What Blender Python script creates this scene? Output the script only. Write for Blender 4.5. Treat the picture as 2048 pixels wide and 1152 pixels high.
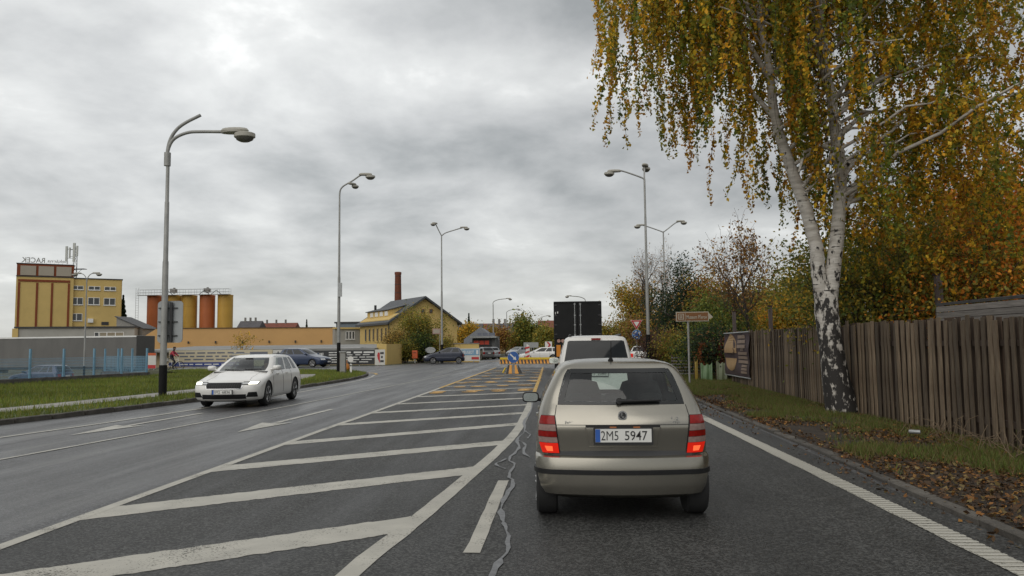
import bpy, bmesh, math, random
import numpy as np
from mathutils import Vector, Matrix, Quaternion

for _o in list(bpy.data.objects):
    bpy.data.objects.remove(_o)
SC = bpy.context.scene
COL = SC.collection
PI = math.pi

# ------------------------------------------------------------------ camera
CAM_H = 1.58
YAW, PITCH, ROLL = 0.0512788, 0.0752410, -0.0105
CAM_ROT = (Matrix.Rotation(YAW, 3, 'Z') @ Matrix.Rotation(PI / 2 + PITCH, 3, 'X') @ Matrix.Rotation(ROLL, 3, 'Z'))
cam = bpy.data.cameras.new('camera')
cam_ob = bpy.data.objects.new('camera', cam)
COL.objects.link(cam_ob)
cam_ob.matrix_world = Matrix.Translation((0, 0, CAM_H)) @ CAM_ROT.to_4x4()
cam.sensor_width = 36.0
cam.lens = 36.0 * 1550.0 / 2048.0
cam.clip_start = 0.05
cam.clip_end = 3000
SC.camera = cam_ob


def at(px, py, Y):
    """survey helper: the point at depth Y along the sight line of a photo pixel"""
    d = CAM_ROT @ Vector(((px - 1024.0) / 1550.0, -(py - 576.0) / 1550.0, -1.0))
    t = Y / d.y
    return Vector((d.x * t, Y, CAM_H + d.z * t))


def gnd(px, py, z=0.0):
    d = CAM_ROT @ Vector(((px - 1024.0) / 1550.0, -(py - 576.0) / 1550.0, -1.0))
    t = (z - CAM_H) / d.z
    return Vector((d.x * t, d.y * t, z))


# ------------------------------------------------------------------ sky and sun
# high veiled sun over the driver's left shoulder; the bright patch ahead is only thinner cloud
SUN_DIR = Vector((-0.34, -0.66, 0.67)).normalized()
THIN_DIR = (CAM_ROT @ Vector(((430 - 1024.0) / 1550.0, -(120 - 576.0) / 1550.0, -1.0))).normalized()
SUN_EL = math.asin(SUN_DIR.z)
SUN_AZ = math.atan2(SUN_DIR.x, SUN_DIR.y)
world = bpy.data.worlds.new('World')
SC.world = world
world.use_nodes = True
WN, WL = world.node_tree.nodes, world.node_tree.links
WN.clear()


def wn(t, **kw):
    n = WN.new(t)
    for k, v in kw.items():
        setattr(n, k, v)
    return n


def wmath(op, a, b=None, c=None):
    n = wn('ShaderNodeMath', operation=op)
    for i, v in enumerate((a, b, c)):
        if v is None:
            continue
        if isinstance(v, (int, float)):
            n.inputs[i].default_value = v
        else:
            WL.new(v, n.inputs[i])
    return n.outputs[0]


sky = wn('ShaderNodeTexSky', sky_type='NISHITA', sun_disc=False)
sky.sun_elevation = SUN_EL
sky.sun_rotation = SUN_AZ
tc = wn('ShaderNodeTexCoord')
sep = wn('ShaderNodeSeparateXYZ')
WL.new(tc.outputs['Generated'], sep.inputs[0])
zc = wmath('MAXIMUM', sep.outputs[2], 0.0)
den = wmath('ADD', zc, 0.26)
comb = wn('ShaderNodeCombineXYZ')
WL.new(wmath('DIVIDE', sep.outputs[0], den), comb.inputs[0])
WL.new(wmath('DIVIDE', sep.outputs[1], den), comb.inputs[1])


def wnoise(scale, detail, rough, dist, off):
    m = wn('ShaderNodeMapping')
    m.inputs['Location'].default_value = off
    WL.new(comb.outputs[0], m.inputs[0])
    n = wn('ShaderNodeTexNoise')
    n.inputs['Scale'].default_value = scale
    n.inputs['Detail'].default_value = detail
    n.inputs['Roughness'].default_value = rough
    n.inputs['Distortion'].default_value = dist
    WL.new(m.outputs[0], n.inputs['Vector'])
    return n.outputs[0]


big = wnoise(0.8, 3.0, 0.5, 0.1, (3.09, -7.85, 0))
mid = wnoise(2.4, 9.0, 0.54, 0.12, (4.65, 1.64, 1))
cl = wmath('ADD', wmath('MULTIPLY', big, 0.42), wmath('MULTIPLY', mid, 0.58))
ramp = wn('ShaderNodeValToRGB')
WL.new(cl, ramp.inputs[0])
cr = ramp.color_ramp
cr.elements[0].position = 0.37
cr.elements[0].color = (0.29, 0.305, 0.31, 1)
cr.elements[1].position = 0.66
cr.elements[1].color = (0.95, 0.955, 0.94, 1)
e = cr.elements.new(0.48)
e.color = (0.47, 0.48, 0.482, 1)
e = cr.elements.new(0.57)
e.color = (0.615, 0.625, 0.62, 1)
# thinner, brighter cloud
dot = wn('ShaderNodeVectorMath', operation='DOT_PRODUCT')
WL.new(tc.outputs['Generated'], dot.inputs[0])
dot.inputs[1].default_value = THIN_DIR
glow = wmath('POWER', wmath('MAXIMUM', dot.outputs['Value'], 0.0), 9.0)
gain = wmath('ADD', wmath('MULTIPLY', glow, 0.48), 1.02)
vm = wn('ShaderNodeVectorMath', operation='SCALE')
WL.new(ramp.outputs[0], vm.inputs[0])
WL.new(gain, vm.inputs['Scale'])
# pale haze layer low over the horizon
hz = wmath('POWER', wmath('SUBTRACT', 1.0, zc), 11.0)
mixh = wn('ShaderNodeMix', data_type='RGBA')
WL.new(wmath('MULTIPLY', hz, 0.75), mixh.inputs['Factor'])
WL.new(vm.outputs[0], mixh.inputs['A'])
mixh.inputs['B'].default_value = (0.62, 0.625, 0.585, 1)
# cloud radiance is divided by the background strength so that a little clear-sky light mixes in
CLOUD = wn('ShaderNodeVectorMath', operation='SCALE')
WL.new(mixh.outputs['Result'], CLOUD.inputs[0])
CLOUD.inputs['Scale'].default_value = 10.0
mixs = wn('ShaderNodeMix', data_type='RGBA')
mixs.inputs['Factor'].default_value = 0.94
WL.new(sky.outputs[0], mixs.inputs['A'])
WL.new(CLOUD.outputs[0], mixs.inputs['B'])
bg = wn('ShaderNodeBackground')
bg.inputs['Strength'].default_value = 0.10
WL.new(mixs.outputs['Result'], bg.inputs['Color'])
wo = wn('ShaderNodeOutputWorld')
WL.new(bg.outputs[0], wo.inputs[0])

sun = bpy.data.lights.new('sun', 'SUN')
sun.energy = 1.5
sun.angle = math.radians(75)
sun.color = (1.0, 0.96, 0.9)
sun_ob = bpy.data.objects.new('sun', sun)
COL.objects.link(sun_ob)
sun_ob.rotation_euler = (-SUN_DIR).to_track_quat('-Z', 'Y').to_euler()

SC.view_settings.view_transform = 'Standard'
SC.view_settings.look = 'None'
SC.view_settings.exposure = 0.0
SC.view_settings.gamma = 1.0
SC.cycles.max_bounces = 6
SC.cycles.transparent_max_bounces = 12
SC.cycles.use_denoising = True
SC.cycles.sample_clamp_indirect = 4.0

# ------------------------------------------------------------------ materials
MATS = {}


def mat(name, col, rough=0.6, metal=0.0, var=0.12, scale=4.0, bump=0.0, bscale=40.0, coat=0.0, emit=None, estr=1.0,
        stretch=None, spec=0.5, tint=None, rand=0.0, detail=6.0):
    """procedural principled material: noise colour variation, optional per-object variation, fine relief"""
    if name in MATS:
        return MATS[name]
    m = bpy.data.materials.new(name)
    m.use_nodes = True
    N, L = m.node_tree.nodes, m.node_tree.links
    b = N['Principled BSDF']
    b.inputs['Roughness'].default_value = rough
    b.inputs['Metallic'].default_value = metal
    b.inputs['Specular IOR Level'].default_value = spec
    if coat:
        b.inputs['Coat Weight'].default_value = coat
        b.inputs['Coat Roughness'].default_value = 0.14
    tcn = N.new('ShaderNodeTexCoord')
    mp = N.new('ShaderNodeMapping')
    if stretch:
        mp.inputs['Scale'].default_value = stretch
    L.new(tcn.outputs['Object'], mp.inputs[0])
    nz = N.new('ShaderNodeTexNoise')
    nz.inputs['Scale'].default_value = scale
    nz.inputs['Detail'].default_value = detail
    nz.inputs['Roughness'].default_value = 0.65
    L.new(mp.outputs[0], nz.inputs['Vector'])
    rp = N.new('ShaderNodeValToRGB')
    c2 = tint if tint else tuple(min(1, c * (1 + var)) for c in col)
    c1 = tuple(c * (1 - var) for c in col)
    rp.color_ramp.elements[0].position = 0.3
    rp.color_ramp.elements[0].color = (*c1, 1)
    rp.color_ramp.elements[1].position = 0.7
    rp.color_ramp.elements[1].color = (*c2, 1)
    L.new(nz.outputs[0], rp.inputs[0])
    out = rp.outputs[0]
    if rand:
        oi = N.new('ShaderNodeObjectInfo')
        mr = N.new('ShaderNodeMapRange')
        mr.inputs['To Min'].default_value = 1 - rand
        mr.inputs['To Max'].default_value = 1 + rand
        L.new(oi.outputs['Random'], mr.inputs[0])
        vs = N.new('ShaderNodeVectorMath')
        vs.operation = 'SCALE'
        L.new(out, vs.inputs[0])
        L.new(mr.outputs[0], vs.inputs['Scale'])
        out = vs.outputs[0]
    L.new(out, b.inputs['Base Color'])
    if emit:
        b.inputs['Emission Color'].default_value = (*emit, 1)
        b.inputs['Emission Strength'].default_value = estr
    if bump:
        n2 = N.new('ShaderNodeTexNoise')
        n2.inputs['Scale'].default_value = bscale
        n2.inputs['Detail'].default_value = 4
        L.new(mp.outputs[0], n2.inputs['Vector'])
        bp = N.new('ShaderNodeBump')
        bp.inputs['Strength'].default_value = bump
        bp.inputs['Distance'].default_value = 0.02
        L.new(n2.outputs[0], bp.inputs['Height'])
        L.new(bp.outputs[0], b.inputs['Normal'])
    MATS[name] = m
    return m


def mat_glass(name, tint, refl=1.0):
    if name in MATS:
        return MATS[name]
    m = bpy.data.materials.new(name)
    m.use_nodes = True
    N, L = m.node_tree.nodes, m.node_tree.links
    N.remove(N['Principled BSDF'])
    tr = N.new('ShaderNodeBsdfTransparent')
    tr.inputs[0].default_value = (*tint, 1)
    gl = N.new('ShaderNodeBsdfGlossy')
    gl.inputs['Roughness'].default_value = 0.02
    gl.inputs['Color'].default_value = (refl, refl, refl, 1)
    fr = N.new('ShaderNodeLayerWeight')
    fr.inputs[0].default_value = .5
    pw = N.new('ShaderNodeMath')
    pw.operation = 'POWER'
    pw.inputs[1].default_value = 4.0
    L.new(fr.outputs['Facing'], pw.inputs[0])
    sc = N.new('ShaderNodeMath')
    sc.operation = 'MULTIPLY_ADD'
    sc.inputs[1].default_value = .7
    sc.inputs[2].default_value = .05
    L.new(pw.outputs[0], sc.inputs[0])
    mx = N.new('ShaderNodeMixShader')
    L.new(sc.outputs[0], mx.inputs[0])
    L.new(tr.outputs[0], mx.inputs[1])
    L.new(gl.outputs[0], mx.inputs[2])
    L.new(mx.outputs[0], N['Material Output'].inputs[0])
    MATS[name] = m
    return m


def mat_leaf(name, trans=0.35, rough=0.55):
    """leaf colour is carried per leaf in the mesh attribute 'leaf_colour'"""
    if name in MATS:
        return MATS[name]
    m = bpy.data.materials.new(name)
    m.use_nodes = True
    N, L = m.node_tree.nodes, m.node_tree.links
    b = N['Principled BSDF']
    b.inputs['Roughness'].default_value = rough
    b.inputs['Specular IOR Level'].default_value = 0.3
    a = N.new('ShaderNodeAttribute')
    a.attribute_name = 'leaf_colour'
    L.new(a.outputs['Color'], b.inputs['Base Color'])
    t = N.new('ShaderNodeBsdfTranslucent')
    L.new(a.outputs['Color'], t.inputs[0])
    mx = N.new('ShaderNodeMixShader')
    mx.inputs[0].default_value = trans
    L.new(b.outputs[0], mx.inputs[1])
    L.new(t.outputs[0], mx.inputs[2])
    L.new(mx.outputs[0], N['Material Output'].inputs[0])
    MATS[name] = m
    return m


def mat_paint(name, col, wear=0.5, ridge=False, fine=55.0):
    """thermoplastic road paint with chipped, see-through wear"""
    if name in MATS:
        return MATS[name]
    m = bpy.data.materials.new(name)
    m.use_nodes = True
    N, L = m.node_tree.nodes, m.node_tree.links
    b = N['Principled BSDF']
    b.inputs['Roughness'].default_value = 0.5
    tcn = N.new('ShaderNodeTexCoord')
    n1 = N.new('ShaderNodeTexNoise')
    n1.inputs['Scale'].default_value = 3.0
    n1.inputs['Detail'].default_value = 5
    L.new(tcn.outputs['Object'], n1.inputs[0])
    rp = N.new('ShaderNodeValToRGB')
    rp.color_ramp.elements[0].position = 0.3
    rp.color_ramp.elements[0].color = (*[c * 0.78 for c in col], 1)
    rp.color_ramp.elements[1].position = 0.7
    rp.color_ramp.elements[1].color = (*col, 1)
    L.new(n1.outputs[0], rp.inputs[0])
    L.new(rp.outputs[0], b.inputs['Base Color'])
    n2 = N.new('ShaderNodeTexNoise')
    n2.inputs['Scale'].default_value = fine
    n2.inputs['Detail'].default_value = 6
    n2.inputs['Roughness'].default_value = 0.7
    L.new(tcn.outputs['Object'], n2.inputs[0])
    n3 = N.new('ShaderNodeTexNoise')
    n3.inputs['Scale'].default_value = 1.6
    n3.inputs['Detail'].default_value = 4
    L.new(tcn.outputs['Object'], n3.inputs[0])
    ad = N.new('ShaderNodeMath')
    ad.operation = 'MULTIPLY_ADD'
    L.new(n3.outputs[0], ad.inputs[0])
    ad.inputs[1].default_value = 0.6
    L.new(n2.outputs[0], ad.inputs[2])
    rp2 = N.new('ShaderNodeValToRGB')
    th = 0.55 + 0.27 * wear
    rp2.color_ramp.elements[0].position = th - 0.05
    rp2.color_ramp.elements[0].color = (0, 0, 0, 1)
    rp2.color_ramp.elements[1].position = th + 0.05
    rp2.color_ramp.elements[1].color = (1, 1, 1, 1)
    L.new(ad.outputs[0], rp2.inputs[0])
    L.new(rp2.outputs[0], b.inputs['Alpha'])
    bp = N.new('ShaderNodeBump')
    bp.inputs['Strength'].default_value = 0.5
    bp.inputs['Distance'].default_value = 0.01
    L.new(n2.outputs[0], bp.inputs['Height'])
    L.new(bp.outputs[0], b.inputs['Normal'])
    MATS[name] = m
    return m


def mat_asphalt(name, col, rough, wet=0.0, fleck=0.35):
    if name in MATS:
        return MATS[name]
    m = bpy.data.materials.new(name)
    m.use_nodes = True
    N, L = m.node_tree.nodes, m.node_tree.links
    b = N['Principled BSDF']
    b.inputs['Specular IOR Level'].default_value = 0.5
    tcn = N.new('ShaderNodeTexCoord')
    v = N.new('ShaderNodeTexVoronoi')
    v.inputs['Scale'].default_value = 62.0
    L.new(tcn.outputs['Object'], v.inputs['Vector'])
    hs = N.new('ShaderNodeSeparateColor')
    L.new(v.outputs['Color'], hs.inputs[0])
    rp = N.new('ShaderNodeValToRGB')
    rp.color_ramp.elements[0].position = 0.35
    rp.color_ramp.elements[0].color = (*[c * 0.8 for c in col], 1)
    rp.color_ramp.elements[1].position = 0.97
    rp.color_ramp.elements[1].color = (*[c * (1 + 3 * fleck) for c in col], 1)
    L.new(hs.outputs[0], rp.inputs[0])
    n1 = N.new('ShaderNodeTexNoise')
    n1.inputs['Scale'].default_value = 0.8
    n1.inputs['Detail'].default_value = 7
    n1.inputs['Roughness'].default_value = 0.62
    mp = N.new('ShaderNodeMapping')
    mp.inputs['Scale'].default_value = (1.7, 0.10, 1)
    L.new(tcn.outputs['Object'], mp.inputs[0])
    L.new(mp.outputs[0], n1.inputs['Vector'])
    mr = N.new('ShaderNodeMapRange')
    mr.inputs['From Min'].default_value = 0.3
    mr.inputs['From Max'].default_value = 0.7
    mr.inputs['To Min'].default_value = 0.62
    mr.inputs['To Max'].default_value = 1.4
    L.new(n1.outputs[0], mr.inputs[0])
    vs = N.new('ShaderNodeVectorMath')
    vs.operation = 'SCALE'
    L.new(rp.outputs[0], vs.inputs[0])
    n4 = N.new('ShaderNodeTexNoise')
    n4.inputs['Scale'].default_value = 0.45
    n4.inputs['Detail'].default_value = 6
    n4.inputs['Roughness'].default_value = 0.7
    L.new(tcn.outputs['Object'], n4.inputs[0])
    mr4 = N.new('ShaderNodeMapRange')
    mr4.inputs['From Min'].default_value = 0.35
    mr4.inputs['From Max'].default_value = 0.65
    mr4.inputs['To Min'].default_value = 0.70
    mr4.inputs['To Max'].default_value = 1.18
    L.new(n4.outputs[0], mr4.inputs[0])
    mu = N.new('ShaderNodeMath')
    mu.operation = 'MULTIPLY'
    L.new(mr.outputs[0], mu.inputs[0])
    L.new(mr4.outputs[0], mu.inputs[1])
    L.new(mu.outputs[0], vs.inputs['Scale'])
    L.new(vs.outputs[0], b.inputs['Base Color'])
    mr2 = N.new('ShaderNodeMapRange')
    mr2.inputs['From Min'].default_value = 0.35
    mr2.inputs['From Max'].default_value = 0.65
    mr2.inputs['To Min'].default_value = rough - wet
    mr2.inputs['To Max'].default_value = min(0.95, rough + 0.12)
    L.new(n1.outputs[0], mr2.inputs[0])
    L.new(mr2.outputs[0], b.inputs['Roughness'])
    n2 = N.new('ShaderNodeTexNoise')
    n2.inputs['Scale'].default_value = 130.0
    n2.inputs['Detail'].default_value = 3
    L.new(tcn.outputs['Object'], n2.inputs[0])
    bp = N.new('ShaderNodeBump')
    bp.inputs['Strength'].default_value = 0.55
    bp.inputs['Distance'].default_value = 0.008
    L.new(n2.outputs[0], bp.inputs['Height'])
    L.new(bp.outputs[0], b.inputs['Normal'])
    MATS[name] = m
    return m


# ------------------------------------------------------------------ mesh helpers
class MB:
    """collects faces for ONE mesh object"""

    def __init__(s):
        s.v, s.f, s.m = [], [], []

    def add(s, verts, faces, mi=0):
        o = len(s.v)
        s.v += [tuple(p) for p in verts]
        s.f += [tuple(i + o for i in f) for f in faces]
        s.m += [mi] * len(faces)
        return s

    def box(s, c, d, rz=0.0, mi=0, taper=None):
        hx, hy, hz = d[0] / 2, d[1] / 2, d[2] / 2
        tx, ty = taper if taper else (1, 1)
        co, si = math.cos(rz), math.sin(rz)
        vs = []
        for z, kx, ky in ((-hz, 1, 1), (hz, tx, ty)):
            for x, y in ((-hx, -hy), (hx, -hy), (hx, hy), (-hx, hy)):
                X, Y = x * kx, y * ky
                vs.append((c[0] + X * co - Y * si, c[1] + X * si + Y * co, c[2] + z))
        return s.add(vs, [(3, 2, 1, 0), (4, 5, 6, 7), (0, 1, 5, 4), (1, 2, 6, 5), (2, 3, 7, 6), (3, 0, 4, 7)], mi)

    def tube(s, pts, rad, n=8, mi=0, cap=True):
        pts = [Vector(p) for p in pts]
        if isinstance(rad, (int, float)):
            rad = [rad] * len(pts)
        vs, fs = [], []
        ref = Vector((0, 0, 1))
        prev = None
        for i, p in enumerate(pts):
            a = pts[max(0, i - 1)]
            b = pts[min(len(pts) - 1, i + 1)]
            t = (b - a)
            if t.length < 1e-9:
                t = Vector((0, 0, 1))
            t.normalize()
            if prev is None:
                ref = Vector((1, 0, 0)) if abs(t.z) > 0.9 else Vector((0, 0, 1))
                u = t.cross(ref).normalized()
            else:
                u = prev - t * prev.dot(t)
                if u.length < 1e-6:
                    u = t.orthogonal()
                u.normalize()
            prev = u
            w = t.cross(u)
            for k in range(n):
                an = 2 * PI * k / n
                vs.append(p + u * (math.cos(an) * rad[i]) + w * (math.sin(an) * rad[i]))
        for i in range(len(pts) - 1):
            for k in range(n):
                k2 = (k + 1) % n
                fs.append((i * n + k, i * n + k2, (i + 1) * n + k2, (i + 1) * n + k))
        if cap:
            fs.append(tuple(reversed(range(n))))
            fs.append(tuple(range((len(pts) - 1) * n, len(pts) * n)))
        return s.add(vs, fs, mi)

    def lathe(s, prof, c=(0, 0, 0), n=24, axis='z', mi=0):
        """prof: list of (radius, height)"""
        vs, fs = [], []
        for r, h in prof:
            for k in range(n):
                a = 2 * PI * k / n
                x, y = r * math.cos(a), r * math.sin(a)
                if axis == 'z':
                    vs.append((c[0] + x, c[1] + y, c[2] + h))
                elif axis == 'x':
                    vs.append((c[0] + h, c[1] + x, c[2] + y))
                else:
                    vs.append((c[0] + x, c[1] + h, c[2] + y))
        for i in range(len(prof) - 1):
            for k in range(n):
                k2 = (k + 1) % n
                fs.append((i * n + k, i * n + k2, (i + 1) * n + k2, (i + 1) * n + k))
        fs.append(tuple(reversed(range(n))))
        fs.append(tuple(range((len(prof) - 1) * n, len(prof) * n)))
        return s.add(vs, fs, mi)

    def prism(s, poly, o, u, w, d, mi=0):
        """2-D polygon in the plane o + u*x + w*y, extruded along -d"""
        o, u, w, d = Vector(o), Vector(u), Vector(w), Vector(d)
        n = len(poly)
        a = [o + u * x + w * y for x, y in poly]
        b = [p + d for p in a]
        fs = [tuple(range(n)), tuple(reversed(range(n, 2 * n)))]
        for i in range(n):
            j = (i + 1) % n
            fs.append((j, i, i + n, j + n))
        return s.add(a + b, fs, mi)

    def build(s, name, mats, parent=None, smooth=False, angle=None, loc=None, fix=True):
        me = bpy.data.meshes.new(name)
        me.from_pydata(s.v, [], s.f)
        for m in (mats if isinstance(mats, (list, tuple)) else [mats]):
            me.materials.append(m)
        if any(s.m):
            me.polygons.foreach_set('material_index', s.m)
        if fix:
            bm = bmesh.new()
            bm.from_mesh(me)
            bmesh.ops.recalc_face_normals(bm, faces=bm.faces)
            bm.to_mesh(me)
            bm.free()
        if smooth or angle:
            me.polygons.foreach_set('use_smooth', [True] * len(me.polygons))
            if angle:
                me.set_sharp_from_angle(angle=math.radians(angle))
        me.update()
        return link(name, me, parent, loc)


def link(name, me, parent=None, loc=None, rz=0.0):
    o = bpy.data.objects.new(name, me)
    COL.objects.link(o)
    if parent:
        o.parent = parent
    if loc is not None:
        o.location = loc
    if rz:
        o.rotation_euler = (0, 0, rz)
    return o


def tag(o, label=None, cat=None, group=None, kind=None):
    if label:
        o['label'] = label
    if cat:
        o['category'] = cat
    if group:
        o['group'] = group
    if kind:
        o['kind'] = kind
    return o


def empty(name, loc, label=None, cat=None, rz=0.0, group=None):
    o = bpy.data.objects.new(name, None)
    COL.objects.link(o)
    o.location = loc
    o.rotation_euler = (0, 0, rz)
    o.empty_display_size = 0.2
    return tag(o, label, cat, group)


def bevel_mesh(o, w, seg=2):
    me = o.data
    bm = bmesh.new()
    bm.from_mesh(me)
    bmesh.ops.bevel(bm, geom=list(bm.edges), offset=w, segments=seg, affect='EDGES', profile=0.5)
    bm.to_mesh(me)
    bm.free()
    return o


def quads_mesh(name, V, nper, material, colours=None, smooth=False):
    """fast mesh of many separate polygons: V is (count*nper, 3)"""
    V = np.asarray(V, dtype=np.float32).reshape(-1, 3)
    cnt = len(V) // nper
    me = bpy.data.meshes.new(name)
    me.vertices.add(len(V))
    me.vertices.foreach_set('co', V.ravel())
    me.loops.add(len(V))
    me.loops.foreach_set('vertex_index', np.arange(len(V), dtype=np.int32))
    me.polygons.add(cnt)
    me.polygons.foreach_set('loop_start', np.arange(0, len(V), nper, dtype=np.int32))
    me.polygons.foreach_set('loop_total', np.full(cnt, nper, dtype=np.int32))
    me.materials.append(material)
    if colours is not None:
        at_ = me.color_attributes.new('leaf_colour', 'FLOAT_COLOR', 'POINT')
        c4 = np.ones((len(V), 4), dtype=np.float32)
        c4[:, :3] = np.repeat(colours, nper, axis=0)
        at_.data.foreach_set('color', c4.ravel())
    me.update(calc_edges=True)
    me.validate()
    return me


def text_shape(body, w, h, bold=0.0, flip=False):
    """2-D outline mesh of lettering fitted to w x h, centred; returns verts (x,y) and faces"""
    cu = bpy.data.curves.new('lettering', 'FONT')
    cu.body = body
    cu.size = 1.0
    cu.offset = bold
    cu.resolution_u = 3
    ob = bpy.data.objects.new('lettering_tmp', cu)
    COL.objects.link(ob)
    dg = bpy.context.evaluated_depsgraph_get()
    dg.update()
    me = bpy.data.meshes.new_from_object(ob.evaluated_get(dg))
    vs = [(v.co.x, v.co.y) for v in me.vertices]
    fs = [tuple(p.vertices) for p in me.polygons]
    bpy.data.objects.remove(ob)
    bpy.data.curves.remove(cu)
    bpy.data.meshes.remove(me)
    if not vs:
        return [], []
    x0, x1 = min(v[0] for v in vs), max(v[0] for v in vs)
    y0, y1 = min(v[1] for v in vs), max(v[1] for v in vs)
    sx, sy = w / max(1e-6, x1 - x0), h / max(1e-6, y1 - y0)
    if flip:
        sx = -sx
    return [((x - (x0 + x1) / 2) * sx, (y - (y0 + y1) / 2) * sy) for x, y in vs], fs


def lettering(mb, body, o, u, w, wd, ht, bold=0.0, flip=False, mi=0):
    vs, fs = text_shape(body, wd, ht, bold, flip)
    o, u, w = Vector(o), Vector(u), Vector(w)
    mb.add([o + u * x + w * y for x, y in vs], fs, mi)


X, Yv, Z = Vector((1, 0, 0)), Vector((0, 1, 0)), Vector((0, 0, 1))
rnd = random.Random(11)
R3 = np.random.default_rng(5)

# ================================================================== THE SETTING
M_ROAD = mat_asphalt('wet_asphalt', (0.044, 0.044, 0.045), 0.44, 0.17, 0.6)
M_LANE = mat_asphalt('old_asphalt', (0.019, 0.019, 0.018), 0.62, 0.14, 1.0)
M_SOIL = mat('soil', (0.030, 0.021, 0.013), 0.9, var=0.45, scale=3.0, bump=0.6, bscale=30)
M_TURF = mat('turf', (0.065, 0.080, 0.022), 0.9, var=0.4, scale=1.3, bump=0.5, bscale=25)
M_GRND = mat('far_ground', (0.060, 0.062, 0.035), 0.95, var=0.4, scale=0.15)
M_CONC = mat('concrete', (0.20, 0.19, 0.175), 0.85, var=0.25, scale=6.0, bump=0.3, rand=0.15)
M_KERB = mat('kerb_concrete', (0.085, 0.077, 0.066), 0.85, var=0.45, scale=5.0, bump=0.4, rand=0.25)
M_PATH = mat('pavement_slab', (0.27, 0.26, 0.24), 0.8, var=0.2, scale=2.0, rand=0.08)
M_WHITE = mat_paint('road_paint_white', (0.45, 0.43, 0.37), 0.40)
M_WORN = mat_paint('road_paint_worn', (0.47, 0.455, 0.40), 0.48)
M_FAINT = mat_paint('road_paint_faint', (0.44, 0.43, 0.38), 0.64)
M_YELLOW = mat_paint('road_paint_yellow', (0.60, 0.36, 0.05), 0.55)
M_ORANGE = mat_paint('road_paint_orange', (0.62, 0.33, 0.04), 0.60, fine=20)
M_SEAL = mat('crack_sealant', (0.115, 0.117, 0.12), 0.42, var=0.45, scale=14)


def sheet(name, poly, z, material, cuts=0):
    bm = bmesh.new()
    f = bm.faces.new([bm.verts.new((p[0], p[1], z)) for p in poly])
    bmesh.ops.triangulate(bm, faces=[f])
    bmesh.ops.recalc_face_normals(bm, faces=bm.faces)
    if sum(fc.normal.z for fc in bm.faces) < 0:
        bmesh.ops.reverse_faces(bm, faces=list(bm.faces))
    me = bpy.data.meshes.new(name)
    bm.to_mesh(me)
    bm.free()
    me.materials.append(material)
    return me


def smooth_line(pts, n=8):
    """Catmull-Rom through plan points"""
    P = [Vector((p[0], p[1])) for p in pts]
    P = [P[0] * 2 - P[1]] + P + [P[-1] * 2 - P[-2]]
    out = []
    for i in range(1, len(P) - 2):
        for k in range(n):
            t = k / n
            a, b, c, d = P[i - 1], P[i], P[i + 1], P[i + 2]
            out.append(0.5 * ((2 * b) + (c - a) * t + (2 * a - 5 * b + 4 * c - d) * t * t + (3 * b - a - 3 * c + d) * t ** 3))
    out.append(P[-2])
    return out


def offset_line(pts, d):
    out = []
    for i, p in enumerate(pts):
        t = (pts[min(i + 1, len(pts) - 1)] - pts[max(i - 1, 0)]).normalized()
        out.append(p + Vector((-t.y, t.x)) * d)
    return out


def strip_mesh(name, pts, width, z, material, wob=0.0):
    a, b = offset_line(pts, width / 2), offset_line(pts, -width / 2)
    n = len(pts)
    if wob:
        a = [p + Vector((rnd.uniform(-wob, wob), rnd.uniform(-wob, wob))) for p in a]
        b = [p + Vector((rnd.uniform(-wob, wob), rnd.uniform(-wob, wob))) for p in b]
    me = bpy.data.meshes.new(name)
    me.from_pydata([(p.x, p.y, z) for p in b] + [(p.x, p.y, z) for p in a], [],
                   [(i, i + 1, n + i + 1, n + i) for i in range(n - 1)])
    me.materials.append(material)
    return me


def seg(p, q, n=12):
    p, q = Vector(p[:2]), Vector(q[:2])
    return [p.lerp(q, i / n) for i in range(n + 1)]


# ---- terrain: one sheet to the horizon; the yard on the left lies about a metre lower
def gz(x, y):
    def ss(a, b, t):
        t = min(1, max(0, (t - a) / (b - a)))
        return t * t * (3 - 2 * t)
    dip = ss(-25.5, -31, x) * ss(96, 84, y) * ss(2, 12, y)
    dip *= 1 - ss(57, 60, y) * (1 - ss(-33, -37, x))
    return -0.05 - 1.0 * dip


xs = [-1500, -900, -500, -300, -180, -120] + list(range(-95, 41, 2)) + [60, 100, 180, 300, 500, 900, 1500]
ys = [-60, -30, -12] + list(range(-4, 110, 2)) + [125, 150, 200, 300, 500, 900, 1600, 2500]
gv = [(x, y, gz(x, y)) for y in ys for x in xs]
gf = [(j * len(xs) + i, j * len(xs) + i + 1, (j + 1) * len(xs) + i + 1, (j + 1) * len(xs) + i)
      for j in range(len(ys) - 1) for i in range(len(xs) - 1)]
gm = bpy.data.meshes.new('ground')
gm.from_pydata(gv, [], gf)
gm.materials.append(M_GRND)
tag(link('ground', gm), kind='structure')

# ---- road
KERB_L = smooth_line([(-14.6, 4), (-13.2, 11), (-11.6, 18), (-10.6, 25), (-10.0, 32), (-9.9, 38), (-10.35, 43), (-11.4, 47), (-14.0, 51.5),
                      (-20.0, 55.5), (-30, 58)])
KERB_R = smooth_line([(3.62, -60), (3.62, -20), (3.62, -3), (3.62, 6), (3.70, 9), (3.82, 12), (3.88, 16), (4.02, 24), (4.3, 34), (5.0, 44), (7.5, 54), (14, 60), (26, 63)])
FAR_L = [(-34, 72), (-24, 68.5), (-17.5, 66.8), (-14.5, 69.0), (-13.2, 76), (-11, 80), (-8.2, 86), (-7.6, 110), (-8, 220)]
FAR_R = [(3, 220), (3, 110), (4, 92), (10, 84), (30, 82)]
road_poly = [(p.x, p.y) for p in KERB_R] + list(reversed(FAR_R)) + list(reversed(FAR_L)) + [(p.x, p.y) for p in reversed(KERB_L)] + [(-14.6, -60)]
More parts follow.
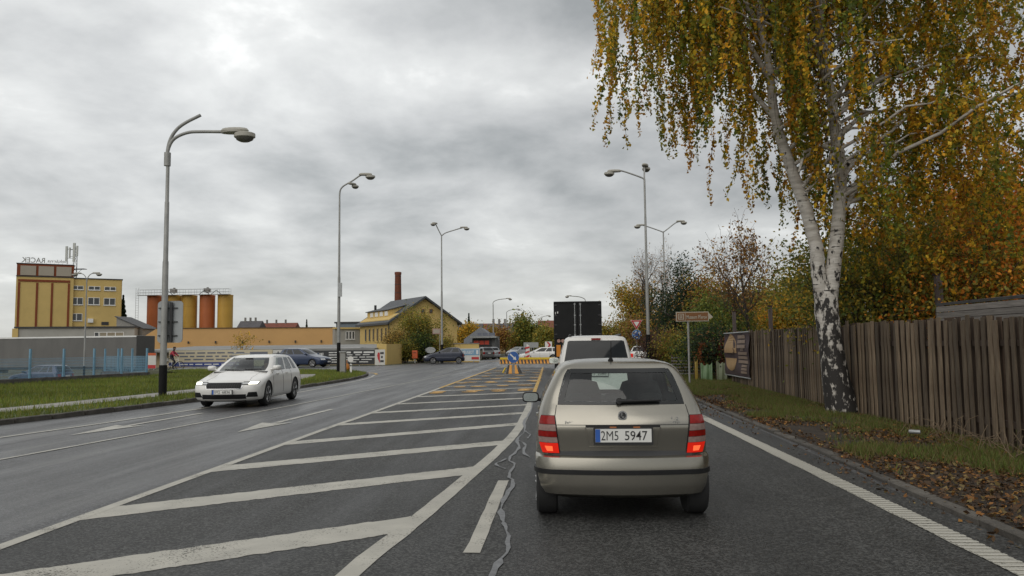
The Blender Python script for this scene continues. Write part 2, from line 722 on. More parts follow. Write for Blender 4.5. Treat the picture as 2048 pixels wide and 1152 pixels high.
road = tag(link('road', sheet('road', road_poly, 0.0, M_ROAD)), kind='structure')
# our lane and the hatched island are an older, drier course of asphalt, darker and coarser
HATCH_L = [(-4.50, -60), (-4.48, 8), (-4.42, 18), (-4.36, 30), (-4.30, 45), (-4.22, 58)]
HATCH_R = smooth_line([(-1.75, -3), (-1.50, 4.5), (-1.26, 7.2), (-1.05, 9.5), (-0.84, 12.0), (-0.70, 14.5), (-0.65, 18), (-0.65, 30), (-0.68, 45), (-0.74, 58)])
lane_poly = [(3.60, -60), (3.60, -3), (3.62, 9), (3.78, 14), (3.86, 24), (4.1, 34), (4.4, 40), (1.5, 47), (-0.6, 58)] + list(reversed(HATCH_L))
link('asphalt_course', sheet('asphalt_course', lane_poly, 0.004, M_LANE), road)

# ---- markings
ZM = 0.009
for nm, pts, wd, mt in (
        ('edge_line', seg((3.21, -3), (3.21, 12), 40) + seg((3.215, 12.4), (3.30, 38), 40), 0.215, M_WORN),
        ('island_line', smooth_line(HATCH_L[:4], 8), 0.13, M_WHITE),
        ('island_line', [Vector(p) for p in HATCH_R if p.y < 24], 0.175, M_WHITE),
        ('lane_line', smooth_line([(-9.0, 3), (-8.05, 11.7), (-7.45, 18.8), (-6.7, 31), (-5.95, 45)], 8), 0.085, M_WORN),
        ('edge_line', smooth_line([(-12.0, 3), (-10.4, 12.5), (-9.55, 19), (-9.2, 26), (-9.25, 34), (-9.6, 40), (-10.4, 45.2)], 8), 0.12, M_WORN),
        ('lane_dash', seg((-0.64, 6.05), (-0.60, 9.25), 10), 0.125, M_WHITE),
        ('lane_dash', seg((-0.70, 0.2), (-0.67, 3.2), 10), 0.125, M_WHITE),
        ('lane_dash', seg((-7.3, 47), (-7.0, 50), 4), 0.12, M_WORN),
        ('lane_dash', seg((-6.3, 49), (-5.2, 54), 4), 0.12, M_WORN),
        ('lane_dash', seg((-8.2, 56), (-7.4, 60), 4), 0.12, M_WORN)):
    link(nm, strip_mesh(nm, pts, wd, ZM, mt, .006), road)
# raised cross ribs of the profiled edge line
rib_b = MB().box((0, 0, .004), (.205, .045, .008)).build('line_rib', M_WORN)
bevel_mesh(rib_b, .003, 1)
rib_me = rib_b.data
bpy.data.objects.remove(rib_b)
for k in range(125):
    link('line_rib', rib_me, road, (3.21 + rnd.uniform(-.006, .006), 4.6 + k * .095, ZM + .001))
# yellow temporary lines further on
for pts, wd in ((smooth_line(HATCH_L[3:], 6), 0.14), ([Vector(p) for p in HATCH_R if p.y > 24], 0.13),
                (smooth_line([(-10.4, 45.6), (-11.2, 48.1), (-13.0, 50.6)], 6), 0.18),
                (smooth_line([(-9.0, 79), (-6.2, 83.5), (-5.8, 90)], 6), 0.25)):
    link('temporary_line', strip_mesh('temporary_line', pts, wd, ZM + 0.004, M_YELLOW), road)


def lerp_x(line, y):
    for a, b in zip(line[:-1], line[1:]):
        a, b = Vector(a), Vector(b)
        if a.y <= y <= b.y:
            return a.x + (b.x - a.x) * (y - a.y) / max(1e-6, b.y - a.y)
    return line[-1][0]


# hatch stripes: right end near HATCH_R, slanting back to HATCH_L
stripes = [(7.0, 4.75, 0.75, 'w'), (10.0, 7.45, 0.72, 'w'), (12.85, 10.2, 0.68, 'w'), (15.9, 12.9, 0.62, 'w'), (18.5, 16.0, 0.55, 'w'), (21.1, 18.8, 0.52, 'w'),
           (23.8, 21.7, 0.5, 'w'), (26.7, 24.8, 0.5, 'w'), (29.8, 28.0, 0.45, 'f'), (33.0, 31.2, 0.45, 'f'), (36.4, 34.6, 0.45, 'f'), (40.0, 38.2, 0.45, 'f'),
           (44.0, 42.4, 0.45, 'f'), (48.5, 47.0, 0.45, 'f'), (53, 51.8, 0.45, 'f')]
for k, (yr_, yl_, dy, kind) in enumerate(stripes):
    n = 70
    me = bpy.data.meshes.new('hatch_stripe')
    vs = []
    for i in range(n + 1):
        t = i / n
        y = yr_ + (yl_ - yr_) * t
        x0, x1 = lerp_x(HATCH_R, yr_) - 0.06, lerp_x(HATCH_L, yl_) + 0.03
        x = x0 + (x1 - x0) * t
        jt = lambda: rnd.uniform(-0.022, 0.022)
        vs += [(x, y - dy * .43 + jt(), ZM - 0.0015), (x, y + dy * .43 + jt(), ZM - 0.0015)]
    me.from_pydata(vs, [], [(2 * i, 2 * i + 1, 2 * i + 3, 2 * i + 2) for i in range(n)])
    me.materials.append({'w': M_WHITE, 'f': M_FAINT}[kind])
    link('hatch_stripe', me, road)
# orange blotches of temporary paint between the far stripes
for y in (27.3, 28.0, 31.0, 34.3, 35.0, 38.0, 41.6, 45.6, 50.4):
    for q in range(4):
        x = -3.9 + q * 0.95 + rnd.uniform(-0.15, 0.2) + (y - 27) * 0.012
        L_ = rnd.uniform(0.45, 0.75)
        pts = [(x + L_ * 0.5 * math.cos(a) * rnd.uniform(0.8, 1.1), y + x * 0.4 + 1.0 + 0.34 * math.sin(a) * rnd.uniform(0.8, 1.1)) for a in np.linspace(0, 2 * PI, 12, endpoint=False)]
        link('paint_blotch', sheet('paint_blotch', pts, ZM + 0.008, M_ORANGE), road)


def arrow(tip, tail, w=0.13):
    tip, tail = Vector(tip), Vector(tail)
    d = (tip - tail).normalized()
    s = Vector((-d.y, d.x))
    hb = tip - d * 1.9
    hn = tip - d * 1.75
    poly = [tail + s * w / 2, hn + s * w / 2, hb + s * 0.33, tip, hb - s * 0.33, hn - s * w / 2, tail - s * w / 2]
    link('lane_arrow', sheet('lane_arrow', poly, ZM, M_WORN), road)


arrow((-6.02, 14.6), (-5.72, 20.0))
arrow((-9.05, 14.2), (-8.72, 19.0))
# bituminous crack sealing beside our lane line
cr_pts = [(-0.60, 24), (-0.55, 19), (-0.62, 16.5), (-0.54, 14.6), (-0.61, 13.2), (-0.55, 12.1), (-0.63, 11.0), (-0.52, 10.4), (-0.55, 9.6), (-0.46, 9.0), (-0.53, 8.1),
          (-0.50, 7.3), (-0.44, 6.9), (-0.37, 6.2), (-0.43, 5.6), (-0.42, 5.0), (-0.36, 4.2), (-0.4, 3)]
link('sealed_crack', strip_mesh('sealed_crack', smooth_line(cr_pts, 4), 0.040, 0.0125, M_SEAL, 0.020), road)
for br in ([(-0.61, 13.2), (-0.46, 12.6), (-0.45, 11.6), (-0.33, 11.1)], [(-0.66, 11.0), (-0.78, 10.5), (-0.62, 10.1)], [(-0.54, 14.6), (-0.42, 14.0), (-0.44, 13.4)]):
    link('sealed_crack', strip_mesh('sealed_crack', smooth_line(br, 4), 0.030, 0.0145, M_SEAL, 0.016), road)

# ---- kerbs: one stone per metre
def kerb(name, line, side, y0, y1, width=0.14, h=0.11):
    root = tag(empty(name, (0, 0, 0)), kind='structure')
    acc, cur = 0.0, None
    variants = []
    for v in range(5):
        mb = MB()
        mb.box((0, 0.49, (h - 0.05) / 2), (width, 0.965, h + 0.05), taper=(0.9, 1))
        o = mb.build('kerb_stone', M_KERB)
        for vv in o.data.vertices:
            vv.co += Vector((rnd.uniform(-.008, .008), rnd.uniform(-.006, .006), rnd.uniform(-.012, .008)))
        bevel_mesh(o, 0.012, 1)
        variants.append(o.data)
        bpy.data.objects.remove(o)
    pts = [line[0]]
    # resample at 1 m
    res, rest = [line[0]], 1.0
    for a, b in zip(line[:-1], line[1:]):
        d = (b - a).length
        p = a
        while d >= rest:
            p = p + (b - p).normalized() * rest
            res.append(p)
            d -= rest
            rest = 1.0
        rest -= d
    for a, b in zip(res[:-1], res[1:]):
        if not (y0 <= a.y <= y1):
            continue
        t = b - a
        o = link('kerb_stone', rnd.choice(variants), root, (a.x, a.y, rnd.uniform(-0.01, 0.005)))
        o.rotation_euler = (0, 0, math.atan2(t.y, t.x) - PI / 2)
    return root


kerb('kerb_right', offset_line(KERB_R, -0.07), 1, 3.5, 60, h=0.055)
kerb('kerb_left', offset_line(KERB_L, 0.07), 1, 8, 58, h=0.12)
kl = offset_line(KERB_L, 0.13)

# ---- left verge: turf, footpath of slabs, second path
vl = [(p.x, p.y) for p in kl] + [(-30, 57), (-24.4, 50), (-23.6, 46), (-23.8, 40), (-24.9, 34), (-26.5, 28), (-32, 14), (-34, 3)]
verge_l = tag(link('verge_left', sheet('verge_left', vl, 0.10, M_TURF)), kind='structure')
WALK = smooth_line([(-16.6, 8), (-15.0, 14), (-13.6, 20.5), (-12.9, 27), (-12.6, 33), (-12.9, 39), (-14.2, 44)], 8)
walk = tag(empty('footpath', (0, 0, 0)), kind='structure')
wr = [WALK[0]]
for p in WALK:
    if (p - wr[-1]).length > 0.9:
        wr.append(p)
for a, b in zip(wr[:-1], wr[1:]):
    t = (b - a)
    n_ = Vector((-t.y, t.x)).normalized()
    mb = MB()
    e0, e1 = a + t * 0.012, b - t * 0.012
    q = [e0 + n_ * 0.6, e0 - n_ * 0.6, e1 - n_ * 0.6, e1 + n_ * 0.6]
    dz = rnd.uniform(-0.004, 0.004)
    mb.add([(p.x, p.y, 0.06) for p in q] + [(p.x, p.y, 0.118 + dz) for p in q], [(4, 5, 6, 7), (0, 1, 5, 4), (1, 2, 6, 5), (2, 3, 7, 6), (3, 0, 4, 7)])
    mb.build('paving_slab', M_PATH, walk)
tag(link('cycle_path', strip_mesh('cycle_path', smooth_line([(-24.2, 41), (-19.5, 43.5), (-17.5, 45.5), (-17, 50), (-19, 54)], 8), 1.1, 0.112, M_PATH)), kind='structure')

# ---- right verge: bare soil sloping up to the fence
vr_y = np.arange(-20, 62, 0.8)
vr_v, vr_f = [], []
offs = [(0.0, 0.045), (0.35, 0.055), (0.9, 0.06), (1.5, 0.065), (2.1, 0.075), (2.8, 0.08), (4.5, 0.10), (9.0, 0.12)]
kr = [Vector(p) for p in offset_line(KERB_R, -0.13)]
for y in vr_y:
    xk = lerp_x([(p.x, p.y) for p in kr], float(y)) if y > kr[0].y else kr[0].x
    for i, (dx, z) in enumerate(offs):
        vr_v.append((xk + dx, y, z + (rnd.uniform(-.018, .018) if 0 < i < 7 else 0)))
nn = len(offs)
for j in range(len(vr_y) - 1):
    for i in range(nn - 1):
        vr_f.append((j * nn + i, j * nn + i + 1, (j + 1) * nn + i + 1, (j + 1) * nn + i))
vm_ = bpy.data.meshes.new('verge_right')
vm_.from_pydata(vr_v, [], vr_f)
vm_.materials.append(M_SOIL)
vm_.polygons.foreach_set('use_smooth', [True] * len(vr_f))
tag(link('verge_right', vm_), kind='structure')


def inside(P, poly):
    x, y = P[:, 0], P[:, 1]
    c = np.zeros(len(P), bool)
    n = len(poly)
    for i in range(n):
        x0, y0 = poly[i][0], poly[i][1]
        x1, y1 = poly[(i + 1) % n][0], poly[(i + 1) % n][1]
        c ^= ((y0 > y) != (y1 > y)) & (x < (x1 - x0) * (y - y0) / (y1 - y0 + 1e-12) + x0)
    return c


def blades(P, z, h0, h1, pal, width, lean=0.5):
    n = len(P)
    a = R3.uniform(0, 2 * PI, n)
    h = R3.uniform(h0, h1, n)
    ln = R3.uniform(0.1, lean, n) * h
    la = R3.uniform(0, 2 * PI, n)
    V = np.zeros((n, 3, 3))
    z = np.broadcast_to(z, (n,))
    w = width * R3.uniform(0.6, 1.3, n)
    V[:, 0] = np.stack([P[:, 0] - np.cos(a) * w, P[:, 1] - np.sin(a) * w, z - 0.01], 1)
    V[:, 1] = np.stack([P[:, 0] + np.cos(a) * w, P[:, 1] + np.sin(a) * w, z - 0.01], 1)
    V[:, 2] = np.stack([P[:, 0] + np.cos(la) * ln, P[:, 1] + np.sin(la) * ln, z + h], 1)
    C = np.array(pal)[R3.integers(0, len(pal), n)] * R3.uniform(0.7, 1.25, (n, 1))
    return V.reshape(-1, 3), C


def vnoise(P, s, seed):
    """cheap value noise in plan, used to place tufts"""
    r = np.random.default_rng(seed)
    T = r.random((64, 64))
    q = P * s
    i = np.floor(q).astype(int)
    f = q - i
    f = f * f * (3 - 2 * f)
    g = lambda a, b: T[a % 64, b % 64]
    return (g(i[:, 0], i[:, 1]) * (1 - f[:, 0]) * (1 - f[:, 1]) + g(i[:, 0] + 1, i[:, 1]) * f[:, 0] * (1 - f[:, 1])
            + g(i[:, 0], i[:, 1] + 1) * (1 - f[:, 0]) * f[:, 1] + g(i[:, 0] + 1, i[:, 1] + 1) * f[:, 0] * f[:, 1])


M_BLADE = mat_leaf('grass_blade', 0.3, 0.6)
G_LEFT = [(0.150, 0.200, 0.030), (0.185, 0.215, 0.036), (0.110, 0.155, 0.026), (0.22, 0.21, 0.045)]
G_DRY = [(0.15, 0.12, 0.045), (0.20, 0.14, 0.06), (0.11, 0.13, 0.03)]
P = np.stack([R3.uniform(-27, -9.5, 150000), R3.uniform(9, 57, 150000)], 1)
walk_poly = [(p.x, p.y) for p in offset_line(WALK, 0.62)] + [(p.x, p.y) for p in reversed(offset_line(WALK, -0.62))]
P = P[inside(P, vl) & ~inside(P, walk_poly)]
P = P[R3.random(len(P)) < np.clip(1.4 - P[:, 1] / 70, 0.3, 1)]
V, C = blades(P, 0.10, 0.05, 0.17, G_LEFT, 0.012)
nb = vnoise(P, 0.5, 3)
C *= (0.75 + 0.5 * nb)[:, None]
kx = np.array([min((abs(p.x - a) if abs(p.y - b) < 1 else 9) for p in kl[::2]) for a, b in P[::1]]) if len(P) < 1000 else None
tag(link('grass', quads_mesh('grass', V, 3, M_BLADE, C)), 'short green turf on the left verge beside the footpath', 'grass', kind='stuff')


def verge_z(P):
    xk = np.interp(P[:, 1], [p.y for p in kr], [p.x for p in kr])
    d = P[:, 0] - xk
    return np.interp(d, [o[0] for o in offs], [o[1] for o in offs]), d


P = np.stack([R3.uniform(3.7, 7.6, 330000), R3.uniform(4.5, 42, 330000)], 1)
zz, d = verge_z(P)
nb = vnoise(P, 0.9, 8) * 0.6 + vnoise(P, 2.3, 9) * 0.4
keep = (d > 0.12) & (nb + 0.11 * d + 0.012 * np.clip(P[:, 1] - 14, 0, 20) > 0.56 + .14 * R3.random(len(P)))
P, zz, d, nb = P[keep], zz[keep], d[keep], nb[keep]
V, C = blades(P, zz, 0.025, np.where(d > 1.9, .09, .15), G_DRY + [(0.12, 0.17, 0.03), (0.10, 0.15, 0.024)], 0.006, 0.9)
tag(link('verge_grass', quads_mesh('verge_grass', V, 3, M_BLADE, C)), 'ragged tufts of grass below the wooden fence', 'grass', kind='stuff')


def leaf_quads(P, size, pal, flat=0.0, bend=0.25, droop=0.0):
    """diamond leaves with a folded midrib, random orientation; flat=1 lies on the ground"""
    n = len(P)
    s = size * R3.uniform(0.6, 1.3, n)
    d = R3.normal(size=(n, 3))
    d[:, 2] = d[:, 2] * (1 - flat) - droop
    d /= np.linalg.norm(d, axis=1)[:, None] + 1e-9
    e2 = R3.normal(size=(n, 3))
    e2 -= d * (e2 * d).sum(1)[:, None]
    if flat > 0:
        e2[:, 2] *= (1 - flat)
    e2 /= np.linalg.norm(e2, axis=1)[:, None] + 1e-9
    nrm = np.cross(d, e2)
    V = np.zeros((n, 4, 3))
    V[:, 0] = P - d * (s * 0.55)[:, None]
    V[:, 1] = P + e2 * (s * 0.36)[:, None] + nrm * (s * bend * 0.4)[:, None]
    V[:, 2] = P + d * (s * 0.6)[:, None]
    V[:, 3] = P - e2 * (s * 0.36)[:, None] + nrm * (s * bend * 0.4)[:, None]
    pal = np.array(pal)
    C = pal[R3.integers(0, len(pal), n)] * R3.uniform(0.65, 1.3, (n, 1)) * (1.0 if flat else 1.9)
    return V.reshape(-1, 3), C


M_LITTER = mat_leaf('fallen_leaf', 0.1, 0.6)
P = np.stack([R3.uniform(3.45, 6.6, 52000), R3.uniform(4.5, 34, 52000)], 1)
zz, d = verge_z(P)
zz = np.where(d < -0.14, 0.012, np.where(d < 0, 0.065, zz + 0.015))
nb = vnoise(P, 0.7, 21)
keep = (nb + np.clip(.35 - np.abs(d - .05), 0, 1) * .5 > 0.24 + 0.27 * (R3.random(len(P)))) & ((d > 0.02) | (R3.random(len(P)) < 0.18))
P3 = np.column_stack([P[keep], zz[keep] + R3.uniform(0.0, 0.02, keep.sum())])
V, C = leaf_quads(P3, R3.uniform(.025, .065, len(P3)), [(0.20, 0.09, 0.025), (0.26, 0.13, 0.03), (0.12, 0.055, 0.02), (0.18, 0.13, 0.05), (0.08, 0.042, 0.02), (0.06, 0.035, 0.018), (0.07, 0.042, 0.022), (0.05, 0.03, 0.016), (0.10, 0.06, 0.03)], flat=0.55)
tag(link('fallen_leaves', quads_mesh('fallen_leaves', V, 4, M_LITTER, C)), 'brown and orange fallen leaves along the kerb and fence', 'leaves', kind='stuff')

# ================================================================== BUILDINGS
M_OCHRE = mat('ochre_render', (0.56, 0.405, 0.150), 0.9, var=0.08, scale=0.6, detail=8)
M_RUST = mat('rust_red_render', (0.20, 0.050, 0.018), 0.9, var=0.12, scale=0.8)
M_PALE = mat('pale_panel', (0.36, 0.32, 0.26), 0.85, var=0.06, scale=0.5)
M_GREYW = mat('grey_render', (0.34, 0.33, 0.30), 0.9, var=0.12, scale=0.5)
M_WFRAME = mat('white_frame', (0.72, 0.72, 0.70), 0.5, var=0.04)
M_PANE = mat('window_pane', (0.055, 0.06, 0.062), 0.08, var=0.2, scale=0.7)
M_DARK = mat('dark_metal', (0.035, 0.035, 0.036), 0.55, var=0.2)
M_SLATE = mat('slate_roof', (0.055, 0.060, 0.066), 0.6, var=0.18, scale=2.0, stretch=(1, 1, 5))
M_ORGW = mat('apricot_panel', (0.56, 0.33, 0.13), 0.8, var=0.06, scale=0.35, detail=8)
M_SILOY = mat('silo_yellow', (0.50, 0.29, 0.045), 0.55, var=0.15, scale=0.5, stretch=(1, 1, 0.25))
M_SILOR = mat('silo_red', (0.42, 0.115, 0.030), 0.55, var=0.15, scale=0.5, stretch=(1, 1, 0.25))
M_STEEL = mat('galvanised', (0.33, 0.34, 0.34), 0.45, metal=0.5, var=0.15, scale=8)
M_BRICK = mat('old_brick', (0.17, 0.055, 0.030), 0.9, var=0.3, scale=3.0, detail=9)
M_ROOFR = mat('red_tile_roof', (0.17, 0.055, 0.035), 0.8, var=0.25, scale=0.8)
M_ROOFG = mat('grey_tile_roof', (0.085, 0.08, 0.085), 0.8, var=0.25, scale=0.8)


def window(parent, x, z, w, h, y=0.0, bars=1, fm=None, pm=None):
    """frame (with sill) proud of the wall, pane set inside it as a sub-part; facade looks to -y"""
    t = 0.07
    mb = MB()
    for sx in (-1, 1):
        mb.box((x + sx * (w / 2 - t / 2), y - 0.03, z), (t, 0.06, h))
    for sz in (-1, 1):
        mb.box((x, y - 0.028, z + sz * (h / 2 - t / 2)), (w - 2 * t - 0.004, 0.056, t))
    for k in range(bars):
        mb.box((x - w / 2 + w * (k + 1) / (bars + 1), y - 0.026, z), (t * 1.6, 0.05, h - 2 * t - 0.004))
    mb.box((x, y - 0.06, z - h / 2 - 0.045), (w + 0.16, 0.12, 0.06))
    f = mb.build('window', fm or M_WFRAME, parent)
    MB().box((x, y - 0.011, z), (w - 0.02, 0.02, h - 0.02)).build('pane', pm or M_PANE, f)
    return f


def frame_of(p, q):
    """facade frame between two plan points p (left) and q (right)"""
    d = Vector((q.x - p.x, q.y - p.y))
    return d.length, math.atan2(d.y, d.x)


# ---- flour mill with rooftop letters
pA, pB, pC = at(27, 703, 110), at(143, 703, 114), at(241, 703, 117.4)
wA, rA = frame_of(pA, pB)
wB = (Vector((pC.x, pC.y)) - Vector((pB.x, pB.y))).length
zA = at(27, 527, 110).z
zA2 = at(27, 552, 110).z
zB = at(150, 557, 114).z
mill = empty('mill_building', (pA.x, pA.y, 0), 'tall ochre mill building with rust red wall bands and letters on its roof', 'building', rA)
MB().box((wA / 2, 5, zA2 / 2 - 0.5), (wA, 10, zA2 + 1.0)).build('wall', M_OCHRE, mill)
MB().box((wA / 2, 5, (zA + zA2) / 2), (wA - 0.05, 9.95, zA - zA2)).build('attic_wall', M_RUST, mill)
for k in range(3):
    x0 = 0.30 + k * (wA - 0.5) / 3
    MB().box((x0 + (wA - 0.5) / 6 + 0.02, -0.03, (zA + zA2) / 2 - 0.05), ((wA - 0.5) / 3 - 0.32, 0.1, zA - zA2 - 0.45)).build('attic_panel', M_PALE, mill)
for x in (0.38, 0.38 + (wA - 1.05) * 0.36, 0.38 + (wA - 1.05) * 0.665, wA - 0.62):
    MB().box((x, -0.03, zA2 / 2 - 0.45), (0.28, 0.08, zA2 - 0.9)).build('wall_band', M_RUST, mill)
MB().box((wA / 2 - 0.12, -0.035, zA2 - 0.62), (wA - 0.72, 0.09, 0.34)).build('wall_band', M_RUST, mill)
MB().box((wA / 2, 5, zA + 0.06), (wA + 0.12, 10.1, 0.12)).build('roof', M_DARK, mill)
MB().box((wA / 2, -0.04, zA2 + 0.03), (wA + 0.08, 0.12, 0.14)).build('cornice', M_DARK, mill)
MB().box((wA + wB / 2 + 0.002, 5.2, zB / 2 - 0.5), (wB, 9.6, zB + 1.0)).build('wall', M_OCHRE, mill)
MB().box((wA + wB / 2 + 0.02, 5.2, zB + 0.08), (wB + 0.15, 9.8, 0.16)).build('roof', M_DARK, mill)
for cx, cz, w_, h_ in ((151, 575, 18, 8), (184.5, 576, 18, 8), (216.5, 577, 18, 8), (151, 602, 18, 15), (184, 602, 18, 15), (216, 603, 18, 15), (150.5, 634, 18, 15)):
    u = (cx - 143) / (241 - 143)
    zz_ = at(cx, cz, 114 + 3.4 * u).z
    s_ = (114 + 3.4 * u) / 1550
    window(mill, wA + wB * u, zz_, w_ * s_ / math.cos(rA), h_ * s_, 0.4)
mb = MB()
mb.tube([(wA + wB - 0.12, 0.33, zB), (wA + wB - 0.12, 0.33, 0)], 0.05, 6)
mb.build('drainpipe', M_OCHRE, mill)
MB().box((wA + 2.4, 0.2, at(187, 641, 115).z), (0.75, 0.4, 0.6)).build('ventilation_unit', M_WFRAME, mill)
MB().box((wA + 4.4, 0.37, at(216, 647, 117).z), (1.0, 0.06, 0.5)).build('dark_opening', M_DARK, mill)
# rooftop letters, read from behind
mbl = MB()
lettering(mbl, 'RACEK', (2.05, 0.3, zA + 0.62), X, Z, 3.0, 0.80, 0.015, True)
lettering(mbl, 'pekárna', (5.2, 0.3, zA + 0.52), X, Z, 2.7, 0.62, 0.01, True)
for k in range(12):
    mbl.box((0.6 + k * 0.52, 0.34, zA + 0.2), (0.03, 0.03, 0.3))
mbl.build('roof_lettering', mat('sign_letters', (0.30, 0.30, 0.28), 0.6, var=0.1), mill)
# antenna mast on the lower roof
mast = empty('antenna_mast', (at(147, 545, 115).x, 115.5, zB + 0.15), 'lattice antenna mast with panel antennas on the mill roof', 'antenna')
za0, za1 = 0.0, at(147, 494, 115.5).z - zB - 0.15
mb = MB()
for sx, sy in ((-.28, -.2), (.28, -.2), (0, .3)):
    mb.tube([(sx, sy, za0), (sx, sy, za1)], 0.05, 5)
nz_ = 9
for k in range(nz_):
    z0_, z1_ = za1 * k / nz_, za1 * (k + 1) / nz_
    c3 = [(-.28, -.2), (.28, -.2), (0, .3)]
    for i in range(3):
        a, b = c3[i], c3[(i + 1) % 3]
        mb.tube([(a[0], a[1], z0_), (b[0], b[1], z1_)], 0.025, 4)
mb.build('lattice', M_STEEL, mast)
for dx, zt, hh, ww in ((-1.25, 0.78, 2.3, .32), (-0.75, 0.80, 1.7, .2), (-0.05, 0.82, 2.9, .36), (0.42, 0.86, 1.6, .25)):
    MB().box((dx, -0.42, za1 * zt), (ww, 0.16, hh)).build('panel_antenna', mat('antenna_grey', (0.42, 0.43, 0.40), 0.5), mast)
    mb = MB()
    mb.tube([(dx, -0.36, za1 * zt + hh * .3), (0, -0.1, za1 * zt + hh * .3)], 0.03, 4)
    mb.tube([(dx, -0.36, za1 * zt - hh * .3), (0, -0.1, za1 * zt - hh * .3)], 0.03, 4)
    mb.build('bracket', M_DARK, mast)
mb = MB()
mb.box((0.6, 0, 0.9 * 1.6), (1.9, 0.9, 0.08))
mb.tube([(-.3, -.4, 0), (1.3, -.4, 1.4)], 0.03, 4)
mb.build('platform', M_DARK, mast)

# ---- low white annexe in front of the mill
p0, p1 = at(30, 700, 100), at(268, 700, 104)
wN, rN = frame_of(p0, p1)
zN = at(150, 656, 102).z
ann = empty('mill_annexe', (p0.x, p0.y, 0), 'low grey and white flat roofed annexe below the ochre mill', 'building', rN)
MB().box((wN / 2, 2.5, zN / 2 - 0.6), (wN, 5, zN + 1.2)).build('wall', M_GREYW, ann)
MB().box((wN / 2, 2.45, zN + 0.1), (wN + 0.3, 5.3, 0.2)).build('roof', M_DARK, ann)
MB().box((-0.02, -0.02, zN / 2 - 0.6), (0.7, 0.3, zN + 1.1)).build('corner_pier', M_OCHRE, ann)
window(ann, wN * 0.80, zN - 0.95, 3.2, 0.75, 0, 2, pm=mat('blind', (0.28, 0.24, 0.17), 0.8))
window(ann, wN * 0.68, zN - 0.95, 0.7, 0.75, 0, 0)
ann2 = empty('gable_shed', (at(262, 700, 106).x, 106, 0), 'small grey lean-to shed between the mill and the silos', 'shed')
mb = MB()
zs = at(262, 640, 106).z
mb.prism([(-2.2, -1), (1.6, -1), (1.6, zs - 1.2), (-2.2, zs + 0.4)], (0, 0, 0), X, Z, (0, 4, 0))
mb.build('wall', mat('shed_grey', (0.23, 0.22, 0.2), 0.8, var=.2), ann2)
mb = MB()
mb.prism([(-2.4, zs + .45), (1.8, zs - 1.32), (1.8, zs - 1.2), (-2.4, zs + .57)], (0, -.15, 0), X, Z, (0, 4.3, 0))
mb.build('roof', M_DARK, ann2)

# ---- silos
silo_px = [(309, 300, 'r'), (347, 300, 'y'), (378, 300, 'y'), (414, 300, 'r'), (450, 300, 'y')]
YS = 132.0
zt_s = at(400, 592, YS).z
silo_lab = ['tall red silo at the ladder end of the silo row', 'yellow silo partly hidden by the back of the road sign', 'middle plain yellow silo between the road sign and a red silo',
            'red silo standing between two yellow silos', 'yellow silo at the free end of the row']
for (px, _, c), lab in zip(silo_px, silo_lab):
    p = at(px, 650, YS)
    s_ = empty('silo', (p.x, YS, 0), lab, 'silo', group='silos behind the apricot hall')
    r = 1.28
    mb = MB()
    mb.lathe([(r, 1.0), (r, zt_s), (r * 1.03, zt_s + .02), (r * 1.03, zt_s + .10), (r * .95, zt_s + .12), (.3, zt_s + .22)], n=28)
    o = mb.build('silo_body', M_SILOY if c == 'y' else M_SILOR, s_, angle=40)
    mb = MB()
    for zz_ in np.linspace(2.2, zt_s - 0.1, 6):
        mb.lathe([(r + 0.015, zz_ - 0.02), (r + 0.03, zz_), (r + 0.015, zz_ + 0.02)], n=28)
    mb.build('rib', M_SILOY if c == 'y' else M_SILOR, s_)
    for a in (45, 135, 225, 315):
        mb = MB()
        mb.tube([(r * .9 * math.cos(math.radians(a)), r * .9 * math.sin(math.radians(a)), -0.2), (r * .9 * math.cos(math.radians(a)), r * .9 * math.sin(math.radians(a)), 1.3)], 0.1, 6)
        mb.build('leg', M_STEEL, s_)
    mb = MB()
    mb.box((0, -0.2, zt_s + 0.95), (0.9, 0.9, 0.7))
    mb.tube([(0, 0, zt_s + 0.5), (0, 0, zt_s + 1.5)], 0.2, 8)
    if px in (347, 414):
        mb.build('filter_unit', M_CONC, s_)
gw = empty('silo_gangway', (at(285, 650, YS).x, YS - 1.5, zt_s + 0.08), 'grey railed gangway along the silo tops', 'gangway')
LG = at(466, 650, YS).x - at(285, 650, YS).x
MB().box((LG / 2, 0, 0.05), (LG, 0.9, 0.06)).build('deck', M_STEEL, gw)
mb = MB()
for zz_ in (0.5, 1.0):
    for yy_ in (-0.42, 0.42):
        mb.tube([(0, yy_, zz_), (LG, yy_, zz_)], 0.022, 4)
for k in range(17):
    for yy_ in (-0.42, 0.42):
        mb.tube([(LG * k / 16, yy_, 0), (LG * k / 16, yy_, 1.0)], 0.02, 4)
mb.build('railing', M_STEEL, gw)
mb = MB()
for kx_ in (0.32, 0.72, 0.85):
    mb.tube([(LG * kx_ - 1, 0, 0), (LG * kx_, 0, 0.8), (LG * kx_ + 1, 0, 0)], 0.06, 5)
mb.build('pipe', M_DARK, gw)
mb = MB()
for sx in (-0.5, 0.0):
    mb.tube([(sx, 0, -zt_s), (sx, 0, 1.4)], 0.03, 4)
for k in range(28):
    mb.tube([(-0.5, 0, -zt_s + k * 0.42), (0, 0, -zt_s + k * 0.42)], 0.018, 4)
mb.build('ladder', M_STEEL, gw)

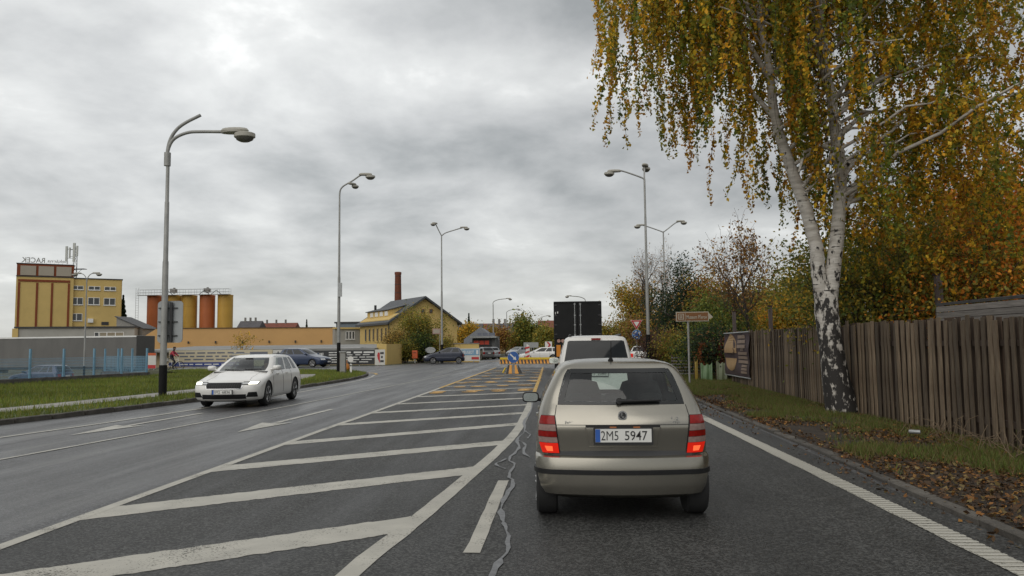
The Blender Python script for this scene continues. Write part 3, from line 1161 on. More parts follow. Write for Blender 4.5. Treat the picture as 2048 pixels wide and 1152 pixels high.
# ---- apricot hall
p0, p1 = at(272, 690, 97), at(669, 690, 103)
wH, rH = frame_of(p0, p1)
zh = at(400, 657, 99).z
hall = empty('warehouse_hall', (p0.x, p0.y, 0), 'long windowless apricot coloured hall in front of the silos', 'building', rH)
mb = MB()
mb.prism([(1.6, -.6), (wH, -.6), (wH, zh), (2.4, zh), (0.0, zh - 1.6), (0, -.6)], (0, 0, 0), X, Z, (0, 12, 0))
mb.build('wall', M_ORGW, hall)
MB().box((wH / 2 + 1.2, 6, zh + 0.05), (wH - 2.3, 12.2, 0.1)).build('roof_edge', mat('hall_edge', (0.10, 0.06, 0.03), 0.7), hall)
for k in range(7):
    MB().box((wH * (0.12 + 0.135 * k), -0.1, at(400, 686, 98).z + 0.1), (0.16, 0.22, 0.3)).build('wall_lamp', M_DARK, hall)
# ---- dark annexe wall beside the hall
p0, p1 = at(669, 690, 102), at(728, 690, 104)
wK, rK = frame_of(p0, p1)
zk = at(700, 658, 103).z
kx_b = empty('office_block', (p0.x, p0.y, 0), 'small grey office block with dark glazing beside the yellow house', 'building', rK)
MB().box((wK / 2, 3, zk / 2 - .2), (wK, 6, zk + .4)).build('wall', M_GREYW, kx_b)
MB().box((wK / 2, 2.9, zk + 0.11), (wK + .1, 6.3, 0.22)).build('cornice', M_OCHRE, kx_b)
for k in range(3):
    window(kx_b, wK * 0.42 + k * 0.42, zk - 0.85, 0.36, 1.1, 0, 0, pm=M_DARK)
p0 = at(672, 650, 150)
gr = empty('grey_hall', (p0.x, 150, 0), 'blue grey metal clad hall rising behind the office block', 'building')
wgr = at(732, 650, 150).x - p0.x + 3
MB().box((wgr / 2, 6, at(700, 646, 150).z / 2), (wgr, 12, at(700, 646, 150).z)).build('wall', mat('bluegrey_clad', (0.13, 0.16, 0.185), 0.5, var=.1, scale=1, stretch=(3, 1, .2)), gr)
MB().box((wgr / 2, 6, at(700, 645, 150).z), (wgr + .6, 12.4, 0.3)).build('roof_edge', M_DARK, gr)

# ---- grey sheet roof of the row in front, with the advertising wall
ROW = [at(292, 733, 78), at(568, 733, 75.5), at(752, 728, 74.5)]
wR, rR = frame_of(ROW[0], ROW[2])
zr1, zr0 = at(600, 689, 76).z, at(600, 700, 76).z
row = empty('low_shop_row', (ROW[0].x, ROW[0].y, 0), 'low flat building with grey sheet roof behind the advertising banners', 'building', rR)
MB().box((wR / 2, 4.3, zr0 / 2 - .1), (wR, 8, zr0 + .2)).build('wall', mat('cream_wall', (0.46, 0.36, 0.22), 0.85, var=.08), row)
mb = MB()
zbk = at(600, 690, 85).z
mb.prism([(-0.9, zr0 - 0.10), (9.2, zbk - .12), (9.2, zbk), (-0.9, zr0 + 0.12)], (0 - .4, 0, 0), Yv, Z, (wR + .6, 0, 0))
mb.build('roof', mat('sheet_roof', (0.20, 0.20, 0.19), 0.6, var=.25, scale=.4), row)
MB().box((wR + 0.55, 2.3, at(765, 690, 75).z / 2), (1.0, 4.5, at(765, 686, 75).z)).build('end_wall', M_OCHRE, row)
MB().box((wR * 0.80, -0.2, zr0 + 0.17), (7.5, 1.4, 0.08)).build('roof_sheeting', mat('white_sheet', (0.5, 0.5, 0.5), 0.5), row)

M_BNW = mat('banner_white', (0.55, 0.54, 0.50), 0.6, var=.05, scale=1)
M_BNB = mat('banner_black', (0.022, 0.024, 0.026), 0.5, var=.1)
M_BNC = mat('banner_cream', (0.50, 0.44, 0.31), 0.6, var=.05)
M_INKW = mat('print_white', (0.62, 0.62, 0.60), 0.6, var=.05)
M_INKG = mat('print_grey', (0.12, 0.13, 0.16), 0.6, var=.05)
M_INKB = mat('print_blue', (0.035, 0.055, 0.20), 0.6, var=.05)
M_INKR = mat('print_red', (0.42, 0.03, 0.03), 0.6, var=.05)


def banner(name, label, px0, px1, pyt, pyb, Y0, Y1, material):
    a, b = at(px0, (pyt + pyb) / 2, Y0), at(px1, (pyt + pyb) / 2, Y1)
    w, r = frame_of(a, b)
    zt, zb = at((px0 + px1) / 2, pyt, (Y0 + Y1) / 2).z, at((px0 + px1) / 2, pyb, (Y0 + Y1) / 2).z
    root = empty(name, (a.x, a.y, max(0, zb)), label, 'banner', r)
    h = zt - max(0, zb)
    MB().box((w / 2, 0, h / 2), (w, 0.05, h)).build('banner_sheet', material, root)
    mb = MB()
    for k in range(max(2, int(w / 2.5))):
        mb.box((w * (k + .5) / max(2, int(w / 2.5)), 0.06, h / 2 - .15), (0.07, 0.07, h + .3))
    mb.build('support_frame', M_STEEL, root)
    return root, w, h


def bars(mb, x0, x1, z, hh, y=-0.032, mi=0, gap=0.25):
    x = x0
    while x < x1:
        l = rnd.uniform(0.35, 1.0)
        mb.box((min(x + l / 2, x1), y, z), (l, 0.008, hh), mi=mi)
        x += l + gap * rnd.uniform(.5, 1.2)


b1, w1, h1 = banner('advertising_banner', 'cream banner with grey lettering and blue bottom strip by the cyclist', 338, 545, 700, 733, 72.3, 71.4, M_BNC)
mb = MB()
for k, z_ in enumerate((0.83, 0.62, 0.43)):
    bars(mb, 0.6 + k * .5, w1 * 0.72, h1 * z_, 0.13)
mb.build('lettering', M_INKG, b1)
MB().box((w1 * .40, -0.03, h1 * 0.13), (w1 * .8, 0.012, h1 * .26)).build('blue_strip', M_INKB, b1)
mb = MB()
bars(mb, 1.2, w1 * .7, h1 * .13, 0.10, -0.042)
mb.build('lettering', M_INKW, b1)
MB().box((w1 * .87, -0.032, h1 * 0.62), (w1 * .17, 0.012, h1 * .5)).build('dark_picture', M_INKG, b1)
b2, w2, h2 = banner('gallery_banner', 'long black banner with white GALERIE lettering behind the blue car', 568, 749, 701, 729, 71.2, 70.6, M_BNB)
mb = MB()
lettering(mb, 'GALERIE', (w2 * .325, -0.032, h2 * .70), X, Z, w2 * .235, h2 * .27, 0.02)
lettering(mb, 'OGROV', (w2 * .37, -0.032, h2 * .32), X, Z, w2 * .17, h2 * .27, 0.02)
for k in range(5):
    bars(mb, w2 * .50, w2 * .60, h2 * (.85 - .17 * k), 0.09)
    bars(mb, w2 * .63, w2 * .96, h2 * (.85 - .17 * k), 0.15 if k == 0 else 0.075)
mb.box((w2 * .10, -0.03, h2 * .85), (1.1, 0.01, .3))
mb.box((w2 * .20, -0.03, h2 * .85), (1.0, 0.01, .3))
mb.build('lettering', M_INKW, b2)
MB().box((w2 * .46, -0.03, h2 * .08), (0.8, 0.01, 0.14)).build('red_mark', M_INKR, b2)
b2b, w2b, h2b = banner('logo_board', 'white board with black pointed emblem between the two long banners', 546, 567, 700, 731, 71.25, 71.2, M_BNW)
mb = MB()
mb.prism([(-.42, -.2), (.42, -.2), (0, .38)], (w2b / 2, -0.03, h2b * .66), X, Z, (0, 0.006, 0))
mb.build('emblem', M_BNB, b2b)
b3, w3, h3 = banner('heart_board', 'small white board with red half heart and black suit marks', 750, 770, 699, 730, 70.6, 70.4, M_BNW)
hp = [(0, -.55), (-.22, -.1), (-.27, .2), (-.2, .42), (-.08, .45), (0, .33)]
mb = MB()
mb.prism(list(reversed(hp)), (w3 * .5, -0.032, h3 * .5), X, Z, (0, 0.006, 0))
mb.build('half_heart', M_INKR, b3)
mb = MB()
for dx, dz in ((.12, .38), (.30, .38), (.2, .02), (.12, -.36), (.3, -.36)):
    mb.prism([(.1 * math.cos(a), .12 * math.sin(a)) for a in np.linspace(0, 2 * PI, 8, endpoint=False)], (w3 * .5 + dx, -0.032, h3 * .5 + dz), X, Z, (0, 0.006, 0))
mb.build('suit_marks', M_BNB, b3)
b4, w4, h4 = banner('dealer_board', 'blue and white car dealer board behind the dark blue hatchback', 908, 960, 697, 722, 79.5, 79.0, M_BNW)
MB().box((w4 / 2, -0.03, h4 * .70), (w4 * .96, 0.012, h4 * .48)).build('blue_field', mat('print_lightblue', (0.17, 0.30, 0.42), .6), b4)
mb = MB()
lettering(mb, 'PEUGEOT', (w4 * .56, -0.042, h4 * .70), X, Z, w4 * .42, h4 * .26, 0.02)
mb.box((w4 * .90, -0.04, h4 * .70), (.22, .008, .4))
mb.build('lettering', M_INKW, b4)
MB().box((w4 * .82, -0.03, h4 * .22), (w4 * .28, 0.012, h4 * .2)).build('red_strip', M_INKR, b4)
b5, w5, h5 = banner('poster_stand', 'red and white poster stand by the blue fence corner', 292, 312, 706, 737, 64, 63.6, M_BNW)
MB().box((w5 / 2, -0.03, h5 * .92), (w5, 0.012, h5 * .16)).build('red_strip', mat('print_orange', (.5, .1, .03), .6), b5)
MB().box((w5 / 2, -0.03, h5 * .12), (w5, 0.012, h5 * .22)).build('red_strip', M_INKR, b5)

# low ochre wall behind the dealer board and the hatchback
lw = empty('boundary_wall', (at(886, 690, 82).x, 82, 0), 'low ochre boundary wall behind the hatchback', 'wall')
wl_ = at(958, 690, 82).x - at(886, 690, 82).x
MB().box((wl_ / 2, 0, at(920, 688, 82).z / 2), (wl_, 0.3, at(920, 688, 82).z)).build('wall_body', M_OCHRE, lw)
MB().box((wl_ / 2, 0, at(920, 688, 82).z + .04), (wl_ + .1, 0.4, 0.08)).build('coping', M_CONC, lw)

# ---- yellow house
hp0 = at(850, 592, 95)          # front end of the ridge
hp1 = at(783, 601, 104.5)
ridge = Vector((hp1.x - hp0.x, hp1.y - hp0.y))
RL = ridge.length
rz_h = math.atan2(ridge.y, ridge.x) - PI / 2
house = empty('yellow_house', (hp0.x, hp0.y, 0), 'yellow rendered house with dark slate gable roof and dormer band', 'house', rz_h)
HW, ZE, ZR = 4.55, at(790, 640, 93).z, hp0.z
mb = MB()
mb.prism([(-HW, -.2), (HW, -.2), (HW, ZE + .1), (0, ZR - .25), (-HW, ZE + .1)], (0, 0.35, 0), X, Z, (0, RL - .7, 0))
mb.build('wall', M_OCHRE, house)
sl = (ZR - ZE) / HW
for s_ in (-1, 1):
    mb = MB()
    x0, z0_ = 0, ZR
    x1, z1_ = s_ * (HW + .45), ZR - sl * (HW + .45)
    mb.add([(x0, -.25, z0_), (x1, -.25, z1_), (x1, RL + .3, z1_), (x0, RL + .3, z0_), (x0, -.25, z0_ - .26), (x1, -.25, z1_ - .26), (x1, RL + .3, z1_ - .26), (x0, RL + .3, z0_ - .26)],
           [(0, 1, 2, 3), (7, 6, 5, 4), (0, 4, 5, 1), (1, 5, 6, 2), (2, 6, 7, 3), (3, 7, 4, 0)])
    rf = mb.build('roof', M_SLATE, house)
# shed dormer band on the left slope
mb = MB()
for y0_, y1_ in ((2.2, RL - 1.2),):
    xo = -HW + 0.7
    zo = ZR + sl * xo
    mb.prism([(xo, zo), (xo, zo + .85), (xo + 1.9, zo + 1.35), (xo + 1.9, zo + .2)], (0, y0_, 0), X, Z, (0, y1_ - y0_, 0))
dorm = mb.build('dormer', M_OCHRE, house)
for k in range(4):
    MB().box((xo - .03, 3.1 + k * 1.75, zo + .45), (0.06, 1.0, 0.55)).build('dormer_window', M_WFRAME, dorm)
mb = MB()
mb.prism([(xo - .2, zo + .82), (xo + 2.3, zo + 1.47), (xo + 2.3, zo + 1.57), (xo - .2, zo + .92)], (0, 2.0, 0), X, Z, (0, RL - 3.0, 0))
mb.build('dormer_roof', M_SLATE, dorm)
for k in range(6):
    o = MB()
    o.box((-HW - .02, 1.3 + k * 1.45, ZE - 1.7), (0.10, 0.72, 1.7))
    f = o.build('window', mat('window_surround', (0.48, 0.36, 0.15), .8), house)
    MB().box((-HW - .06, 1.3 + k * 1.45, ZE - 1.7), (0.06, 0.5, 1.5)).build('pane', M_PANE, f)
for dx in (-.15, .95):
    o = MB().box((dx, .33, ZE + 1.15), (0.42, 0.08, 0.5)).build('window', M_RUST, house)
    MB().box((dx, .30, ZE + 1.15), (0.30, 0.06, 0.38)).build('pane', M_PANE, o)
mb = MB()
mb.tube([(-HW - .08, .3, ZE - .1), (-HW - .08, .3, 0)], 0.07, 6)
mb.build('drainpipe', M_DARK, house)
mb = MB()
mb.box((-3.1, RL - 2.2, ZR - sl * 3.1 + .5), (0.25, 0.25, 1.6))
mb.build('chimney', M_DARK, house)

chim = empty('factory_chimney', (at(796, 600, 200).x, 200, 0), 'tall round red brick factory chimney behind the yellow house', 'chimney')
zc_ = at(796, 544, 200).z
mb = MB()
mb.lathe([(1.15, 0), (.80, zc_ - .8), (.9, zc_ - .6), (.9, zc_ - .1), (.78, zc_)], n=20)
mb.build('shaft', M_BRICK, chim, angle=30)
mb = MB()
for z_ in np.arange(7, zc_ - 1, 2.2):
    r_ = 1.15 - .35 * z_ / zc_
    mb.lathe([(r_, z_ - .06), (r_ + .04, z_), (r_, z_ + .06)], n=20)
mb.build('band', M_DARK, chim)

# ---- far town behind the junction
far = [(905, 960, 646, 170, M_ROOFG, 'grey roofed house far behind the yellow house', 'grey_render'), (938, 985, 646, 190, M_ROOFR, 'dull red roofed house in the far town row', 'grey_render'),
       (975, 1022, 646, 180, M_ROOFG, 'pale house with dark roof and dormer in the far row', 'cream_wall'), (1008, 1046, 645, 195, M_ROOFR, 'brick red roofed house beside the far street trees', 'grey_render'),
       (1078, 1112, 640, 230, M_ROOFR, 'cream far house with a red roof left of the black truck', 'cream_wall'),
       (470, 512, 641, 240, M_ROOFG, 'far flat block with rooftop vents behind the apricot hall', 'grey_render'), (508, 584, 645, 250, M_ROOFR, 'far low brick factory range behind the apricot hall', 'grey_render')]
for px0, px1, pyt, Y, rm, lab, wm in far:
    a, b = at(px0, 690, Y), at(px1, 690, Y)
    w_ = b.x - a.x
    zt = at((px0 + px1) / 2, pyt, Y).z
    hs = empty('town_house', (a.x, Y, 0), lab, 'house', group='houses of the far town')
    ze = zt * 0.66
    MB().box((w_ / 2, 5, ze / 2), (w_, 9, ze)).build('wall', MATS[wm], hs)
    mb = MB()
    mb.prism([(-.4, ze), (9.8, ze), (4.7, zt)], (-.3, 0.1, 0), Yv, Z, (w_ + .6, 0, 0))
    mb.build('roof', rm, hs)
    nwin = max(2, int(w_ / 2.2))
    for k in range(nwin):
        for lv in range(2):
            MBW = MB().box((w_ * (k + .5) / nwin, 0.46, ze * (.32 + .4 * lv)), (.9, .1, 1.2))
            MBW.build('window', M_PANE, hs)
    if px0 in (470, 508, 975):
        for k in range(3):
            MB().box((w_ * (.2 + .25 * k), 4.6, zt + .3), (.5, .5, 1.6)).build('chimney', M_CONC, hs)

# ---- dark kiosk with a red sign
kz = at(965, 674, 112)
ki0, ki1 = at(945, 690, 110), at(990, 690, 110)
kiosk = empty('workshop_kiosk', (ki0.x, 110, 0), 'dark workshop building with a red sign strip beyond the junction', 'building')
wki = ki1.x - ki0.x
zki = at(965, 676, 110).z
MB().box((wki / 2, 3, zki / 2), (wki, 6, zki)).build('wall', mat('kiosk_grey', (.12, .12, .12), .7, var=.2), kiosk)
MB().box((wki / 2, 2.6, zki + .12), (wki + .5, 7, .24)).build('roof', M_STEEL, kiosk)
sg = MB().box((wki * .42, -.05, zki - .65), (wki * .86, .12, .95)).build('sign_board', M_BNB, kiosk)
mb = MB()
bars(mb, wki * .06, wki * .74, zki - .65, .55, -.125, gap=.08)
mb.build('red_lettering', mat('sign_red', (.55, .06, .03), .5), sg)
mb = MB()
bars(mb, wki * .2, wki * .95, zki + .55, .4, 1.0, gap=.2)
mb.build('roof_lettering', M_INKG, kiosk)
MB().box((wki * .66, -.02, zki * .33), (wki * .42, .06, zki * .62)).build('gate', M_DARK, kiosk)
gr2 = empty('grey_house', (at(922, 690, 120).x, 124, 0), 'grey house with steep roof behind the workshop', 'house')
mb = MB()
z_g = at(945, 655, 124).z
mb.prism([(0, 0), (5.2, 0), (5.2, z_g * .6), (2.6, z_g), (0, z_g * .6)], (0, 0, 0), X, Z, (0, 8, 0))
mb.build('wall', mat('greyblue_render', (.19, .20, .22), .8), gr2)
for k in range(2):
    MB().box((1.4 + 2.2 * k, -.02, z_g * .35), (.9, .08, 1.3)).build('window', M_PANE, gr2)

# ================================================================== FENCES
def mat_wood():
    m = mat('weathered_wood', (0.110, 0.066, 0.036), 0.85, var=0.55, scale=6.0, stretch=(6, 6, 0.35), bump=0.5, bscale=30, rand=0.55, tint=(0.190, 0.145, 0.095))
    return m


M_WOOD = mat_wood()
M_WOODD = mat('dark_wood', (0.050, 0.031, 0.019), 0.9, var=0.4, scale=6.0, stretch=(6, 6, .35), rand=0.35)


def plank_mesh(w, t, h, seed):
    r = random.Random(seed)
    mb = MB()
    top = h + r.uniform(-.02, .02)
    sk = r.uniform(-.012, .012)
    mb.add([(-w / 2, 0, 0), (w / 2, 0, 0), (w / 2 + sk, 0, top), (-w / 2 + sk, 0, top), (-w / 2, t, 0), (w / 2, t, 0), (w / 2 + sk, t, top), (-w / 2 + sk, t, top)],
           [(0, 1, 2, 3), (5, 4, 7, 6), (1, 5, 6, 2), (4, 0, 3, 7), (3, 2, 6, 7), (0, 4, 5, 1)])
    o = mb.build('plank', M_WOOD)
    bevel_mesh(o, 0.005, 1)
    me = o.data
    bpy.data.objects.remove(o)
    return me


PLANK_F = [plank_mesh(.105, .024, 1.92, s) for s in range(6)]
PLANK_B = [plank_mesh(.125, .022, 1.90, 20 + s) for s in range(4)]
for me in PLANK_B:
    me.materials.clear()
    me.materials.append(M_WOODD)  # back boards coloured darker so the gaps in the front layer look shaded


def wood_fence(label, a, b, z0, z1, tops):
    a, b = Vector(a), Vector(b)
    L_ = (b - a).length
    r = math.atan2((b - a).y, (b - a).x)
    root = empty('wooden_fence', (a.x, a.y, 0), label, 'fence', r)
    n = int(L_ / 0.19)
    for k in range(n):
        t = (k + .5) / n
        zb = z0 + (z1 - z0) * t
        hs = (tops[0] + (tops[1] - tops[0]) * t)
        o = link('plank', rnd.choice(PLANK_F), root, (L_ * t + rnd.uniform(-.008, .008), -0.052 + rnd.uniform(-.006, .006), zb + rnd.uniform(-.05, .03)))
        o.scale = (rnd.uniform(.75, 1.22), 1, hs / 1.92 * rnd.uniform(.985, 1.012))
        o.rotation_euler = (rnd.uniform(-.012, .012), rnd.uniform(-.018, .018), rnd.uniform(-.05, .05))
        o = link('plank', rnd.choice(PLANK_B), root, (L_ * t + .095, 0.030 + rnd.uniform(-.006, .006), zb + rnd.uniform(-.03, .02)))
        o.scale = (1, 1, hs / 1.92)
    for zr in (.35, 1.5):
        MB().box((L_ / 2, 0.0, (z0 + z1) / 2 + zr), (L_, .05, .09)).build('rail', M_WOODD, root)
    for k in range(int(L_ / 2.6) + 1):
        MB().box((min(L_ - .06, k * 2.6 + .06), .12, .9), (.1, .1, 1.9)).build('post', M_WOODD, root)
    return root


# planks run from the far end towards the viewer so that the front layer faces the road
wood_fence('far section of dark brown plank fence running from the beer banner to the birch', (7.10, 31.2), (6.52, 17.9), 0.07, 0.07, (1.97, 1.93))
wood_fence('near section of weathered brown plank fence between the birch and the viewer', (6.50, 17.6), (6.42, 7.6), 0.07, 0.04, (1.93, 1.88))
for px, py, Y, lab in ((1858, 560, 17.5, 'thick grey wooden post behind the near plank fence'), (1529, 618, 31, 'dark post above the far plank fence'), (1457, 628, 33, 'dark post beside the beer banner')):
    p = at(px, 660, Y)
    po = empty('fence_post', (p.x + .25, Y, .1), lab, 'post')
    hh = at(px, py, Y).z
    MB().box((0, 0, hh / 2), (.14, .14, hh), taper=(.9, .9)).build('post_shaft', mat('grey_wood', (.09, .07, .065), .85, var=.3, stretch=(4, 4, .3)), po)
    MB().box((0, 0, hh + .02), (.17, .17, .04)).build('post_cap', M_WOODD, po)
# long shed eave above the near fence
pe0, pe1 = at(1872, 612, 15.5), at(2075, 596, 12.6)
eave = empty('garden_shed', (pe0.x, pe0.y, 0), 'grey weathered shed with board eave behind the near fence', 'shed')
dv = pe1 - pe0
for k in range(3):
    mb = MB()
    z_ = pe0.z - .02 - k * .115
    nrm = Vector((dv.y, -dv.x, 0)).normalized() * -.03
    mb.add([(0, 0, z_ - .105), (dv.x, dv.y, z_ - .105 + dv.z * .2), (dv.x, dv.y, z_ + dv.z * .2), (0, 0, z_)] +
           [(nrm.x, nrm.y, z_ - .105), (dv.x + nrm.x, dv.y + nrm.y, z_ - .105 + dv.z * .2), (dv.x + nrm.x, dv.y + nrm.y, z_ + dv.z * .2), (nrm.x, nrm.y, z_)],
           [(0, 1, 2, 3), (7, 6, 5, 4), (0, 4, 5, 1), (1, 5, 6, 2), (2, 6, 7, 3), (3, 7, 4, 0)])
    mb.build('eave_board', mat('silver_wood', (.17, .155, .14), .85, var=.35, scale=5, stretch=(.5, .5, 8), rand=.2), eave)
mb = MB()
nr = Vector((-dv.y, dv.x, 0)).normalized()
nr = nr if nr.x > 0 else -nr
mb.add([(0, 0, pe0.z), (dv.x, dv.y, pe0.z + dv.z * .2), (dv.x + nr.x * 2.5, dv.y + nr.y * 2.5, pe0.z + .22), (nr.x * 2.5, nr.y * 2.5, pe0.z + .22),
        (0, 0, pe0.z + .05), (dv.x, dv.y, pe0.z + .05 + dv.z * .2), (dv.x + nr.x * 2.5, dv.y + nr.y * 2.5, pe0.z + .28), (nr.x * 2.5, nr.y * 2.5, pe0.z + .28)],
       [(3, 2, 1, 0), (4, 5, 6, 7), (0, 1, 5, 4), (1, 2, 6, 5), (2, 3, 7, 6), (3, 0, 4, 7)])
mb.build('roof', mat('roof_felt', (.05, .05, .05), .9, var=.3), eave)
mb = MB()
q0, q1 = nr * .35, Vector((dv.x, dv.y, 0)) + nr * .35
mb.add([(q0.x, q0.y, 0), (q1.x, q1.y, 0), (q1.x + nr.x * 2, q1.y + nr.y * 2, 0), (q0.x + nr.x * 2, q0.y + nr.y * 2, 0),
        (q0.x, q0.y, pe0.z - .1), (q1.x, q1.y, pe0.z - .1), (q1.x + nr.x * 2, q1.y + nr.y * 2, pe0.z), (q0.x + nr.x * 2, q0.y + nr.y * 2, pe0.z)],
       [(3, 2, 1, 0), (4, 5, 6, 7), (0, 1, 5, 4), (1, 2, 6, 5), (2, 3, 7, 6), (3, 0, 4, 7)])
mb.build('wall', M_WOODD, eave)

# ---- blue mesh fence on a low wall, left
M_BLUE = mat('fence_blue', (0.15, 0.29, 0.40), 0.5, var=.12, scale=5)
BF = [Vector((-27.2, 26)), Vector((-24.9, 33.4)), Vector((-23.2, 43.4)), Vector((-27.5, 46.5))]
bfence = empty('mesh_fence', (BF[1].x, BF[1].y, 0), 'blue wire mesh fence on a low concrete wall beside the yard', 'fence')
o_ = BF[1]
wires = MB()
for a, b in zip(BF[:-1], BF[1:]):
    d = b - a
    L_ = d.length
    r_ = math.atan2(d.y, d.x)
    u = d / L_
    c = (a + b) / 2 - o_
    MB().box((c.x, c.y, .02), (L_ + .25, .26, .60), r_).build('low_wall', mat('stained_concrete', (.085, .078, .07), .9, var=.45, scale=3, bump=.4), bfence)
    n = max(1, int(L_ / 1.75))
    for k in range(n + 1):
        p = a + d * k / n - o_
        mb = MB()
        mb.box((p.x, p.y, .95), (.085, .085, 1.5), r_)
        mb.build('fence_post', M_BLUE, bfence)
    for k in range(int(L_ / .062)):
        p = a + u * (k * .062) - o_
        wires.tube([(p.x, p.y, .34), (p.x, p.y, 1.25)], .0055, 3, cap=False)
    for k in range(7):
        z_ = .36 + k * .148
        p, q = a - o_, b - o_
        wires.tube([(p.x, p.y, z_), (q.x, q.y, z_)], .006, 3, cap=False)
tag(wires.build('wire_mesh', M_BLUE, bfence, fix=False), kind='stuff')

# ================================================================== STREET LAMPS
M_POLE = mat('lamp_pole_grey', (0.30, 0.30, 0.285), 0.55, metal=.3, var=.18, scale=3)
M_POLEB = mat('black_pole_sleeve', (0.008, 0.008, 0.008), .7, var=.3, spec=.2)
M_LAMP = mat('lamp_housing', (0.36, 0.345, 0.30), .5, var=.1)
M_LENS = mat('lamp_lens', (0.10, 0.095, 0.085), .25, var=.1)


def pole_parts(root, h, r0, r1, sleeve):
    mb = MB()
    mb.tube([(0, 0, sleeve), (0, 0, h * .55), (0, 0, h * .56), (0, 0, h * .8), (0, 0, h * .805), (0, 0, h)], [r0, r0 * .86, r0 * .72, r0 * .66, r1 * 1.05, r1], 12)
    mb.build('pole', M_POLE, root, angle=40)
    mb = MB()
    mb.tube([(0, 0, -.1), (0, 0, sleeve)], r0 * 1.18, 12)
    mb.build('pole_sleeve', M_POLEB, root, angle=40)


def lamp_head(root, p, d, s=1.0):
    """flat two-piece lantern: canopy over a bowl, pointing along plan direction d"""
    d = Vector((d[0], d[1], 0)).normalized()
    r = math.atan2(d.y, d.x)
    mb = MB()
    mb.lathe([(.05, .07), (.27, .06), (.31, 0), (.29, -.06), (.2, -.07)], n=14)
    mb.v = [(x * 1.35 * s, y * .62 * s, z * s) for x, y, z in mb.v]
    o = mb.build('lamp_canopy', M_LAMP, root, loc=(p[0] + d.x * .12 * s, p[1] + d.y * .12 * s, p[2] + .03), angle=35)
    o.rotation_euler = (0, 0, r)
    mb = MB()
    mb.lathe([(.26, .07), (.30, .05), (.30, -.05), (.27, -.07)], n=14)
    mb.v = [(x * 1.0 * s, y * .8 * s, z * s) for x, y, z in mb.v]
    o = mb.build('lamp_bowl', M_LAMP, root, loc=(p[0] + d.x * .42 * s, p[1] + d.y * .42 * s, p[2] - .12 * s), angle=35)
    o.rotation_euler = (0, 0, r)
    mb = MB()
    mb.lathe([(.26, 0), (.23, -.06), (.13, -.11), (.03, -.125)], n=14)
    mb.v = [(x * s, y * .8 * s, z * s) for x, y, z in mb.v]
    mb.build('lamp_lens', M_LENS, o, angle=50, loc=(0, 0, -.07 * s))


def arm(root, pts, r):
    P_ = [Vector(p) for p in pts]
    Q = [P_[0] * 2 - P_[1]] + P_ + [P_[-1] * 2 - P_[-2]]
    out = []
    for i in range(1, len(Q) - 2):
        for k in range(6):
            t = k / 6
            a, b, c, d = Q[i - 1], Q[i], Q[i + 1], Q[i + 2]
            out.append(0.5 * ((2 * b) + (c - a) * t + (2 * a - 5 * b + 4 * c - d) * t * t + (3 * b - a - 3 * c + d) * t ** 3))
    out.append(P_[-1])
    mb = MB()
    mb.tube(out, r, 8)
    return mb.build('arm', M_POLE, root, smooth=True)


GL = 'street lamps along the road'
# 1: near lamp with a bare second arm
p = gnd(325, 793, .1)
l1 = empty('street_lamp', (p.x, p.y, .1), 'nearest street lamp on the left verge, one arm without lantern', 'street lamp', group=GL)
s1 = p.y / 1550
pole_parts(l1, (793 - 300) * s1 + .1, .105, .055, 1.0)
hz0 = (793 - 318) * s1
dx_ = lambda px: (px - 337) * s1
dz_ = lambda py: (793 - py) * s1 + .02
arm(l1, [(dx_(336), -.04, dz_(318)), (dx_(338), -.04, dz_(285)), (dx_(350), -.04, dz_(262)), (dx_(378), -.04, dz_(249.5)), (dx_(410), -.04, dz_(248)), (dx_(470), -.04, dz_(250))], .055)
lamp_head(l1, (dx_(470), -.04, dz_(250)), (1, -.05), 1.15)
arm(l1, [(dx_(334), .05, dz_(318)), (dx_(334), .05, dz_(285)), (dx_(340), .05, dz_(260)), (dx_(353), .05, dz_(240)), (dx_(372), .05, dz_(226)), (dx_(403), .05, dz_(211))], .055)
mb = MB()
mb.tube([(-.02, 0, dz_(318)), (-.02, 0, dz_(290))], .105, 10)
mb.build('clamp', M_POLE, l1, angle=40)
# its road sign, seen from behind
sg = empty('road_sign', (p.x, p.y - .17, 0), 'grey back of a large road sign on the nearest left lamp', 'sign')
zt, zb = (793 - 598) * s1 + .1, (793 - 684) * s1 + .1
mb = MB()
w_ = 53 * s1
rr = .12
poly = []
for cx, cz, a0 in ((w_ / 2 - rr, zt - rr, 0), (-w_ / 2 + rr, zt - rr, 90), (-w_ / 2 + rr, zb + rr, 180), (w_ / 2 - rr, zb + rr, 270)):
    for k in range(6):
        a = math.radians(a0 + 18 * k)
        poly.append((cx + rr * math.cos(a), cz + rr * math.sin(a)))
mb.prism(poly, (0.12, 0.31, 0), X, Z, (0, .03, 0))
mb.build('sign_plate', mat('sign_back', (.30, .315, .32), .5, metal=.3, var=.1, scale=2), sg)
for k in range(3):
    z_ = zb + (zt - zb) * (.17 + .33 * k)
    MB().box((.06, .285, z_), (.62, .05, .035)).build('clamp_rail', M_DARK, sg)
mb = MB()
mb.tube([(.19, .24, zb + .02), (.19, .24, zt - .05)], .045, 8)
mb.build('support_tube', M_DARK, sg)
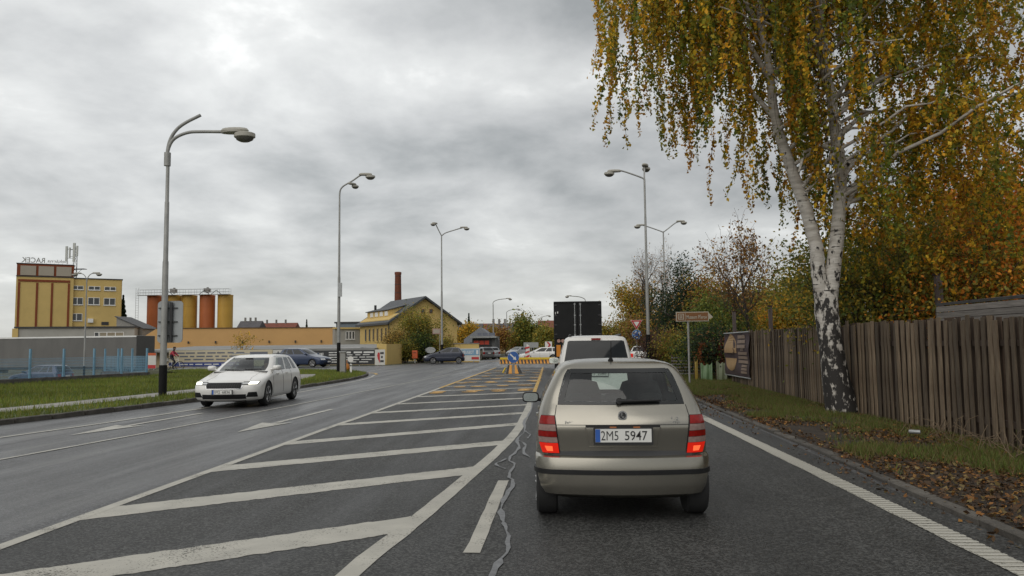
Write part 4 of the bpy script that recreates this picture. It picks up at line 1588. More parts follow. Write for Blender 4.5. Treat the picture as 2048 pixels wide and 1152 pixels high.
# 2: lamp on the grass point
Y2 = 47.0
s2 = Y2 / 1550
p = at(677, 744, Y2)
l2 = empty('street_lamp', (p.x, Y2, .1), 'street lamp with two lanterns on one arm beside the grey cabinet', 'street lamp', group=GL)
z2 = lambda py: (744 - py) * s2
pole_parts(l2, z2(395), .10, .055, z2(684))
arm(l2, [(0, 0, z2(398)), (0.02, 0, z2(375)), (.22, 0, z2(364)), (.8, 0, z2(353)), (1.25, 0, z2(343)), (1.5, 0, z2(341))], .05)
lamp_head(l2, (1.5, 0, z2(341)), (1, .1), 1.0)
lamp_head(l2, (.68, .1, z2(359)), (.6, .8), .8)
MB().box((.09, -.14, z2(577)), (.25, .1, .85)).build('small_sign', M_STEEL, l2)
# 3: twin-arm lamp beyond the hatchback
Y3 = 77.0
s3 = Y3 / 1550
p = at(884, 727, Y3)
l3 = empty('street_lamp', (p.x, Y3, 0), 'twin armed street lamp rising behind the dark blue hatchback', 'street lamp', group=GL)
z3 = lambda py: (727 - py) * s3
pole_parts(l3, z3(468), .11, .06, z3(690))
arm(l3, [(0, 0, z3(470)), (.45, 0, z3(464)), (1.6, 0, z3(457)), (2.2, 0, z3(454))], .055)
lamp_head(l3, (2.15, 0, z3(454)), (1, 0), .95)
arm(l3, [(0, 0, z3(470)), (-.2, -.1, z3(462)), (-.5, -.3, z3(449)), (-.6, -.4, z3(446))], .055)
lamp_head(l3, (-.55, -.35, z3(446)), (-.5, -.85), .95)
# 4 and 5: twin-arm lamps on the right
Y4 = 43.0
s4 = Y4 / 1550
p = at(1298, 746, Y4)
l4 = empty('street_lamp', (p.x, Y4, .1), 'tall twin armed street lamp behind the white van', 'street lamp', group=GL)
z4 = lambda py: (746 - py) * s4
pole_parts(l4, z4(360), .095, .055, z4(672))
arm(l4, [(0, 0, z4(361)), (-.2, 0, z4(356)), (-1.25, 0, z4(342)), (-1.65, 0, z4(342.5))], .045)
lamp_head(l4, (-1.55, 0, z4(343)), (-1, 0), .95)
arm(l4, [(0, 0, z4(361)), (.02, .2, z4(352)), (.1, .7, z4(333)), (.14, .9, z4(328))], .045)
lamp_head(l4, (.14, .85, z4(325)), (.3, .9), .95)
Y5 = 68.0
s5 = Y5 / 1550
p = at(1333, 720, Y5)
l5 = empty('street_lamp', (p.x, Y5, .1), 'twin armed street lamp standing in front of the bare tall trees', 'street lamp', group=GL)
z5 = lambda py: (720 - py) * s5
pole_parts(l5, z5(460), .095, .055, z5(690))
arm(l5, [(0, 0, z5(462)), (-.4, 0, z5(458)), (-1.6, 0, z5(448)), (-1.9, 0, z5(447))], .05)
lamp_head(l5, (-1.85, 0, z5(447)), (-1, 0), .95)
arm(l5, [(0, 0, z5(462)), (.35, .1, z5(456)), (1.1, .2, z5(443)), (1.5, .2, z5(440))], .05)
lamp_head(l5, (1.45, .2, z5(440)), (1, .1), .95)


def far_lamp(label, px, pyb, pxh, pyh, Y, lefty=False):
    p = at(px, 705, Y)
    s = Y / 1550
    r = empty('street_lamp', (p.x, Y, 0), label, 'street lamp', group=GL)
    h = at(px, pyh, Y).z
    w = (pxh - px) * s
    pole_parts(r, h - 1.0, .11, .07, 1.2)
    sg_ = 1 if w > 0 else -1
    arm(r, [(0, 0, h - 1.05), (sg_ * .05, 0, h - .5), (w * .35, 0, h - .12), (w * .98, 0, h + .05)], .06)
    lamp_head(r, (w * .95, 0, h + .05), (sg_, 0), 1.0)


far_lamp('curved street lamp above the dark workshop roof', 987, 700, 1018, 598, 128)
far_lamp('second curved street lamp in the far street', 1014, 700, 1036, 619, 160)
far_lamp('third and faintest curved street lamp in the far street', 1031, 700, 1042, 630, 200)
far_lamp('street lamp arching over the black truck', 1172, 700, 1140, 592, 120)
far_lamp('small street lamp left of the black truck', 1083, 700, 1097, 632, 170)
# slender double lamp standing in the yard in front of the mill
Y6 = 62.0
p = at(168, 742, Y6)
l6 = empty('street_lamp', (p.x, Y6, -1.05), 'slender double arm yard lamp in front of the mill', 'street lamp', group=GL)
h6 = at(168, 562, Y6).z + 1.05
pole_parts(l6, h6, .075, .045, 1.4)
for sg_ in (-1, 1):
    arm(l6, [(0, 0, h6 - .1), (sg_ * .12, 0, h6 + .35), (sg_ * .4, 0, h6 + .6), (sg_ * .75, 0, h6 + .62)], .035)
    lamp_head(l6, (sg_ * .7, 0, h6 + .63), (sg_, 0), .8)

# ================================================================== SIGNS AND SMALL STREET FURNITURE
M_BROWN = mat('sign_brown', (0.21, 0.095, 0.035), .55, var=.08)
M_CREAM = mat('sign_cream', (0.46, 0.42, 0.34), .55, var=.05)
p = gnd(1380, 766, .12)
bs = empty('direction_sign', (p.x, p.y, .1), 'brown museum direction sign on a thin pole by the fence', 'sign')
sb_ = p.y / 1550
zc_ = (766 - 637) * sb_ + .05
mb = MB()
mb.tube([(0, .05, -.1), (0, .05, zc_ + .15)], .04, 10)
mb.build('pole', M_POLE, bs, angle=40)
w_, h_ = 64 * sb_, 19 * sb_
x0_ = (1356 - 1380) * sb_
mb = MB()
mb.prism([(x0_, -h_ / 2), (x0_ + w_, -h_ / 2), (x0_ + w_, h_ / 2), (x0_, h_ / 2)], (0, -.02, zc_), X, Z, (0, .03, 0))
pl = mb.build('sign_plate', M_CREAM, bs)
mb = MB()
mb.prism([(x0_ + .03, -h_ / 2 + .03), (x0_ + w_ - .03, -h_ / 2 + .03), (x0_ + w_ - .03, h_ / 2 - .03), (x0_ + .03, h_ / 2 - .03)], (0, -.026, zc_), X, Z, (0, .004, 0))
mb.build('sign_field', M_BROWN, pl)
mb = MB()
mb.prism([(x0_ + w_, -.11), (x0_ + w_ + .17, -.03), (x0_ + w_, .14)], (0, -.015, zc_), X, Z, (0, .02, 0))
mb.build('arrow_tip', M_CREAM, pl)
mb = MB()
lettering(mb, 'Muzeum Přerov', (x0_ + w_ * .63, -.032, zc_ - .01), X, Z, w_ * .62, h_ * .42, .012)
cx = x0_ + w_ * .15
for (a, b, c, d) in ((-.11, .11, .085, .11), (-.11, .11, -.11, -.085), (-.11, -.085, -.084, .084), (.085, .11, -.084, .084), (-.055, .055, .02, .045), (-.055, .055, -.06, -.035), (-.045, -.02, -.03, .015), (.02, .045, -.03, .015)):
    mb.box((cx + (a + b) / 2, -.034, zc_ + (c + d) / 2), (b - a, .005, d - c))
mb.box((x0_ + w_ * .285, -.034, zc_), (.012, .005, h_ - .07))
mb.build('lettering', M_CREAM, pl)

# beer banner on the end of the fence
a, b = at(1461, 715, 31.5), at(1512, 715, 27.3)
wB_, rB_ = frame_of(a, b)
zt0, zb0 = at(1461, 668, 31.5).z, at(1461, 748, 31.5).z
bb = empty('beer_banner', (a.x - .12, a.y, 0), 'dark maroon banner with a tan oval hung on the fence end', 'banner', rB_)
mb = MB()
nb_ = 14
hB = zt0 - zb0
gv_ = []
for j in range(nb_ + 1):
    for i in range(nb_ + 1):
        x = wB_ * i / nb_
        z = zb0 + hB * j / nb_ + .03 * math.sin(3.0 * i / nb_)
        gv_.append((x, -.09 - .03 * math.sin(x * 3.1 + j * .2) - .02 * math.sin(j * .9), z))
gf_ = [(j * (nb_ + 1) + i, j * (nb_ + 1) + i + 1, (j + 1) * (nb_ + 1) + i + 1, (j + 1) * (nb_ + 1) + i) for j in range(nb_) for i in range(nb_)]
mb.add(gv_, gf_)
bsheet = mb.build('banner_sheet', mat('banner_maroon', (0.045, 0.026, 0.030), .55, var=.25, scale=1.5), bb, smooth=True, fix=False)
M_TAN = mat('banner_tan', (0.36, 0.23, 0.11), .6, var=.1)


def on_banner(mb, poly, cx, cz, lift=.012):
    vs = []
    for x, z in poly:
        X_ = cx + x
        j = (cz + z - zb0) / hB * nb_
        vs.append((X_, -.09 - .03 * math.sin(X_ * 3.1 + j * .2) - .02 * math.sin(j * .9) - lift, cz + z))
    mb.add(vs, [tuple(range(len(vs)))])


mb = MB()
ox = wB_ * .29
for z0_, z1_ in ((-.62, -.14), (.06, .78)):
    n = 8
    for k in range(n):
        za, zb2 = z0_ + (z1_ - z0_) * k / n, z0_ + (z1_ - z0_) * (k + 1) / n
        wa, wb = [.30 * math.sqrt(max(0, 1 - ((z - .08) / .705) ** 2)) * wB_ / 1.1 * .95 for z in (za, zb2)]
        on_banner(mb, [(-wa, za), (wa, za), (wb, zb2), (-wb, zb2)], ox, (zt0 + zb0) / 2)
mb.build('tan_oval', M_TAN, bsheet, fix=False)
mb = MB()
for (cx, cz, w_, h_) in ((.72, .80, .34, .30), (.78, .44, .38, .26), (.80, .18, .22, .20), (.72, .62, .12, .06)):
    for q in range(3):
        hh = h_ * hB * .26
        on_banner(mb, [(-w_ * wB_ / 2, -hh / 2), (w_ * wB_ / 2 * rnd.uniform(.7, 1), -hh / 2), (w_ * wB_ / 2 * rnd.uniform(.8, 1), hh / 2), (-w_ * wB_ / 2, hh / 2)], cx * wB_, zb0 + hB * cz + (q - 1) * h_ * hB * .36)
mb.build('lettering', mat('banner_print', (.22, .16, .12), .6), bsheet, fix=False)
mb = MB()
vs, fs = text_shape('PIVO', wB_ * .36, hB * .13, .02)
mb.add([(ox + x, -.09 - .03 * math.sin((ox + x) * 3.1 + 8 * .2) - .02 * math.sin(8 * .9) - .022, zb0 + hB * .585 + y) for x, y in vs], fs)
mb.build('lettering', mat('banner_print_dark', (.10, .05, .03), .6), bsheet, fix=False)
for z_ in (zt0 + .015, zb0 - .01):
    mb = MB()
    mb.tube([(-.03, -.1, z_), (wB_ + .03, -.1, z_)], .025, 8)
    mb.build('batten', M_STEEL, bb)

# coloured sheets closing the gap left of the banner
for px0, px1, lab, colr, hh in ((1390, 1402, 'yellow plastic sheet at the gap beside the museum sign', (.30, .21, .03), .86), (1402, 1432, 'green plastic sheet closing the gap near the fence', (.10, .17, .075), .70),
                                (1434, 1462, 'faded grey green sheet against the fence end', (.13, .15, .085), .78)):
    a, b = at(px0, 760, 32.6), at(px1, 760, 31.9)
    r_ = empty('plastic_sheet', (a.x, a.y, .1), lab, 'plastic sheet')
    w_ = b.x - a.x
    mb = MB()
    n = 8
    vs = []
    for t in (0, 1):
        for i in range(n + 1):
            x = w_ * i / n
            yy = .05 * math.sin(i * 1.3) + t * .012
            vs += [(x, yy, 0), (x, yy, hh * (1 - .10 * math.sin(PI * i / n)) + .05 * math.sin(i * 1.7))]
    q = 2 * (n + 1)
    fs = [(2 * i, 2 * i + 2, 2 * i + 3, 2 * i + 1) for i in range(n)] + [(q + 2 * i + 1, q + 2 * i + 3, q + 2 * i + 2, q + 2 * i) for i in range(n)]
    fs += [(2 * i + 1, 2 * i + 3, q + 2 * i + 3, q + 2 * i + 1) for i in range(n)] + [(0, 1, q + 1, q), (2 * n, 2 * n + 1, q + 2 * n + 1, q + 2 * n)]
    mb.add(vs, fs)
    mb.build('sheet_body', mat('plastic_' + lab.split()[0], colr, .5, var=.2, scale=3), r_, smooth=True)
    mb = MB()
    mb.tube([(0, .05, -.1), (0, .05, hh)], .025, 6)
    mb.build('stake', M_WOODD, r_)
# low lattice of curved slats behind the car's shoulder
lt = empty('lattice_fence', (at(1345, 740, 37).x, 37, .1), 'low grey slatted fence below the bushes', 'fence')
for k in range(6):
    mb = MB()
    z_ = .12 + .15 * k
    mb.box((.75, 0, z_), (1.6, .03, .055))
    mb.build('slat', mat('slat_grey', (.16, .15, .14), .8, var=.2), lt)
for x in (0, .8, 1.5):
    MB().box((x, .05, .5), (.06, .06, 1.0)).build('post', M_WOODD, lt)

# give-way and roundabout signs
Yg = 52.0
sg_ = Yg / 1550
p = at(1275, 735, Yg)
gw_ = empty('traffic_sign', (p.x, Yg, 0), 'give way triangle above a round blue roundabout sign', 'sign')
M_SRED = mat('sign_red_border', (.45, .035, .035), .45, var=.05)
M_SWHT = mat('sign_white', (.68, .67, .64), .45, var=.04)
M_SBLU = mat('sign_blue', (.025, .10, .33), .45, var=.05)
z7 = lambda py: (735 - py) * sg_
mb = MB()
mb.tube([(0, .05, 0), (0, .05, z7(640))], .035, 8)
mb.build('pole', M_POLE, gw_, angle=40)


def tri(mb, r, cz, y, th=.02):
    mb.prism([(0, -r), (r * .866, r * .5), (-r * .866, r * .5)], (0, y, cz), X, Z, (0, th, 0))


zt_ = z7(645)
R_ = 11 * sg_ * 1.15
mb = MB(); tri(mb, R_ * 1.06, zt_, 0.0); tp = mb.build('triangle_plate', M_SWHT, gw_)
mb = MB(); tri(mb, R_ * .98, zt_, -.006, .004); mb.build('red_border', M_SRED, tp)
mb = MB(); tri(mb, R_ * .52, zt_, -.012, .004); mb.build('white_field', M_SWHT, tp)


def disc(mb, r, c, y, th=.02, n=28):
    mb.prism([(r * math.cos(a), r * math.sin(a)) for a in np.linspace(0, 2 * PI, n, endpoint=False)], (c[0], y, c[1]), X, Z, (0, th, 0))


zd = z7(667)
mb = MB(); disc(mb, 9.6 * sg_, (0, zd), 0.0); dp = mb.build('round_plate', M_SWHT, gw_)
mb = MB(); disc(mb, 9.2 * sg_, (0, zd), -.006, .004); mb.build('blue_field', mat('sign_midblue', (.06, .20, .45), .45), dp)
mb = MB()
disc(mb, 5.0 * sg_, (0, zd), -.012, .004)
mb.build('blue_centre', M_SBLU, dp)
mb = MB()
for k in range(3):
    a0 = math.radians(90 + 120 * k)
    ri, ro = 4.6 * sg_, 6.4 * sg_
    for q in range(5):
        a, b = a0 + math.radians(13 * q), a0 + math.radians(13 * (q + 1))
        mb.prism([(ri * math.cos(a), ri * math.sin(a)), (ro * math.cos(a), ro * math.sin(a)), (ro * math.cos(b), ro * math.sin(b)), (ri * math.cos(b), ri * math.sin(b))], (0, -.018, zd), X, Z, (0, .003, 0))
    a = a0 + math.radians(65)
    c_ = Vector((5.5 * sg_ * math.cos(a), 5.5 * sg_ * math.sin(a)))
    t_ = Vector((-math.sin(a), math.cos(a)))
    n_ = Vector((math.cos(a), math.sin(a)))
    q1, q2, q3 = c_ + n_ * 2.2 * sg_, c_ + t_ * 3 * sg_, c_ - n_ * 2.2 * sg_
    mb.prism([(q1.x, q1.y), (q2.x, q2.y), (q3.x, q3.y)], (0, -.018, zd), X, Z, (0, .003, 0))
mb.build('arrow_ring', M_SWHT, dp)

# keep-right sign on its striped base
M_BARY = mat('barrier_yellow', (.62, .44, .02), .5, var=.12, scale=4)
M_BARO = mat('barrier_orange', (.60, .27, .03), .5, var=.12, scale=4)
M_BARK = mat('barrier_black', (.025, .024, .022), .6, var=.2)
p = gnd(1027, 747)
ks = empty('keep_right_sign', (p.x, p.y, 0), 'round blue keep right arrow sign on a black and orange base', 'sign')
sk_ = p.y / 1550
zk_ = (747 - 714.5) * sk_
mb = MB()
disc(mb, 11.6 * sk_, (0, zk_), 0)
dp = mb.build('sign_plate', M_SWHT, ks)
mb = MB(); disc(mb, 11.2 * sk_, (0, zk_), -.006, .004); mb.build('blue_field', M_SBLU, dp)
d2 = Vector((.72, -.69))
n2_ = Vector((.69, .72))
T = lambda a, b: ((d2 * a + n2_ * b).x * sk_, (d2 * a + n2_ * b).y * sk_)
mb = MB()
mb.prism([T(-9, -1.3), T(2, -1.3), T(2, -4), T(8.6, 0), T(2, 4), T(2, 1.3), T(-9, 1.3)], (0, -.014, zk_), X, Z, (0, .004, 0))
mb.build('white_arrow', M_SWHT, dp)
mb = MB()
mb.tube([(0, .05, 0), (0, .05, zk_)], .04, 8)
mb.build('pole', M_POLE, ks)
for x0_, x1_, x2_, mt_ in ((-.42, -.28, -.28, M_BARK), (-.28, -.08, -.12, M_BARO), (-.08, .10, .10, M_CONC), (.10, .32, .22, M_BARO), (.32, .50, .38, M_BARK)):
    mb = MB()
    mb.add([(x0_, -.3, 0), (x1_, -.3, 0), (x1_, .3, 0), (x0_, .3, 0), (x0_ * .75, -.1, .5), (x2_ * .75, -.1, .5), (x2_ * .75, .1, .5), (x0_ * .75, .1, .5)],
           [(3, 2, 1, 0), (4, 5, 6, 7), (0, 1, 5, 4), (1, 2, 6, 5), (2, 3, 7, 6), (3, 0, 4, 7)])
    mb.build('base_block', mt_, ks)
mb = MB()
mb.tube([(-.62, -.1, .05), (-.45, -.1, .35)], .05, 6)
mb.build('base_prop', M_BARY, ks)

# yellow and black plastic barriers across the island head
nb = 8
BLAB = ['leftmost yellow plastic barrier block in the row', 'second barrier block from the left end of the row', 'third barrier block, behind the keep right sign', 'fourth barrier block, just right of the keep right sign',
        'fifth barrier block from the left end of the row', 'sixth barrier block from the left end of the row', 'seventh barrier block, next to the last before the truck', 'last barrier block of the row, nearest the black truck']
for k in range(nb):
    a, b = at(1000 + k * 13.8, 727, 72.2 - .2 * k), at(1000 + (k + 1) * 13.8 - .3, 727, 72 - .2 * k)
    w_ = b.x - a.x
    r_ = empty('traffic_barrier', (a.x, a.y, 0), BLAB[k], 'barrier', group='row of yellow and black barriers')
    mb = MB()
    mb.prism([(-.28, 0), (.28, 0), (.24, .10), (.12, .22), (.10, .38), (-.10, .38), (-.12, .22), (-.24, .10)], (0, 0, 0), Yv, Z, (w_, 0, 0))
    mb.build('barrier_body', M_BARO, r_)
    MB().box((w_ / 2, 0, .47), (w_ * .99, .26, .18)).build('barrier_top', M_BARY, r_)
    mb = MB()
    for q in (.15, .62):
        mb.add([(w_ * q, -.285, .01), (w_ * (q + .24), -.285, .01), (w_ * (q + .12), -.13, .36), (w_ * (q - .12), -.13, .36)], [(0, 1, 2, 3)])
    mb.build('black_stripe', M_BARK, r_)

# chevron board, striped board, back of direction board beyond the barrier
p = at(1097, 690, 88)
cb = empty('chevron_sign', (p.x, 88, 0), 'white board with a red chevron beside the truck', 'sign')
zc_ = p.z
MB().box((0, 0, zc_), (.78, .04, .78)).build('sign_plate', M_SWHT, cb)
mb = MB()
mb.prism([(-.22, .34), (.02, .34), (.28, 0), (.02, -.34), (-.22, -.34), (.04, 0)][::-1], (0, -.03, zc_), X, Z, (0, .004, 0))
mb.build('chevron', M_SRED, cb)
for x in (-.25, .25):
    MB().box((x, .05, zc_ / 2), (.06, .06, zc_)).build('post', M_POLE, cb)
p = at(1055, 707, 76)
sb2 = empty('striped_board', (p.x, 76, 0), 'narrow red and white striped warning board behind the barrier', 'sign')
hs_ = at(1055, 698, 76).z
mb = MB()
mb.prism([(-.28, 0), (.28, 0), (.20, hs_), (-.06, hs_ + .2)], (0, 0, .3), X, Z, (0, .04, 0))
mb.build('sign_plate', M_SWHT, sb2)
mb = MB()
for q in range(3):
    mb.prism([(-.24, .1 + .45 * q), (.2, .3 + .4 * q), (.2, .48 + .4 * q), (-.22, .28 + .45 * q)], (0, -.02, .3), X, Z, (0, .004, 0))
mb.build('red_stripe', M_SRED, sb2)
MB().box((0, .06, .2), (.5, .3, .4)).build('foot', M_BARK, sb2)
p = at(1062, 690, 92)
db = empty('direction_board', (p.x, 92, 0), 'grey back of a wide direction board left of the truck', 'sign')
MB().box((0, 0, p.z), (1.75, .05, .62)).build('sign_plate', mat('sign_back2', (.30, .31, .30), .5), db)
MB().box((0, .04, p.z), (1.75, .03, .05)).build('clamp_rail', M_DARK, db)
for x in (-.3, .3):
    mb = MB()
    mb.tube([(x, .07, 0), (x, .07, p.z)], .04, 6)
    mb.build('post', M_POLE, db)

# on the grass point: cabinet, delineator, orange bag, small mailbox-like box
p = at(683, 742, 46.5)
cab = empty('utility_cabinet', (p.x + .12, 46.4, .1), 'grey utility cabinet at the foot of the lamp on the grass', 'cabinet')
o = MB().box((0, 0, .62), (.34, .28, 1.24)).build('cabinet_body', M_CONC, cab)
bevel_mesh(o, .015)
MB().box((0, 0, 1.27), (.40, .34, .06)).build('cabinet_lid', M_STEEL, cab)
MB().box((.02, -.145, .62), (.27, .012, 1.05)).build('cabinet_door', mat('cabinet_grey', (.26, .26, .25), .6), cab)
p = gnd(702, 746, .1)
de = empty('delineator_post', (p.x, p.y, .1), 'short white delineator post on the grass tip', 'post')
MB().box((0, 0, .27), (.11, .09, .54), taper=(.9, .8)).build('post_body', M_SWHT, de)
MB().box((0, -.049, .44), (.09, .008, .06)).build('reflector', M_BARK, de)
p = at(690, 739, 50)
rs = empty('round_sign', (at(701, 735, 52).x, 52, .05), 'small white round sign beside the delineator', 'sign')
mb = MB()
mb.tube([(0, .03, 0), (0, .03, at(701, 720, 52).z)], .03, 6)
mb.build('pole', M_POLE, rs)
mb = MB(); disc(mb, .2, (0, at(701, 720, 52).z), 0); mb.build('sign_plate', M_SWHT, rs)
ob_ = empty('orange_sack', (p.x, 50, .1), 'crumpled orange sack lying on the grass by the cabinet', 'sack')
mb = MB()
mb.lathe([(.05, 0), (.24, .03), (.30, .2), (.22, .42), (.12, .55), (.16, .68), (.05, .72)], n=14)
mb.v = [(x * rnd.uniform(.8, 1.2), y * rnd.uniform(.8, 1.2), z) for x, y, z in mb.v]
mb.build('sack_body', mat('sack_orange', (.55, .20, .03), .6, var=.3, scale=8), ob_, smooth=True)
p = at(830, 722, 79)
mbx = empty('red_box', (p.x, 79, 0), 'red orange box on a post in front of the big bush', 'post box')
zb_ = at(830, 709, 79).z
o = MB().box((0, 0, zb_), (.55, .4, .82)).build('box_body', mat('post_orange', (.50, .09, .025), .5, var=.1), mbx)
bevel_mesh(o, .04)
MB().box((0, 0, zb_ / 2 - .2), (.12, .12, zb_ - .4)).build('post', M_POLE, mbx)
MB().box((0, -.205, zb_ + .18), (.36, .02, .05)).build('slot', M_BARK, mbx)
p = at(866, 700, 82)
gs = empty('small_sign', (p.x, 80.2, 0), 'small grey sign plate in front of the big bush', 'sign')
mb = MB(); disc(mb, .32, (0, p.z), 0); mb.v = [(x * 1.7, y, z) for x, y, z in mb.v]; mb.build('sign_plate', M_STEEL, gs)
mb = MB(); mb.tube([(0, .05, 0), (0, .05, p.z)], .03, 6); mb.build('pole', M_POLE, gs)
p = at(876, 663, 78.6)
ps = empty('street_name_plate', (p.x, 77.6, 0), 'pale framed plate on thin post in front of the bush', 'sign')
MB().box((0, 0, p.z), (.8, .04, .55)).build('sign_plate', mat('plate_pink', (.34, .22, .19), .6), ps)
MB().box((0, -.025, p.z), (.62, .012, .36)).build('plate_field', M_PALE, ps)
mb = MB(); mb.tube([(.3, .05, 0), (.3, .05, p.z)], .03, 6); mb.build('pole', M_POLE, ps)

# ================================================================== VEHICLES
M_TYRE = mat('tyre_rubber', (0.016, 0.016, 0.016), .8, var=.2, scale=10)
M_RIM = mat('alloy_rim', (0.42, 0.42, 0.42), .35, metal=.7, var=.1)
M_TRIM = mat('black_plastic', (0.012, 0.012, 0.0125), .5, var=.25, scale=12, spec=.3)
M_CHROME = mat('chrome', (0.62, 0.62, 0.62), .18, metal=.9, var=.05)
M_UNDER = mat('underbody', (0.010, 0.010, 0.010), .9, var=.2)
M_GDARK = mat('dark_car_glass', (0.010, 0.012, 0.013), .05, var=.1, scale=1, spec=.4)
M_GCLEAR = mat_glass('clear_car_glass', (.78, .86, .83))
M_LINING = mat('cabin_lining', (0.045, 0.045, 0.047), .85, var=.1)
M_GAP = mat('panel_gap', (0.012, 0.012, 0.012), .8, var=.1)
M_PLATE = mat('plate_white', (.66, .66, .63), .45, var=.04)
M_PLATEB = mat('plate_blue', (.025, .10, .38), .45, var=.04)
M_PLATEK = mat('plate_black', (.02, .02, .02), .5, var=.1)
M_LRED = mat('lamp_red', (.22, .008, .006), .18, var=.2, scale=30, spec=.3)
M_LBRAKE = mat('lamp_brake_lit', (.45, .015, .008), .15, var=.1, emit=(1.0, .02, .006), estr=.34, spec=.3)
M_LCLEAR = mat('lamp_clear', (.26, .185, .165), .18, var=.2, scale=30, spec=.3)
M_LHEAD = mat('headlamp', (.55, .56, .56), .1, var=.1, coat=.6)
M_LHEADON = mat('headlamp_lit', (.8, .8, .7), .1, emit=(1.0, .98, .80), estr=4.0)
M_AMBER = mat('lamp_amber', (.60, .22, .02), .3, var=.05)


def paint(name, col, metal=.0, rough=.28, coat=.6):
    return mat('paint_' + name, col, rough, metal=metal, var=.05, scale=1.2, coat=coat)


def pchip(xs, ys, x):
    xs, ys = np.asarray(xs, float), np.asarray(ys, float)
    h = np.diff(xs)
    dl = np.diff(ys) / h
    m = np.zeros(len(xs))
    for i in range(1, len(xs) - 1):
        if dl[i - 1] * dl[i] > 0:
            w1, w2 = 2 * h[i] + h[i - 1], h[i] + 2 * h[i - 1]
            m[i] = (w1 + w2) / (w1 / dl[i - 1] + w2 / dl[i])
    m[0], m[-1] = dl[0], dl[-1]
    x = min(max(x, xs[0]), xs[-1])
    i = min(len(xs) - 2, int(np.searchsorted(xs, x, side='right') - 1))
    t = (x - xs[i]) / h[i]
    return float((2 * t ** 3 - 3 * t ** 2 + 1) * ys[i] + (t ** 3 - 2 * t ** 2 + t) * h[i] * m[i] + (-2 * t ** 3 + 3 * t ** 2) * ys[i + 1] + (t ** 3 - t ** 2) * h[i] * m[i + 1])


class Shape:
    """car body as a stack of plan outlines. rows: z, half width, rear y, front y, rear bow, rear corner radius, front bow, front corner radius"""
    NR, NC, NF = 8, 5, 8

    def __init__(s, rows, fs, inset=0.0):
        s.rows = [list(r) for r in rows]
        s.fs = fs
        s.inset = inset
        s.T = list(zip(*s.rows))
        s.cache = {}

    def lv(s, z):
        return [pchip(s.T[0], s.T[k], z) for k in range(1, 8)]

    def half(s, z):
        key = round(z, 5)
        if key in s.cache:
            return s.cache[key]
        w, yr, yf, rb, rr, fb, fr = s.lv(z)
        w -= s.inset; yr += s.inset; yf -= s.inset
        rr = min(rr, w * .8); fr = min(fr, w * .8)
        P_ = []
        for i in range(s.NR):
            x = (w - rr) * i / s.NR
            P_.append((x, yr + rb * (x / w) ** 2))
        yc = yr + rb * ((w - rr) / w) ** 2
        for i in range(s.NC):
            a = PI / 2 * i / s.NC
            P_.append((w - rr + rr * math.sin(a), yc + rr * 1.15 * (1 - math.cos(a))))
        ycf = yf - fb * ((w - fr) / w) ** 2
        y0, y1 = yc + rr * 1.15, ycf - fr * 1.15
        for f in s.fs:
            bulge = -.02 * (2 * f - 1) ** 2 if 0 < f < 1 else -.02
            P_.append((w + (bulge + .02) * .0, y0 + (y1 - y0) * f))
        for i in range(1, s.NC + 1):
            a = PI / 2 * (1 - i / s.NC)
            P_.append((w - fr + fr * math.sin(a), ycf - fr * 1.15 * (1 - math.cos(a))))
        for i in range(1, s.NF + 1):
            x = (w - fr) * (1 - i / s.NF)
            P_.append((x, yf - fb * (x / w) ** 2))
        s.cache[key] = P_
        return P_

    def kinds(s):
        """kind of each half-outline segment"""
        k = [('R', i) for i in range(s.NR)] + [('RC', i) for i in range(s.NC)]
        k += [('S', (s.fs[i], s.fs[i + 1])) for i in range(len(s.fs) - 1)]
        k += [('FC', i) for i in range(s.NC)] + [('F', i) for i in range(s.NF)]
        return k

    def arc(s, d, z, front=False):
        """point at arc length d from the rear (front) centre along the outline, x>0 side for d>0"""
        P_ = s.half(z)
        if front:
            P_ = P_[::-1]
        sg = 1 if d >= 0 else -1
        d = abs(d)
        for a, b in zip(P_[:-1], P_[1:]):
            l = math.hypot(b[0] - a[0], b[1] - a[1])
            if l < 1e-9:
                continue
            if d <= l:
                t = d / l
                return Vector((sg * (a[0] + (b[0] - a[0]) * t), a[1] + (b[1] - a[1]) * t, z))
            d -= l
        return Vector((sg * P_[-1][0], P_[-1][1], z))

    def normal(s, d, z, front=False):
        e = .012
        a = s.arc(d + e, z, front) - s.arc(d - e, z, front)
        b = s.arc(d, z + e, front) - s.arc(d, z - e, front)
        n = a.cross(b)
        if n.length < 1e-9:
            return Vector((0, -1, 0))
        n.normalize()
        return -n if front else n

    def side_y(s, y, z, sx):
        w = s.lv(z)[0] - s.inset
        return Vector((sx * w, y, z))


def patch(sh, mb, z0, z1, s0, s1, off=.006, front=False, nz=6, ns=8, mi=0, side=1, depth=.03):
    """raised panel following the body: s0,s1 may be functions of z (arc length from the centre line)"""
    f0 = s0 if callable(s0) else (lambda z: s0)
    f1 = s1 if callable(s1) else (lambda z: s1)
    top, bot = [], []
    for j in range(nz + 1):
        z = z0 + (z1 - z0) * j / nz
        for i in range(ns + 1):
            d = side * (f0(z) + (f1(z) - f0(z)) * i / ns)
            p, n = sh.arc(d, z, front), sh.normal(d, z, front)
            top.append(p + n * off)
            bot.append(p - n * depth)
    N_ = (nz + 1) * (ns + 1)
    w = ns + 1
    fs = [(j * w + i, j * w + i + 1, (j + 1) * w + i + 1, (j + 1) * w + i) for j in range(nz) for i in range(ns)]
    ring = [i for i in range(ns + 1)] + [j * w + ns for j in range(1, nz + 1)] + [nz * w + i for i in range(ns - 1, -1, -1)] + [j * w for j in range(nz - 1, 0, -1)]
    for a, b in zip(ring, ring[1:] + ring[:1]):
        fs.append((b, a, a + N_, b + N_))
    mb.add(top + bot, fs, mi)


